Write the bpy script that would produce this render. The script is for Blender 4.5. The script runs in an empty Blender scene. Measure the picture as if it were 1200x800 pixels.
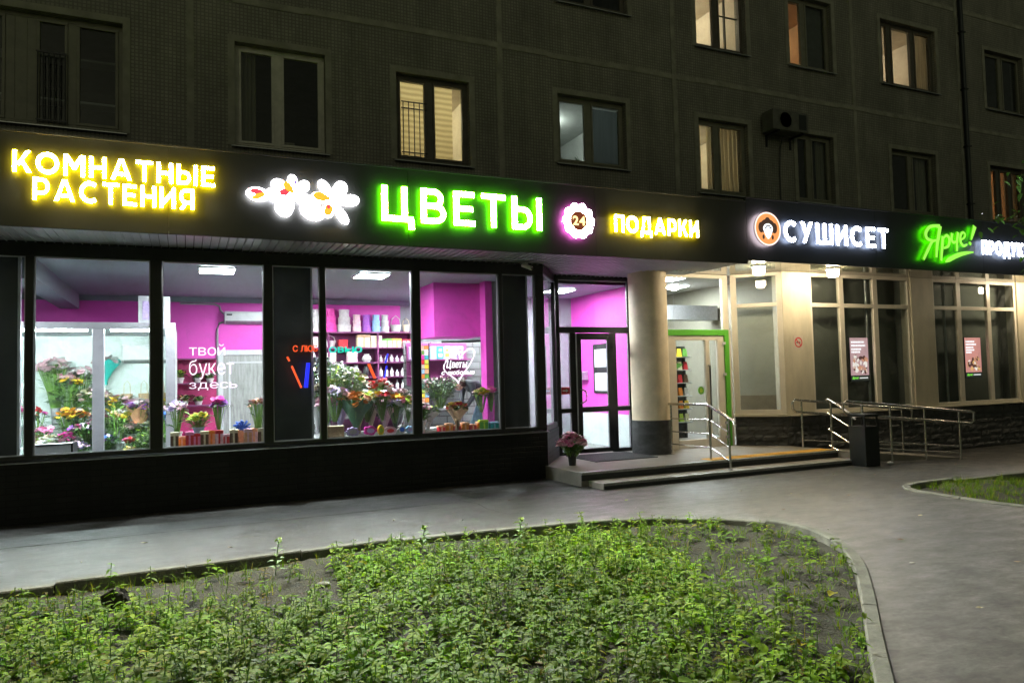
import bpy, bmesh, math, random
import numpy as np
from mathutils import Vector, Matrix
R = math.radians
scene = bpy.context.scene
col = scene.collection
rnd = random.Random(7)

# ------------------------------------------------------------------ camera
EYE = 1.65
yaw, pitch, roll = R(24.1435), R(2.677), R(1.392)
fw = Vector((math.sin(yaw)*math.cos(pitch), math.cos(yaw)*math.cos(pitch), math.sin(pitch)))
rt = Vector((math.cos(yaw), -math.sin(yaw), 0))
dn = fw.cross(rt)
rx = rt*math.cos(roll) + dn*math.sin(roll)
dx = dn*math.cos(roll) - rt*math.sin(roll)
cam_d = bpy.data.cameras.new('camera')
cam = bpy.data.objects.new('camera', cam_d)
col.objects.link(cam)
cam.matrix_world = Matrix(((rx.x, -dx.x, -fw.x, 0), (rx.y, -dx.y, -fw.y, 0), (rx.z, -dx.z, -fw.z, EYE), (0, 0, 0, 1)))
cam_d.sensor_width = 36.0
cam_d.lens = 36.0*854.2/1200.0
cam_d.clip_start = 0.05
cam_d.clip_end = 1500
scene.camera = cam

# ------------------------------------------------------------------ world, moonlight, exposure
w = bpy.data.worlds.new('World')
scene.world = w
w.use_nodes = True
nt = w.node_tree
bg = nt.nodes['Background']
sky = nt.nodes.new('ShaderNodeTexSky')
sky.sky_type = 'NISHITA'
sky.sun_disc = False
sky.sun_elevation = R(12)
sky.sun_rotation = R(200)
hs = nt.nodes.new('ShaderNodeHueSaturation')
hs.inputs['Saturation'].default_value = 0.22
nt.links.new(sky.outputs[0], hs.inputs['Color'])
tint = nt.nodes.new('ShaderNodeMix')
tint.data_type = 'RGBA'
tint.blend_type = 'MULTIPLY'
tint.inputs[0].default_value = 1.0
tint.inputs[7].default_value = (0.95, 1.0, 0.66, 1)
nt.links.new(hs.outputs[0], tint.inputs[6])
nt.links.new(tint.outputs[2], bg.inputs['Color'])
bg.inputs['Strength'].default_value = 0.0145
sun_d = bpy.data.lights.new('moon', 'SUN')
sun_d.energy = 0.012
sun_d.angle = R(3)
sun_d.color = (1.0, 0.95, 0.85)
sun = bpy.data.objects.new('moon', sun_d)
col.objects.link(sun)
sun.rotation_euler = (R(60), 0, R(-20))
vs = scene.view_settings
vs.view_transform = 'Standard'
vs.look = 'None'
vs.exposure = 0.8
vs.gamma = 1.0
vs.use_curve_mapping = False
scene.cycles.max_bounces = 8
scene.cycles.transparent_max_bounces = 16
scene.cycles.sample_clamp_indirect = 6.0
scene.cycles.sample_clamp_direct = 0.0
scene.cycles.use_denoising = True

# ------------------------------------------------------------------ materials
def nmat(name):
    m = bpy.data.materials.new(name)
    m.use_nodes = True
    t = m.node_tree
    return m, t, t.nodes['Principled BSDF'], t.nodes['Material Output']

def N(t, typ, **kw):
    n = t.nodes.new(typ)
    for k, v in kw.items():
        setattr(n, k, v)
    return n

def c4(c):
    return (c[0], c[1], c[2], 1.0)

def mat(name, c, rough=0.5, metal=0.0, var=0.18, scale=6.0, bump=0.0, bscale=40.0, spec=0.5, stretch=(1, 1, 1), coat=0.0):
    m, t, b, out = nmat(name)
    b.inputs['Roughness'].default_value = rough
    b.inputs['Metallic'].default_value = metal
    b.inputs['Specular IOR Level'].default_value = spec
    b.inputs['Coat Weight'].default_value = coat
    tc = N(t, 'ShaderNodeTexCoord')
    mp = N(t, 'ShaderNodeMapping')
    mp.inputs['Scale'].default_value = stretch
    t.links.new(tc.outputs['Object'], mp.inputs[0])
    if var:
        nz = N(t, 'ShaderNodeTexNoise')
        nz.inputs['Scale'].default_value = scale
        nz.inputs['Detail'].default_value = 6
        nz.inputs['Roughness'].default_value = 0.65
        t.links.new(mp.outputs[0], nz.inputs['Vector'])
        rp = N(t, 'ShaderNodeValToRGB')
        rp.color_ramp.elements[0].position = 0.3
        rp.color_ramp.elements[1].position = 0.7
        rp.color_ramp.elements[0].color = c4([x*(1-var) for x in c])
        rp.color_ramp.elements[1].color = c4([min(1, x*(1+var)) for x in c])
        t.links.new(nz.outputs[0], rp.inputs[0])
        t.links.new(rp.outputs[0], b.inputs['Base Color'])
        mr = N(t, 'ShaderNodeMapRange')
        mr.inputs[3].default_value = max(0.02, rough-0.08)
        mr.inputs[4].default_value = min(1, rough+0.1)
        t.links.new(nz.outputs[0], mr.inputs[0])
        t.links.new(mr.outputs[0], b.inputs['Roughness'])
    else:
        b.inputs['Base Color'].default_value = c4(c)
    if bump:
        n2 = N(t, 'ShaderNodeTexNoise')
        n2.inputs['Scale'].default_value = bscale
        n2.inputs['Detail'].default_value = 5
        t.links.new(mp.outputs[0], n2.inputs['Vector'])
        bp = N(t, 'ShaderNodeBump')
        bp.inputs['Strength'].default_value = bump
        bp.inputs['Distance'].default_value = 0.02
        t.links.new(n2.outputs[0], bp.inputs['Height'])
        t.links.new(bp.outputs[0], b.inputs['Normal'])
    return m

def emat(name, c, strength):
    m, t, b, out = nmat(name)
    b.inputs['Base Color'].default_value = c4([x*0.6 for x in c])
    b.inputs['Emission Color'].default_value = c4(c)
    b.inputs['Emission Strength'].default_value = strength if strength > 6 else strength*0.575   # exposure is +0.8
    return m

def tilemat(name, c1, c2, mortar, tw, th, ms, rough, bump=0.3, offset=0.0, patch=0.25, spec=0.5):
    m, t, b, out = nmat(name)
    tc = N(t, 'ShaderNodeTexCoord')
    sp = N(t, 'ShaderNodeSeparateXYZ')
    cb = N(t, 'ShaderNodeCombineXYZ')
    t.links.new(tc.outputs['Object'], sp.inputs[0])
    ad = N(t, 'ShaderNodeMath', operation='ADD')
    t.links.new(sp.outputs[0], ad.inputs[0])
    t.links.new(sp.outputs[1], ad.inputs[1])
    t.links.new(ad.outputs[0], cb.inputs[0])
    t.links.new(sp.outputs[2], cb.inputs[1])
    br = N(t, 'ShaderNodeTexBrick', offset=offset)
    br.inputs['Color1'].default_value = c4(c1)
    br.inputs['Color2'].default_value = c4(c2)
    br.inputs['Mortar'].default_value = c4(mortar)
    br.inputs['Scale'].default_value = 1.0
    br.inputs['Brick Width'].default_value = tw
    br.inputs['Row Height'].default_value = th
    br.inputs['Mortar Size'].default_value = ms
    br.inputs['Mortar Smooth'].default_value = 0.2
    t.links.new(cb.outputs[0], br.inputs['Vector'])
    nz = N(t, 'ShaderNodeTexNoise')
    nz.inputs['Scale'].default_value = 1.3
    nz.inputs['Detail'].default_value = 8
    nz.inputs['Roughness'].default_value = 0.7
    t.links.new(tc.outputs['Object'], nz.inputs['Vector'])
    mr = N(t, 'ShaderNodeMapRange')
    mr.inputs[1].default_value = 0.3
    mr.inputs[2].default_value = 0.7
    mr.inputs[3].default_value = 1-patch
    mr.inputs[4].default_value = 1+patch
    t.links.new(nz.outputs[0], mr.inputs[0])
    n3 = N(t, 'ShaderNodeTexNoise')        # water streaks and dull patches
    m3 = N(t, 'ShaderNodeMapping')
    m3.inputs['Scale'].default_value = (2.2, 2.2, 0.22)
    n3.inputs['Scale'].default_value = 1.6
    n3.inputs['Detail'].default_value = 8
    n3.inputs['Roughness'].default_value = 0.7
    t.links.new(tc.outputs['Object'], m3.inputs[0])
    t.links.new(m3.outputs[0], n3.inputs['Vector'])
    r3_ = N(t, 'ShaderNodeMapRange')
    r3_.inputs[1].default_value = 0.32
    r3_.inputs[2].default_value = 0.66
    r3_.inputs[3].default_value = 1-patch*1.2
    r3_.inputs[4].default_value = 1+patch*0.7
    t.links.new(n3.outputs[0], r3_.inputs[0])
    pm_ = N(t, 'ShaderNodeMath', operation='MULTIPLY')
    t.links.new(mr.outputs[0], pm_.inputs[0])
    t.links.new(r3_.outputs[0], pm_.inputs[1])
    mx = N(t, 'ShaderNodeVectorMath', operation='SCALE')
    t.links.new(br.outputs['Color'], mx.inputs[0])
    t.links.new(pm_.outputs[0], mx.inputs['Scale'])
    t.links.new(mx.outputs[0], b.inputs['Base Color'])
    b.inputs['Roughness'].default_value = rough
    b.inputs['Specular IOR Level'].default_value = spec
    if bump:
        bp = N(t, 'ShaderNodeBump', invert=True)
        bp.inputs['Strength'].default_value = bump
        bp.inputs['Distance'].default_value = 0.006
        t.links.new(br.outputs['Fac'], bp.inputs['Height'])
        t.links.new(bp.outputs[0], b.inputs['Normal'])
    return m

def glassmat(name, tintc=(0.93, 0.95, 0.95), dirt=0.05, rough=0.0, ior=1.5):
    m, t, b, out = nmat(name)
    t.nodes.remove(b)
    tr = N(t, 'ShaderNodeBsdfTransparent')
    tr.inputs[0].default_value = c4(tintc)
    gl = N(t, 'ShaderNodeBsdfGlossy')
    gl.inputs['Roughness'].default_value = rough
    df = N(t, 'ShaderNodeBsdfDiffuse')
    df.inputs[0].default_value = (0.6, 0.62, 0.62, 1)
    fr = N(t, 'ShaderNodeFresnel')
    fr.inputs[0].default_value = ior
    m1 = N(t, 'ShaderNodeMixShader')
    ge = N(t, 'ShaderNodeNewGeometry')      # only the outer faces mirror: no inner total reflection in the thin pane
    fm_ = N(t, 'ShaderNodeMath', operation='SUBTRACT')
    fm_.inputs[0].default_value = 1.0
    t.links.new(ge.outputs['Backfacing'], fm_.inputs[1])
    fx = N(t, 'ShaderNodeMath', operation='MULTIPLY')
    t.links.new(fr.outputs[0], fx.inputs[0])
    t.links.new(fm_.outputs[0], fx.inputs[1])
    t.links.new(fx.outputs[0], m1.inputs[0])
    t.links.new(tr.outputs[0], m1.inputs[1])
    t.links.new(gl.outputs[0], m1.inputs[2])
    tc = N(t, 'ShaderNodeTexCoord')
    nz = N(t, 'ShaderNodeTexNoise')
    nz.inputs['Scale'].default_value = 2.2
    nz.inputs['Detail'].default_value = 9
    nz.inputs['Roughness'].default_value = 0.72
    nz.inputs['Distortion'].default_value = 1.6
    t.links.new(tc.outputs['Object'], nz.inputs['Vector'])
    mr = N(t, 'ShaderNodeMapRange')
    mr.inputs[1].default_value = 0.48
    mr.inputs[2].default_value = 0.8
    mr.inputs[3].default_value = 0.004
    mr.inputs[4].default_value = dirt
    t.links.new(nz.outputs[0], mr.inputs[0])
    m2 = N(t, 'ShaderNodeMixShader')
    t.links.new(mr.outputs[0], m2.inputs[0])
    t.links.new(m1.outputs[0], m2.inputs[1])
    t.links.new(df.outputs[0], m2.inputs[2])
    t.links.new(m2.outputs[0], out.inputs['Surface'])
    return m

def pavemat():
    m, t, b, out = nmat('asphalt_paving')
    tc = N(t, 'ShaderNodeTexCoord')
    def noise(scale, stretch, detail=7, rough=0.65):
        mp = N(t, 'ShaderNodeMapping')
        mp.inputs['Scale'].default_value = stretch
        t.links.new(tc.outputs['Object'], mp.inputs[0])
        n = N(t, 'ShaderNodeTexNoise')
        n.inputs['Scale'].default_value = scale
        n.inputs['Detail'].default_value = detail
        n.inputs['Roughness'].default_value = rough
        t.links.new(mp.outputs[0], n.inputs['Vector'])
        return n
    big = noise(0.55, (0.6, 1.4, 1))
    mid = noise(3.2, (0.75, 1.5, 1), 10, 0.78)
    fine = noise(26, (1, 1, 1), 10, 0.9)
    r1 = N(t, 'ShaderNodeValToRGB')
    r1.color_ramp.elements[0].position = 0.32
    r1.color_ramp.elements[0].color = (0.034, 0.033, 0.030, 1)
    r1.color_ramp.elements[1].position = 0.68
    r1.color_ramp.elements[1].color = (0.068, 0.066, 0.061, 1)
    t.links.new(big.outputs[0], r1.inputs[0])
    r2 = N(t, 'ShaderNodeMapRange')
    r2.inputs[1].default_value = 0.38
    r2.inputs[2].default_value = 0.62
    r2.inputs[3].default_value = 0.62
    r2.inputs[4].default_value = 1.38
    t.links.new(mid.outputs[0], r2.inputs[0])
    r3 = N(t, 'ShaderNodeMapRange')
    r3.inputs[1].default_value = 0.40
    r3.inputs[2].default_value = 0.60
    r3.inputs[3].default_value = 0.55
    r3.inputs[4].default_value = 1.55
    t.links.new(fine.outputs[0], r3.inputs[0])
    mm = N(t, 'ShaderNodeMath', operation='MULTIPLY')
    t.links.new(r2.outputs[0], mm.inputs[0])
    t.links.new(r3.outputs[0], mm.inputs[1])
    sc = N(t, 'ShaderNodeVectorMath', operation='SCALE')
    t.links.new(r1.outputs[0], sc.inputs[0])
    t.links.new(mm.outputs[0], sc.inputs['Scale'])
    # worn pale scuffs
    scf = noise(3.2, (0.6, 1.9, 1), 12, 0.8)
    r4 = N(t, 'ShaderNodeMapRange')
    r4.inputs[1].default_value = 0.585
    r4.inputs[2].default_value = 0.68
    r4.inputs[3].default_value = 0.0
    r4.inputs[4].default_value = 0.6
    t.links.new(scf.outputs[0], r4.inputs[0])
    mx = N(t, 'ShaderNodeMix', data_type='RGBA')
    t.links.new(r4.outputs[0], mx.inputs[0])
    t.links.new(sc.outputs[0], mx.inputs[6])
    mx.inputs[7].default_value = (0.145, 0.145, 0.142, 1)
    st_ = noise(1.1, (1.0, 1.3, 1), 9, 0.72)
    r6 = N(t, 'ShaderNodeMapRange')
    r6.inputs[1].default_value = 0.36
    r6.inputs[2].default_value = 0.47
    r6.inputs[3].default_value = 0.52
    r6.inputs[4].default_value = 1.0
    t.links.new(st_.outputs[0], r6.inputs[0])
    s0 = N(t, 'ShaderNodeVectorMath', operation='SCALE')
    t.links.new(mx.outputs[2], s0.inputs[0])
    t.links.new(r6.outputs[0], s0.inputs['Scale'])
    # hairline cracks
    vo = N(t, 'ShaderNodeTexVoronoi', feature='DISTANCE_TO_EDGE')
    vo.inputs['Scale'].default_value = 0.26
    mp = N(t, 'ShaderNodeMapping')
    t.links.new(tc.outputs['Object'], mp.inputs[0])
    wv = noise(2.5, (1, 1, 1), 6)
    va = N(t, 'ShaderNodeMixRGB', blend_type='LINEAR_LIGHT')
    va.inputs[0].default_value = 0.22
    t.links.new(mp.outputs[0], va.inputs[1])
    t.links.new(wv.outputs['Color'], va.inputs[2])
    t.links.new(va.outputs[0], vo.inputs['Vector'])
    r5 = N(t, 'ShaderNodeMapRange')
    r5.inputs[1].default_value = 0.0
    r5.inputs[2].default_value = 0.008
    r5.inputs[3].default_value = 0.68
    r5.inputs[4].default_value = 1.0
    t.links.new(vo.outputs['Distance'], r5.inputs[0])
    s2 = N(t, 'ShaderNodeVectorMath', operation='SCALE')
    t.links.new(s0.outputs[0], s2.inputs[0])
    t.links.new(r5.outputs[0], s2.inputs['Scale'])
    t.links.new(s2.outputs[0], b.inputs['Base Color'])
    rr = N(t, 'ShaderNodeMapRange')
    rr.inputs[1].default_value = 0.3
    rr.inputs[2].default_value = 0.7
    rr.inputs[3].default_value = 0.62
    rr.inputs[4].default_value = 0.26
    t.links.new(mid.outputs[0], rr.inputs[0])
    t.links.new(rr.outputs[0], b.inputs['Roughness'])
    bp = N(t, 'ShaderNodeBump')
    bp.inputs['Strength'].default_value = 0.8
    bp.inputs['Distance'].default_value = 0.005
    t.links.new(fine.outputs[0], bp.inputs['Height'])
    t.links.new(bp.outputs[0], b.inputs['Normal'])
    return m

def leafmat(name, c, trans=0.35, rough=0.42, spec=0.4):
    m, t, b, out = nmat(name)
    at = N(t, 'ShaderNodeAttribute')
    at.attribute_name = 'tint'
    mx = N(t, 'ShaderNodeMix', data_type='RGBA', blend_type='MULTIPLY')
    mx.inputs[0].default_value = 1.0
    mx.inputs[6].default_value = c4(c)
    t.links.new(at.outputs['Color'], mx.inputs[7])
    t.links.new(mx.outputs[2], b.inputs['Base Color'])
    b.inputs['Roughness'].default_value = rough
    b.inputs['Specular IOR Level'].default_value = spec
    tl = N(t, 'ShaderNodeBsdfTranslucent')
    s = N(t, 'ShaderNodeMix', data_type='RGBA', blend_type='MULTIPLY')
    s.inputs[0].default_value = 1.0
    s.inputs[7].default_value = (1.3, 1.5, 0.5, 1)
    t.links.new(mx.outputs[2], s.inputs[6])
    t.links.new(s.outputs[2], tl.inputs[0])
    ms = N(t, 'ShaderNodeMixShader')
    ms.inputs[0].default_value = trans
    t.links.new(b.outputs[0], ms.inputs[1])
    t.links.new(tl.outputs[0], ms.inputs[2])
    t.links.new(ms.outputs[0], out.inputs['Surface'])
    return m

WALLTILE = tilemat('mosaic_tile', (0.25, 0.24, 0.19), (0.20, 0.19, 0.15), (0.135, 0.13, 0.105), 0.05, 0.05, 0.009, 0.6, 0.4, 0.0, 0.22)
BRICK = tilemat('black_brick', (0.006, 0.0065, 0.0065), (0.010, 0.0105, 0.010), (0.004, 0.004, 0.004), 0.25, 0.075, 0.01, 0.5, 0.8, 0.5, 0.3, 0.3)
WTILE = tilemat('white_wall_tile', (0.15, 0.16, 0.155), (0.135, 0.145, 0.14), (0.06, 0.06, 0.06), 0.3, 0.15, 0.012, 0.25, 0.3, 0.5, 0.05)
DKGREEN = mat('dark_green_vase', (0.015, 0.07, 0.03), 0.3, var=0.2)
JOINT = mat('joint_mortar', (0.25, 0.245, 0.195), 0.9, var=0.3, scale=3, bump=0.5, bscale=20)
STONE = mat('split_stone', (0.055, 0.056, 0.055), 0.7, var=0.5, scale=7, bump=1.0, bscale=9, stretch=(0.7, 0.7, 1.4))
BLACKF = mat('black_frame', (0.012, 0.012, 0.013), 0.42, var=0.15)
FASCIA = mat('graphite_panel', (0.035, 0.036, 0.034), 0.5, var=0.12, scale=0.8)
FASCIA2 = mat('navy_panel', (0.028, 0.030, 0.036), 0.45, var=0.12, scale=0.8)
SLAT = mat('silver_slat', (0.60, 0.61, 0.63), 0.32, metal=0.6, var=0.12, scale=3)
SOFF2 = mat('glossy_soffit', (0.13, 0.135, 0.095), 0.12, var=0.1, scale=2, coat=0.6)
CREAM = mat('cream_plaster', (0.72, 0.60, 0.43), 0.6, var=0.16, scale=2.5, bump=0.2, bscale=60)
BEIGE = mat('beige_panel', (0.48, 0.435, 0.33), 0.5, var=0.2, scale=1.6, stretch=(1.5, 1.5, .5))
PVC = mat('white_frame', (0.62, 0.57, 0.48), 0.35, var=0.06)
PVC2 = mat('old_white_frame', (0.50, 0.48, 0.41), 0.5, var=0.2)
BROWNF = mat('brown_frame', (0.09, 0.08, 0.06), 0.5, var=0.2)
GREENP = mat('green_paint', (0.10, 0.42, 0.03), 0.4, var=0.1)
STEEL = mat('stainless_steel', (0.62, 0.60, 0.57), 0.24, metal=1.0, var=0.08, scale=30)
TIN = mat('galvanised_tin', (0.45, 0.46, 0.46), 0.4, metal=0.9, var=0.2)
DARKMET = mat('dark_metal', (0.016, 0.019, 0.02), 0.42, metal=0.3, var=0.2)
CONC = mat('kerb_concrete', (0.15, 0.15, 0.130), 0.85, var=0.5, scale=4, bump=0.5, bscale=60)
LAND = mat('landing_tile', (0.22, 0.20, 0.17), 0.55, var=0.22, scale=4, bump=0.2, bscale=50)
RUBBER = mat('black_rubber', (0.015, 0.015, 0.016), 0.7, var=0.2, bump=0.4, bscale=90)
NOSE = mat('ribbed_aluminium', (0.38, 0.38, 0.36), 0.45, metal=0.7, var=0.35, scale=60)
TACT = mat('yellow_tactile_paint', (0.75, 0.42, 0.05), 0.6, var=0.15, scale=20)
SOIL = mat('bare_soil', (0.033, 0.031, 0.020), 0.95, var=0.45, scale=5, bump=1.0, bscale=45)
ROOF = mat('roof_sheet', (0.06, 0.06, 0.06), 0.7, var=0.2)
GLASS = glassmat('shop_glass', (0.90, 0.93, 0.93), 0.10)
WGLASS = glassmat('house_glass', (0.85, 0.88, 0.86), 0.03)
CLEAR = glassmat('clear_film', (0.92, 0.94, 0.94), 0.16, 0.08)
PINK = mat('magenta_wall', (0.66, 0.062, 0.45), 0.55, var=0.06, scale=1.2)
GREYC = mat('grey_ceiling', (0.165, 0.20, 0.225), 0.6, var=0.1, scale=1.5)
GREYW = mat('grey_wall', (0.24, 0.26, 0.275), 0.7, var=0.08)
FLOORT = tilemat('pale_floor_tile', (0.30, 0.30, 0.295), (0.27, 0.27, 0.265), (0.2, 0.2, 0.2), 0.6, 0.6, 0.01, 0.3, 0.1, 0.0, 0.1)
WHITE = mat('white_plastic', (0.50, 0.51, 0.52), 0.4, var=0.04)
WHITEC = mat('cold_room_panel', (0.50, 0.56, 0.54), 0.4, var=0.05)
ALU = mat('grey_aluminium', (0.48, 0.47, 0.52), 0.35, metal=0.4, var=0.06)
DKPANEL = mat('dark_wrap_panel', (0.028, 0.029, 0.031), 0.33, var=0.3, scale=2)
WOODW = mat('whitewashed_wood', (0.27, 0.275, 0.26), 0.6, var=0.4, scale=7, stretch=(6, 6, 0.5))
SHELFP = mat('plum_shelf', (0.16, 0.03, 0.11), 0.5, var=0.1)
SHELFR = mat('crimson_shelf_back', (0.42, 0.02, 0.13), 0.5, var=0.1)
SHADE = mat('frosted_backing', (0.12, 0.125, 0.105), 0.65, var=0.12, scale=1.5)
SHADE2 = mat('pale_backing', (0.36, 0.36, 0.31), 0.65, var=0.1, scale=1.5)
SHADE3 = mat('brown_backing', (0.24, 0.20, 0.14), 0.6, var=0.15)
PANEL = emat('led_panel', (0.93, 0.97, 1.0), 135)
STRIP = emat('cold_led_strip', (0.92, 1.0, 0.97), 190)
WARM = emat('warm_dome_lamp', (1.0, 0.82, 0.55), 165)
LEAF = mat('leaf_green', (0.05, 0.13, 0.025), 0.5, var=0.35, scale=14)
LEAFL = mat('light_leaf_green', (0.13, 0.26, 0.04), 0.5, var=0.3, scale=14)
LEAFG = mat('grey_green_leaf', (0.22, 0.30, 0.22), 0.5, var=0.3, scale=14)
_cm = {}
def cmat(name, c, rough=0.5):
    if name not in _cm:
        _cm[name] = mat(name, c, rough, var=0.22, scale=25)
    return _cm[name]
PAL = {'white': (0.52, 0.505, 0.49), 'pink': (0.72, 0.22, 0.42), 'palepink': (0.75, 0.48, 0.55), 'magenta': (0.62, 0.03, 0.30), 'purple': (0.28, 0.07, 0.42),
       'lilac': (0.50, 0.40, 0.68), 'blue': (0.04, 0.14, 0.62), 'skyblue': (0.28, 0.52, 0.72), 'yellow': (0.78, 0.55, 0.03), 'orange': (0.78, 0.24, 0.03),
       'red': (0.55, 0.02, 0.03), 'peach': (0.75, 0.38, 0.22), 'teal': (0.02, 0.36, 0.32), 'cream': (0.68, 0.60, 0.40), 'green': (0.12, 0.36, 0.05), 'kraft': (0.36, 0.24, 0.13),
       'black': (0.02, 0.02, 0.022), 'grey': (0.25, 0.25, 0.26), 'silver': (0.5, 0.5, 0.52), 'forest': (0.03, 0.11, 0.05), 'brown': (0.12, 0.06, 0.03), 'lime': (0.42, 0.60, 0.06)}
def P(n):
    return cmat('hue_'+n, PAL[n])

# ------------------------------------------------------------------ mesh builder
class MB:
    def __init__(s):
        s.v = []; s.f = []; s.m = []; s.mi = 0
    def mat(s, i):
        s.mi = i; return s
    def add(s, vs, fs):
        o = len(s.v)
        s.v += [tuple(x) for x in vs]
        s.f += [tuple(i+o for i in f) for f in fs]
        s.m += [s.mi]*len(fs)
        return s
    def box(s, x0, x1, y0, y1, z0, z1):
        v = [(x0, y0, z0), (x1, y0, z0), (x1, y1, z0), (x0, y1, z0), (x0, y0, z1), (x1, y0, z1), (x1, y1, z1), (x0, y1, z1)]
        return s.add(v, [(0, 3, 2, 1), (4, 5, 6, 7), (0, 1, 5, 4), (1, 2, 6, 5), (2, 3, 7, 6), (3, 0, 4, 7)])
    def hexa(s, b, t):
        return s.add(list(b)+list(t), [(0, 3, 2, 1), (4, 5, 6, 7), (0, 1, 5, 4), (1, 2, 6, 5), (2, 3, 7, 6), (3, 0, 4, 7)])
    def wallbox(s, a, b, z0, z1, th):      # box standing along the plan line a-b, thickness to the left of a->b
        ax, ay = a; bx, by = b
        L = math.hypot(bx-ax, by-ay); nx, ny = -(by-ay)/L*th, (bx-ax)/L*th
        p = [(ax, ay), (bx, by), (bx+nx, by+ny), (ax+nx, ay+ny)]
        return s.hexa([(x, y, z0) for x, y in p], [(x, y, z1) for x, y in p])
    def prism(s, pts, z0, z1):             # plan polygon, anticlockwise
        n = len(pts)
        v = [(x, y, z0) for x, y in pts]+[(x, y, z1) for x, y in pts]
        f = [tuple(range(n-1, -1, -1)), tuple(range(n, 2*n))]+[(i, (i+1) % n, n+(i+1) % n, n+i) for i in range(n)]
        return s.add(v, f)
    def plate(s, pts, y0, y1):             # XZ polygon, anticlockwise seen from -Y; front face at y0
        n = len(pts)
        v = [(x, y0, z) for x, z in pts]+[(x, y1, z) for x, z in pts]
        f = [tuple(range(n)), tuple(range(2*n-1, n-1, -1))]+[(i, n+i, n+(i+1) % n, (i+1) % n) for i in range(n)]
        return s.add(v, f)
    def tube(s, pts, r, n=8):
        pts = [Vector(p) for p in pts]
        o = []
        vs = []
        for i, p in enumerate(pts):
            d = (pts[min(i+1, len(pts)-1)]-pts[max(i-1, 0)]).normalized()
            a = Vector((0, 0, 1)) if abs(d.z) < 0.9 else Vector((1, 0, 0))
            u = d.cross(a).normalized(); v = d.cross(u)
            rr = r[i] if isinstance(r, (list, tuple)) else r
            for k in range(n):
                an = 2*math.pi*k/n
                vs.append(p+(u*math.cos(an)+v*math.sin(an))*rr)
        fs = []
        for i in range(len(pts)-1):
            for k in range(n):
                fs.append((i*n+k, i*n+(k+1) % n, (i+1)*n+(k+1) % n, (i+1)*n+k))
        fs.append(tuple(range(n-1, -1, -1)))
        m = (len(pts)-1)*n
        fs.append(tuple(range(m, m+n)))
        return s.add(vs, fs)
    def lathe(s, c, prof, n=16):
        vs = []
        for r, z in prof:
            for k in range(n):
                a = 2*math.pi*k/n
                vs.append((c[0]+r*math.cos(a), c[1]+r*math.sin(a), c[2]+z))
        fs = []
        for i in range(len(prof)-1):
            for k in range(n):
                fs.append((i*n+k, i*n+(k+1) % n, (i+1)*n+(k+1) % n, (i+1)*n+k))
        fs.append(tuple(range(n-1, -1, -1)))
        m = (len(prof)-1)*n
        fs.append(tuple(range(m, m+n)))
        return s.add(vs, fs)
    def ball(s, c, r, sc=(1, 1, 1), n=10, k=6):
        prof = [(max(1e-4, r*math.sin(math.pi*i/k)), -r*math.cos(math.pi*i/k)) for i in range(k+1)]
        o = len(s.v)
        s.lathe((0, 0, 0), prof, n)
        for i in range(o, len(s.v)):
            x, y, z = s.v[i]
            s.v[i] = (c[0]+x*sc[0], c[1]+y*sc[1], c[2]+z*sc[2])
        return s
    def quad(s, a, b, c, d):
        return s.add([a, b, c, d], [(0, 1, 2, 3)])

def leafblade(mb, base, d, L, w_, bend=0.3):
    d = Vector(d).normalized()
    a = Vector((0, 0, 1)) if abs(d.z) < .95 else Vector((1, 0, 0))
    sd = d.cross(a).normalized(); up = sd.cross(d)
    b = Vector(base)
    p1 = b+d*L*.45+up*L*0.06; p2 = b+d*L-up*L*bend*.5
    mb.add([b, p1-sd*w_, p1-up*w_*.3, p1+sd*w_, p2], [(0, 2, 1), (0, 3, 2), (1, 2, 4), (2, 3, 4)])
def wloc(o):
    v = Vector((0, 0, 0))
    while o:
        v += Vector(o.location); o = o.parent
    return v

def obj(name, mb, mats, parent=None, smooth=False, bevel=0.0, local=False, loc=None):
    if not isinstance(mats, (list, tuple)):
        mats = [mats]
    off = wloc(parent) if (parent and not local) else Vector((0, 0, 0))
    if loc is not None and not local:
        off = off+Vector(loc)
    me = bpy.data.meshes.new(name)
    me.from_pydata([(x-off.x, y-off.y, z-off.z) for x, y, z in mb.v], [], mb.f)
    for m in mats:
        me.materials.append(m)
    if len(mats) > 1:
        me.polygons.foreach_set('material_index', mb.m)
    if smooth:
        me.polygons.foreach_set('use_smooth', [True]*len(me.polygons))
        try:
            me.set_sharp_from_angle(angle=R(40))
        except Exception:
            pass
    me.update()
    o = bpy.data.objects.new(name, me)
    col.objects.link(o)
    if parent:
        o.parent = parent
    if loc is not None:
        o.location = loc
    if bevel:
        b = o.modifiers.new('bevel', 'BEVEL')
        b.width = bevel; b.segments = 2; b.limit_method = 'ANGLE'
    return o

def tag(o, label, cat, group=None, kind=None):
    o['label'] = label; o['category'] = cat
    if group: o['group'] = group
    if kind: o['kind'] = kind
    return o

def thing(name, label, cat, loc, group=None):
    o = bpy.data.objects.new(name, None)
    o.empty_display_size = 0.1
    col.objects.link(o)
    o.location = loc
    return tag(o, label, cat, group)

def struct(o):
    o['kind'] = 'structure'
    return o

def copy_tree(o, parent=None):
    c = o.copy()
    col.objects.link(c)
    c.parent = parent
    for ch in list(o.children):
        copy_tree(ch, c)
    return c

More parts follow.
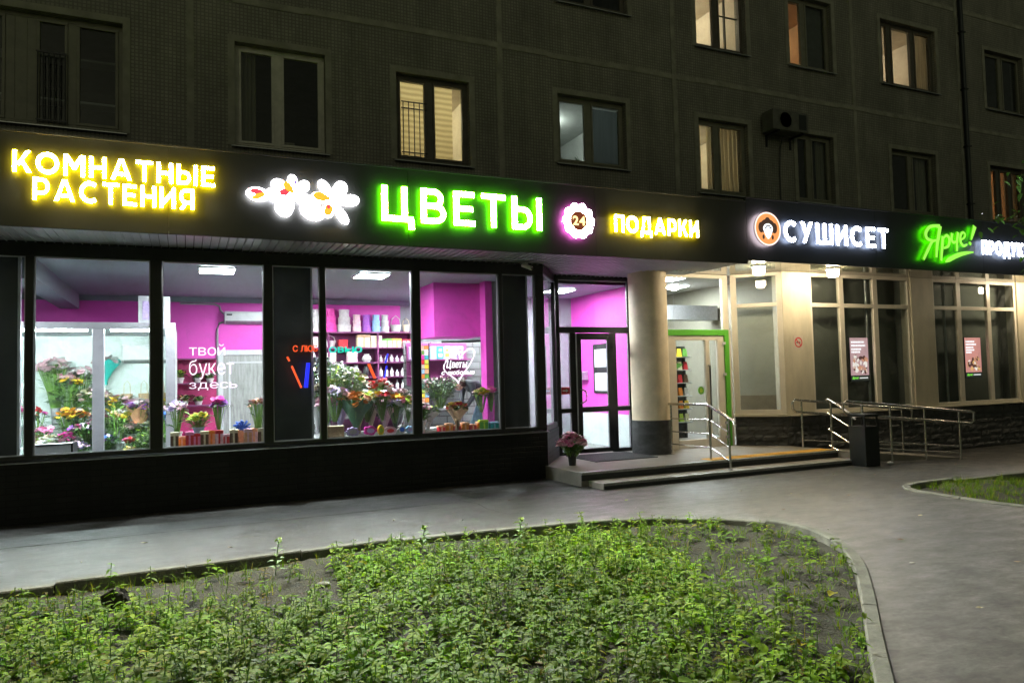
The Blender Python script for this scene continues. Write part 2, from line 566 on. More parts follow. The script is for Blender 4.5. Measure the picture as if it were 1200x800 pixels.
# ------------------------------------------------------------------ text
def glyphs(text, bold=0.0, shear=0.0, depth=0.5):
    """Each letter as (char, verts, faces, width) in a unit em, baseline 0; extrude +-depth."""
    out = []
    for ch in text:
        cu = bpy.data.curves.new('glyph', 'FONT')
        cu.body = ch
        cu.size = 1.0
        cu.offset = bold
        cu.shear = shear
        cu.extrude = depth
        cu.resolution_u = 3
        o = bpy.data.objects.new('glyph', cu)
        me = bpy.data.meshes.new_from_object(o)
        vs = [tuple(v.co) for v in me.vertices]
        fs = [tuple(p.vertices) for p in me.polygons]
        nz = [p.normal.z for p in me.polygons]
        bpy.data.objects.remove(o)
        bpy.data.curves.remove(cu)
        bpy.data.meshes.remove(me)
        out.append((ch, vs, fs, nz))
    return out

def layout(text, x0, x1, z0, z1, bold, gap=0.12, shear=0.0, capfrom=None, space=0.3):
    """Place letters between x0..x1, caps between z0 and z1. Yields char, XZ-depth verts, faces, face slot."""
    gs = glyphs(text, bold, shear)
    cur = 0.0
    items = []
    for ch, vs, fs, nz in gs:
        if not vs:
            cur += space; continue
        mn = min(v[0] for v in vs); mxx = max(v[0] for v in vs)
        items.append((ch, vs, fs, nz, cur-mn))
        cur += mxx-mn+gap
    tot = cur-gap
    ref = capfrom or [i for i in items if i[0] not in 'ЦДЩрчуьй,'] or items
    lo = min(v[1] for i in ref for v in i[1]); hi = max(v[1] for i in ref for v in i[1])
    sx = (x1-x0)/tot; sz = (z1-z0)/(hi-lo)
    for ch, vs, fs, nz, dxx in items:
        V = [(x0+(v[0]+dxx)*sx, -v[2], z0+(v[1]-lo)*sz) for v in vs]
        yield ch, V, fs, nz

T_ = 0.208
def _arc(cx, cz, rx, rz, a0, a1, n=12):
    return [(cx+rx*math.cos(R(a0+(a1-a0)*i/n)), cz+rz*math.sin(R(a0+(a1-a0)*i/n))) for i in range(n+1)]
def _ln(*p): return ('s', list(p), T_)
def _thin(*p): return ('s', list(p), T_*.88)
def _pg(*p): return ('p', list(p), 0)
h_T = T_/2
LETTERS = {
 'Н': (.84, [_ln((h_T, 0), (h_T, 1)), _ln((.84-h_T, 0), (.84-h_T, 1)), _thin((h_T, .5), (.84-h_T, .5))]),
 'О': (1.08, [('c', _arc(.54, .5, .54-h_T, .5-h_T+.005, 0, 360, 36)[:-1], T_)]),
 'К': (.86, [_ln((h_T, 0), (h_T, 1)), _pg((.16, .34), (.30, .30), (.84, 1), (.60, 1)), _pg((.34, .50), (.48, .62), (.88, 0), (.64, 0))]),
 'М': (1.02, [_ln((h_T, 0), (h_T, 1)), _ln((1.02-h_T, 0), (1.02-h_T, 1)), _pg((.04, 1), (.42, .30), (.51, .30), (.51, .60), (.22, 1)), _pg((.98, 1), (.80, 1), (.51, .60), (.51, .30), (.60, .30))]),
 'А': (1.06, [_pg((0, 0), (.22, 0), (.60, 1), (.42, 1)), _pg((.84, 0), (1.06, 0), (.64, 1), (.46, 1)), _thin((.22, .28), (.84, .28))]),
 'Т': (.86, [_thin((0, .912), (.86, .912)), _ln((.43, 0), (.43, .9))]),
 'Ы': (1.10, [_ln((h_T, 0), (h_T, 1)), _thin(*([(h_T, .612), (.40, .612)]+_arc(.40, .35, .26, .262, 80, -80, 12)+[(.40, .088), (h_T, .088)])), _ln((1.10-h_T, 0), (1.10-h_T, 1))]),
 'Е': (.74, [_ln((h_T, 0), (h_T, 1)), _thin((h_T, .912), (.73, .912)), _thin((h_T, .5), (.67, .5)), _thin((h_T, .088), (.74, .088))]),
 'Р': (.84, [_ln((h_T, 0), (h_T, 1)), _thin(*([(h_T, .912), (.44, .912)]+_arc(.44, .62, .30, .292, 80, -80, 12)+[(.44, .328), (h_T, .328)]))]),
 'С': (.98, [_ln(*_arc(.54, .5, .54-h_T, .5-h_T+.005, 48, 312, 26))]),
 'И': (.88, [_ln((h_T, 0), (h_T, 1)), _ln((.88-h_T, 0), (.88-h_T, 1)), _pg((.1, .02), (.78, .70), (.78, .98), (.1, .30))]),
 'Я': (.84, [_ln((.84-h_T, 0), (.84-h_T, 1)), _thin(*([(.84-h_T, .912), (.40, .912)]+_arc(.40, .62, .30, .292, 100, 260, 12)+[(.40, .328), (.84-h_T, .328)])), _pg((0, 0), (.24, 0), (.50, .36), (.28, .36))]),
 'Ц': (1.02, [_ln((h_T, .05), (h_T, 1)), _ln((.82-h_T, .05), (.82-h_T, 1)), _thin((0, .088), (1.0, .088)), _ln((.93, .1), (.93, -.21))]),
 'В': (.86, [_ln((h_T, 0), (h_T, 1)), _thin(*([(h_T, .912), (.42, .912)]+_arc(.42, .71, .24, .202, 80, -80, 10)+[(.42, .508), (h_T, .508)])), _thin(*([(h_T, .515), (.46, .515)]+_arc(.46, .30, .28, .212, 80, -80, 10)+[(.46, .088), (h_T, .088)]))]),
 'П': (.86, [_ln((h_T, 0), (h_T, 1)), _ln((.86-h_T, 0), (.86-h_T, 1)), _thin((h_T, .912), (.86-h_T, .912))]),
 'Д': (1.08, [_pg((.12, .1), (.33, .1), (.42, .95), (.24, .95)), _ln((.82, .05), (.82, 1)), _thin((.25, .912), (.82, .912)), _thin((0, .088), (1.08, .088)), _ln((.095, .1), (.095, -.19)), _ln((.985, .1), (.985, -.19))]),
 'У': (.90, [_pg((.12, 0), (.34, 0), (.90, 1), (.67, 1)), _pg((0, 1), (.34, .30), (.50, .40), (.24, 1))]),
 'Ш': (1.26, [_ln((h_T, .0), (h_T, 1)), _ln((.63, .1), (.63, 1)), _ln((1.26-h_T, 0), (1.26-h_T, 1)), _thin((h_T, .088), (1.26-h_T, .088))]),
}
def _strip(pts, t, closed):
    n = len(pts); A = []; B = []
    for i, p in enumerate(pts):
        a = pts[(i-1) % n] if closed else pts[max(i-1, 0)]
        b = pts[(i+1) % n] if closed else pts[min(i+1, n-1)]
        d1 = Vector((p[0]-a[0], p[1]-a[1])); d2 = Vector((b[0]-p[0], b[1]-p[1]))
        if d1.length < 1e-9: d1 = d2
        if d2.length < 1e-9: d2 = d1
        d1.normalize(); d2.normalize()
        m = (d1+d2).normalized(); k = 1/max(.5, m.dot(d1))
        nx, nz = -m.y*t/2*k, m.x*t/2*k
        A.append((p[0]+nx, p[1]+nz)); B.append((p[0]-nx, p[1]-nz))
    return A, B
def _inset(P_, d):
    n = len(P_); out = []
    for i, p in enumerate(P_):
        a = P_[i-1]; b = P_[(i+1) % n]
        d1 = Vector((p[0]-a[0], p[1]-a[1])).normalized(); d2 = Vector((b[0]-p[0], b[1]-p[1])).normalized()
        m = (d1+d2)
        m = m.normalized() if m.length > 1e-6 else d1
        k = d/max(.55, m.dot(d1))
        out.append((p[0]-m.y*k, p[1]+m.x*k))
    return out
def letter_mesh(ch, X0, Z0, sx, sz, y0, y1, rim=0.026):
    """channel letter: lit core on the front (0), coloured rim and sides (1), glowing back (2)"""
    mb = MB()
    TX = lambda L: [(X0+x*sx, Z0+z*sz) for x, z in L]
    for q, (kind, pts, t) in enumerate(LETTERS[ch][1]):
        yf = y0+0.0006*q; yb = y1-0.0005*q; yc = yf-0.0042
        if kind == 'p':
            P_ = pts
            ar = sum(P_[i][0]*P_[(i+1) % len(P_)][1]-P_[(i+1) % len(P_)][0]*P_[i][1] for i in range(len(P_)))
            if ar < 0: P_ = P_[::-1]
            k = len(mb.f); mb.plate(TX(P_), yf, yb)
            mb.m[k:] = [1, 2]+[1]*(len(mb.f)-k-2)
            C_ = TX(_inset(P_, rim))
            mb.add([(x, yc, z) for x, z in C_], [tuple(range(len(C_)))]); mb.m[-1] = 0
            continue
        closed = kind == 'c'
        A, B = _strip(pts, t, closed)
        A = TX(A); B = TX(B); n = len(A)
        vs = [(x, yf, z) for x, z in A]+[(x, yf, z) for x, z in B]+[(x, yb, z) for x, z in A]+[(x, yb, z) for x, z in B]
        fs = []; ms = []
        rg = range(n) if closed else range(n-1)
        for i in rg:
            j = (i+1) % n
            fs += [(n+i, n+j, j, i), (2*n+i, 2*n+j, 3*n+j, 3*n+i), (i, j, 2*n+j, 2*n+i), (n+j, n+i, 3*n+i, 3*n+j)]; ms += [1, 2, 1, 1]
        if not closed:
            fs += [(0, 2*n, 3*n, n), (n-1, 2*n-1, 4*n-1, 3*n-1)]; ms += [1, 1]
        mb.add(vs, fs); mb.m[-len(ms):] = ms
        cp = list(pts)
        if not closed:      # pull free ends back by the rim width
            for e, f in ((0, 1), (-1, -2)):
                d = Vector((cp[e][0]-cp[f][0], cp[e][1]-cp[f][1])).normalized()*rim
                cp[e] = (cp[e][0]-d.x, cp[e][1]-d.y)
        A, B = _strip(cp, t-2*rim, closed)
        A = TX(A); B = TX(B); n = len(A)
        rg = range(n) if closed else range(n-1)
        fs = [(n+i, n+(i+1) % n, (i+1) % n, i) for i in rg]
        mb.add([(x, yc, z) for x, z in A]+[(x, yc, z) for x, z in B], fs); mb.m[-len(fs):] = [0]*len(fs)
    return mb

def word_sign(name, label, text, x0, x1, z0, z1, yf, depth, mats, gap=0.19, group=None):
    root = thing(name, label, 'sign', ((x0+x1)/2, yf, z0), group)
    tot = sum(LETTERS[c][0] for c in text)+gap*(len(text)-1)
    sx = (x1-x0)/tot; sz = z1-z0; x = x0
    for ch in text:
        obj('letter', letter_mesh(ch, x, z0, sx, sz, yf, yf+depth), mats, root)
        x += (LETTERS[ch][0]+gap)*sx
    return root

# ================================================================== ground
def gz(x, y):
    t = min(1.0, max(0.0, (x-10.6)/4.5))
    return -0.17*t*t*(3-2*t)

GX = sorted(set([-260, -120, -60, -30]+[round(-16+i*1.0, 2) for i in range(0, 26)]+[round(10+i*0.5, 2) for i in range(0, 14)]+list(range(18, 34, 2))+[45, 80, 140, 260]))
GY = [-260, -120, -60, -30, -16, -8, -4, 0, 3, 6, 8, 9, 10, 11, 14, 20, 30, 60, 120, 260]
def sheet(xs, ys, z):
    mb = MB()
    nx = len(xs)
    vs = [(x, y, gz(x, y)+z) for y in ys for x in xs]
    fs = [(j*nx+i, j*nx+i+1, (j+1)*nx+i+1, (j+1)*nx+i) for j in range(len(ys)-1) for i in range(nx-1)]
    return mb.add(vs, fs)
PAVE = pavemat()
# lawn outline (inner edge of the kerb), anticlockwise
def smooth_poly(pts, n=6):
    out = []
    for i in range(len(pts)-1):
        p0 = pts[max(i-1, 0)]; p1 = pts[i]; p2 = pts[i+1]; p3 = pts[min(i+2, len(pts)-1)]
        for k in range(n):
            t = k/n
            out.append(tuple(0.5*((2*p1[j])+(-p0[j]+p2[j])*t+(2*p0[j]-5*p1[j]+4*p2[j]-p3[j])*t*t+(-p0[j]+3*p1[j]-3*p2[j]+p3[j])*t**3) for j in (0, 1)))
    out.append(pts[-1])
    return out
LAWN_EDGE = smooth_poly([(-14, 7.08), (-6, 7.10), (-1.4, 7.14), (0.5, 7.22), (1.9, 7.27), (3.2, 7.18), (4.25, 7.02), (5.05, 6.72), (5.58, 6.32), (5.76, 5.82), (5.62, 5.25), (5.2, 4.62), (4.53, 3.95), (3.8, 3.28), (3.2, 2.72), (2.2, 1.8), (0.9, 0.6), (-0.6, -0.9), (-2.5, -2.9)])
LAWN2_EDGE = smooth_poly([(30, 6.9), (18, 6.95), (11.42, 6.95), (9.9, 7.02), (9.1, 6.98), (8.82, 6.72), (8.80, 6.35), (8.78, 5.8), (8.84, 5.36), (9.1, 4.2), (9.6, 2.5), (10.3, 0.5), (11, -2)])

# paving: the ground sheet with the lawns cut out is simply laid lower under the soil
g = obj('ground', sheet(GX, GY, -0.30), mat('far_ground', (0.06, 0.06, 0.055), 0.95, var=0.3, scale=0.5))
struct(g)

def point_in(poly, x, y):
    c = False
    j = len(poly)-1
    for i in range(len(poly)):
        xi, yi = poly[i]; xj, yj = poly[j]
        if (yi > y) != (yj > y) and x < (xj-xi)*(y-yi)/(yj-yi)+xi:
            c = not c
        j = i
    return c
LAWN = LAWN_EDGE+[(-14, -2.9)]
LAWN2 = LAWN2_EDGE+[(30, -2)]

def offset_line(pts, d):
    out = []
    for i, p in enumerate(pts):
        a = pts[max(i-1, 0)]; b = pts[min(i+1, len(pts)-1)]
        L = math.hypot(b[0]-a[0], b[1]-a[1]) or 1
        out.append((p[0]-(b[1]-a[1])/L*d, p[1]+(b[0]-a[0])/L*d))
    return out

# pavement: triangulated plan polygon with the two lawns left open
bm = bmesh.new()
def loop(pts):
    vs = [bm.verts.new((x, y, 0)) for x, y in pts]
    return [bm.edges.new((vs[i], vs[(i+1) % len(vs)])) for i in range(len(vs))]
outer = [(-40, 10.9), (-40, -2.9)]+[(-14, -2.9)][:0]
edges = []
o1 = offset_line(LAWN_EDGE, 0.05)
o2 = offset_line(LAWN2_EDGE, -0.05)
# ring: left border, along lawn 1 edge, across the path south, up lawn 2 edge reversed, right border, building line
ringp = [(-14, 10.9)]+[p for p in o1 if p[0] > -14.5]+[(-2.5, -14), (11, -14)]+list(reversed(o2))+[(30, 10.9)]
for i in range(59, 0, -1):
    if i % 2 == 0:
        ringp.append((-14+44*i/60, 10.9))
edges = loop(ringp)
bmesh.ops.triangle_fill(bm, edges=edges, use_beauty=True)
for _ in range(2):
    long = [e for e in bm.edges if e.calc_length() > 1.2]
    if long:
        bmesh.ops.subdivide_edges(bm, edges=long, cuts=2)
        bmesh.ops.triangulate(bm, faces=[f for f in bm.faces if len(f.verts) > 3])
for v in bm.verts:
    v.co.z = gz(v.co.x, v.co.y)
bmesh.ops.recalc_face_normals(bm, faces=bm.faces)
for f in bm.faces:
    if f.normal.z < 0:
        f.normal_flip()
me = bpy.data.meshes.new('pavement')
bm.to_mesh(me); bm.free()
me.materials.append(PAVE)
pv = bpy.data.objects.new('pavement', me)
col.objects.link(pv)
struct(pv)

def kerb(edge, side, name):
    """concrete edging swept along the lawn outline, cut into one metre lengths by a narrow joint"""
    W_ = 0.10
    a = edge; b = offset_line(edge, side*W_)
    mb = MB()
    acc = 0.0
    cum = [0.0]
    for i in range(1, len(a)):
        cum.append(cum[-1]+math.hypot(a[i][0]-a[i-1][0], a[i][1]-a[i-1][1]))
    def at(line, s):
        for i in range(1, len(cum)):
            if s <= cum[i]:
                t = (s-cum[i-1])/(cum[i]-cum[i-1])
                return (line[i-1][0]+(line[i][0]-line[i-1][0])*t, line[i-1][1]+(line[i][1]-line[i-1][1])*t)
        return line[-1]
    s = 0.0
    r_ = random.Random(3)
    while s < cum[-1]-0.05:
        e = min(s+1.0, cum[-1])
        dz = r_.uniform(-0.012, 0.012); dz2 = dz+r_.uniform(-0.012, 0.012)
        k = 5
        prev = None
        ring = []
        for i in range(k+1):
            q = s+0.007+(e-s-0.014)*i/k
            p, r2 = at(a, q), at(b, q)
            h = 0.022+dz+(dz2-dz)*i/k
            ch = 0.012
            def L(t): return (p[0]+(r2[0]-p[0])*t, p[1]+(r2[1]-p[1])*t)
            zz = gz(*p)
            ring.append([(*L(0), zz-0.2), (*L(0), zz+h-ch), (*L(0.1), zz+h), (*L(0.9), zz+h), (*L(1), zz+h-ch), (*L(1), zz-0.2)])
        vs = [v for rg in ring for v in rg]
        fs = []
        for i in range(k):
            for j in range(6):
                fs.append((i*6+j, (i+1)*6+j, (i+1)*6+(j+1) % 6, i*6+(j+1) % 6))
        fs.append((0, 1, 2, 3, 4, 5)); fs.append(tuple(reversed([k*6+j for j in range(6)])))
        mb.add(vs, fs)
        s = e
    o = obj(name, mb, CONC)
    bm2 = bmesh.new(); bm2.from_mesh(o.data)
    bmesh.ops.recalc_face_normals(bm2, faces=bm2.faces)
    bm2.to_mesh(o.data); bm2.free()
    return struct(o)
kerb(LAWN_EDGE, 1, 'kerb')
kerb(LAWN2_EDGE, -1, 'kerb')

# soil of the two lawns: finely gridded, lumpy
def soilz(x, y):
    return -0.055+0.02*math.sin(1.7*x+0.6*y)+0.018*math.sin(3.1*y-1.3*x)+0.012*math.sin(7.3*x+2.2)*math.sin(6.1*y)
def soil(poly, x0, x1, y0, y1, st, name):
    mb = MB()
    xs = np.arange(x0, x1+1e-6, st); ys = np.arange(y0, y1+1e-6, st)
    idx = {}
    for j, y in enumerate(ys):
        for i, x in enumerate(xs):
            if point_in(poly, x, y) or any(point_in(poly, x+a, y+b) for a, b in ((st, 0), (-st, 0), (0, st), (0, -st), (st, st), (-st, -st), (st, -st), (-st, st))):
                idx[i, j] = len(mb.v)
                mb.v.append((x, y, gz(x, y)+soilz(x, y)+rnd.uniform(-0.008, 0.008)))
    for (i, j) in idx:
        q = [(i, j), (i+1, j), (i+1, j+1), (i, j+1)]
        if all(k in idx for k in q):
            mb.f.append(tuple(idx[k] for k in q)); mb.m.append(0)
    o = obj(name, mb, SOIL, smooth=True)
    return struct(o)
soil(LAWN, -6, 6, 0.4, 7.2, 0.07, 'lawn')
soil(LAWN, -14, 6, -3.2, 7.3, 0.8, 'lawn').location.z = -0.07
soil(LAWN2, 8.7, 15, 2.0, 7.1, 0.15, 'lawn')
soil(LAWN2, 8.7, 30, -2, 7.1, 0.8, 'lawn').location.z = -0.07

# old seam and broken patch in the asphalt
CRACK = mat('crack_dirt', (0.035, 0.034, 0.032), 0.95, var=0.3, scale=20)
mb = MB()
prev = None
x = -8.0
cr = random.Random(5)
pts = []
while x < 3.35:
    pts.append((x, 9.07+0.022*(x+1.75)+cr.uniform(-0.012, 0.012), cr.uniform(0.010, 0.024)))
    x += 0.16
for i in range(len(pts)-1):
    a, b = pts[i], pts[i+1]
    mb.quad((a[0], a[1]-a[2], 0.004), (b[0], b[1]-b[2], 0.004), (b[0], b[1]+b[2], 0.004), (a[0], a[1]+a[2], 0.004))
pts = [(3.33, 9.3, 0.012), (3.45, 8.9, 0.012), (3.42, 8.5, 0.009), (3.5, 8.1, 0.006)]
for i in range(len(pts)-1):
    a, b = pts[i], pts[i+1]
    mb.quad((a[0]+a[2], a[1], 0.0044), (a[0]-a[2], a[1], 0.0044), (b[0]-b[2], b[1], 0.0044), (b[0]+b[2], b[1], 0.0044))
struct(obj('pavement_seam', mb, CRACK))
mb = MB()
pp = [(3.40, 9.98), (3.46, 9.72), (3.52, 9.5), (3.55, 9.32), (3.66, 9.30), (3.78, 9.42), (3.86, 9.50), (3.93, 9.62), (3.8, 9.7), (3.66, 9.78), (3.56, 9.88)]
mb.add([(x, y, 0.005) for x, y in pp], [tuple(range(len(pp)))])
struct(obj('pothole', mb, mat('pothole_gravel', (0.05, 0.048, 0.045), 0.95, var=0.5, scale=30, bump=1.0, bscale=40)))

mb = MB()  # unseen trees behind the camera, added to darken the horizon mirrored in panes
r9 = random.Random(31)
for k in range(34):
    x = -75+k*4.6+r9.uniform(-1.5, 1.5); yy = -38+r9.uniform(-5, 5); s_ = r9.uniform(3.0, 4.6)
    o0 = len(mb.v)
    mb.ball((x, yy, s_*1.25+r9.uniform(0, 2)), s_, (1, 1, 1.5), 14, 10)
    for i in range(o0, len(mb.v)):
        a, b, c = mb.v[i]
        mb.v[i] = (a+r9.uniform(-.7, .7), b+r9.uniform(-.7, .7), c+r9.uniform(-.7, .7))
tag(obj('added_treeline', mb, mat('far_foliage', (0.03, 0.045, 0.02), .9, var=.5, scale=1.5)), 'added unseen row of dark trees that darkens reflections in the glass', 'trees', kind='stuff')
# ================================================================== apartment building
W = 10.55
FY = 9.50
BL = thing('apartment_building', 'mosaic tiled panel apartment block with lit shops along its ground floor', 'building', (0, W, 0))

WINS = [  # x0,x1,z0,z1, pane split fractions, style
    dict(x=(-3.05, -0.74), z=(4.93, 6.36), s=(0.0, 0.30, 0.46, 0.56, 0.75, 1.0), st='loggia'),
    dict(x=(0.63, 1.86), z=(4.92, 6.36), s=(0, 0.47, 1.0), st='dark', f='pale'),
    dict(x=(2.91, 4.09), z=(4.95, 6.28), s=(0, 0.47, 1.0), st='blind', f='brown'),
    dict(x=(5.66, 7.0), z=(5.17, 6.33), s=(0, 0.48, 1.0), st='cool', f='olive'),
    dict(x=(8.56, 9.72), z=(4.91, 6.28), s=(0, 0.42, 1.0), st='dim', f='olive'),
    dict(x=(10.95, 11.93), z=(4.93, 6.28), s=(0, 0.42, 1.0), st='dark', f='olive'),
    dict(x=(13.6, 14.98), z=(4.90, 6.24), s=(0, 0.5, 1.0), st='dark', f='olive'),
    dict(x=(16.82, 18.1), z=(4.88, 6.2), s=(0, 0.33, 0.66, 1.0), st='orange', f='brown'),
    dict(x=(5.70, 7.10), z=(7.92, 9.1), s=(0, 0.48, 1.0), st='dark', f='brown'),
    dict(x=(8.58, 9.78), z=(7.63, 9.05), s=(0, 0.46, 1.0), st='warm', f='brown'),
    dict(x=(10.86, 12.02), z=(7.62, 9.05), s=(0, 0.42, 1.0), st='half', f='olive'),
    dict(x=(13.44, 15.16), z=(7.63, 9.02), s=(0, 0.22, 0.64, 1.0), st='warm3', f='brown'),
    dict(x=(16.84, 18.25), z=(7.52, 8.9), s=(0, 0.5, 1.0), st='dark', f='olive'),
    dict(x=(20.4, 21.7), z=(4.9, 6.25), s=(0, 0.5, 1.0), st='dark', f='olive'),
]
def wall_with_holes(x0, x1, z0, z1, holes, y, depth):
    mb = MB()
    xs = sorted(set([x0, x1]+[v for h in holes for v in h[:2]]))
    zs = sorted(set([z0, z1]+[v for h in holes for v in h[2:]]))
    for i in range(len(xs)-1):
        for j in range(len(zs)-1):
            cx, cz = (xs[i]+xs[i+1])/2, (zs[j]+zs[j+1])/2
            if any(h[0] < cx < h[1] and h[2] < cz < h[3] for h in holes):
                continue
            mb.quad((xs[i], y, zs[j]), (xs[i+1], y, zs[j]), (xs[i+1], y, zs[j+1]), (xs[i], y, zs[j+1]))
    for a, b, c, d in holes:
        mb.quad((a, y, c), (a, y+depth, c), (b, y+depth, c), (b, y, c))
        mb.quad((a, y, d), (b, y, d), (b, y+depth, d), (a, y+depth, d))
        mb.quad((a, y, c), (a, y, d), (a, y+depth, d), (a, y+depth, c))
        mb.quad((b, y, c), (b, y+depth, c), (b, y+depth, d), (b, y, d))
    return mb
HOLES = [(d['x'][0], d['x'][1], d['z'][0], d['z'][1]) for d in WINS]
obj('wall', wall_with_holes(-14, 30, 3.55, 15, HOLES, W, 0.3), WALLTILE, BL)
mb = MB()   # sides, back, roof
mb.quad((-14, W, -0.3), (-14, 22, -0.3), (-14, 22, 15), (-14, W, 15))
mb.quad((30, W, -0.3), (30, W, 15), (30, 22, 15), (30, 22, -0.3))
mb.quad((-14, 22, -0.3), (30, 22, -0.3), (30, 22, 15), (-14, 22, 15))
mb.quad((-14, W, 15), (30, W, 15), (30, 22, 15), (-14, 22, 15))
obj('outer_shell', mb, WALLTILE, BL)
obj('roof', MB().box(-14.2, 30.2, W-0.2, 22.2, 15.01, 15.25), ROOF, BL)
obj('floor_slab', MB().box(-13.9, 29.9, W+0.35, 21.9, 3.62, 3.85), GREYW, BL)
mb = MB()   # mortared panel joints
jr = random.Random(2)
def joint_h(z, xa, xb):
    x = xa
    while x < xb:
        e = min(x+jr.uniform(0.5, 1.2), xb)
        q = jr.uniform(-0.012, 0.012)
        mb.box(x, e, W-0.008-abs(q)*0.4, W+0.01, z-0.045+q, z+0.045+q)
        x = e
def joint_v(x, za, zb):
    z = za
    while z < zb:
        e = min(z+jr.uniform(0.6, 1.2), zb)
        q = jr.uniform(-0.01, 0.01)
        mb.box(x-0.045+q, x+0.045+q, W-0.010-abs(q)*0.4, W+0.01, z, e)
        z = e
joint_h(6.96, -14, 30); joint_h(9.66, -14, 30)
for xx in (-3.6, 0.07, 4.62, 8.06, 12.58, 15.9, 19.4, 23.6):
    joint_v(xx, 4.5, 15)
obj('panel_joint', mb, JOINT, BL)
mb = MB()
mb.tube([(15.98, W-0.07, 4.5), (15.98, W-0.07, 14.9)], 0.05, 10)
for zz in (5.2, 6.5, 7.8, 9.1, 10.4):
    mb.box(15.92, 16.04, W-0.13, W-0.005, zz, zz+0.03)
obj('drainpipe', mb, DARKMET, BL, smooth=True)

def clothmat(name, c, tc_):
    m, t, b, out = nmat(name)
    b.inputs['Base Color'].default_value = c4(c)
    b.inputs['Roughness'].default_value = 0.9
    tc = N(t, 'ShaderNodeTexCoord'); mp = N(t, 'ShaderNodeMapping'); nz = N(t, 'ShaderNodeTexNoise')
    mp.inputs['Scale'].default_value = (7, 7, 0.5); nz.inputs['Scale'].default_value = 3.0
    t.links.new(tc.outputs['Object'], mp.inputs[0]); t.links.new(mp.outputs[0], nz.inputs['Vector'])
    rp = N(t, 'ShaderNodeValToRGB')
    rp.color_ramp.elements[0].position = 0.35; rp.color_ramp.elements[1].position = 0.65
    rp.color_ramp.elements[0].color = c4([x*0.6 for x in tc_]); rp.color_ramp.elements[1].color = c4(tc_)
    t.links.new(nz.outputs[0], rp.inputs[0])
    tl = N(t, 'ShaderNodeBsdfTranslucent'); t.links.new(rp.outputs[0], tl.inputs[0])
    ms = N(t, 'ShaderNodeMixShader'); ms.inputs[0].default_value = 0.55
    t.links.new(b.outputs[0], ms.inputs[1]); t.links.new(tl.outputs[0], ms.inputs[2]); t.links.new(ms.outputs[0], out.inputs['Surface'])
    return m
CURT = clothmat('beige_curtain', (0.46, 0.42, 0.32), (0.50, 0.44, 0.30))
GREYCURT = clothmat('grey_blue_blind', (0.14, 0.16, 0.17), (0.13, 0.155, 0.165))
BLINDM = tilemat('roller_blind_slats', (0.62, 0.56, 0.38), (0.58, 0.52, 0.35), (0.36, 0.32, 0.2), 4.0, 0.05, 0.012, 0.8, 0.2, 0.0, 0.15)
ROOMD = mat('dark_room', (0.10, 0.10, 0.095), 0.9, var=0.2)
ROOMC = mat('cool_room_paint', (0.42, 0.44, 0.42), 0.9, var=0.1)
ROOMW = mat('warm_room_paint', (0.60, 0.53, 0.42), 0.9, var=0.15, scale=3)
ROOMO = mat('orange_room_paint', (0.56, 0.38, 0.22), 0.9, var=0.15, scale=3)
FR = {'pale': PVC2, 'brown': BROWNF, 'olive': mat('olive_frame', (0.17, 0.165, 0.12), 0.5, var=0.2)}
LAMPS = {'blind': ((1.0, 0.90, 0.62), 48), 'cool': ((0.95, 1, 0.95), 30), 'dim': ((1.0, 0.9, 0.66), 34), 'orange': ((1.0, 0.66, 0.36), 20), 'warm': ((1.0, 0.88, 0.68), 55), 'half': ((1.0, 0.80, 0.56), 28), 'warm3': ((1.0, 0.84, 0.66), 52)}
def curtain(mb, x0, x1, z0, z1, y, waves=9, amp=0.025):
    n = waves*6
    vs = []
    for i in range(n+1):
        x = x0+(x1-x0)*i/n
        yy = y+amp*math.sin(i/n*waves*2*math.pi)
        vs += [(x, yy, z0), (x, yy, z1)]
    mb.add(vs, [(2*i, 2*i+2, 2*i+3, 2*i+1) for i in range(n)])
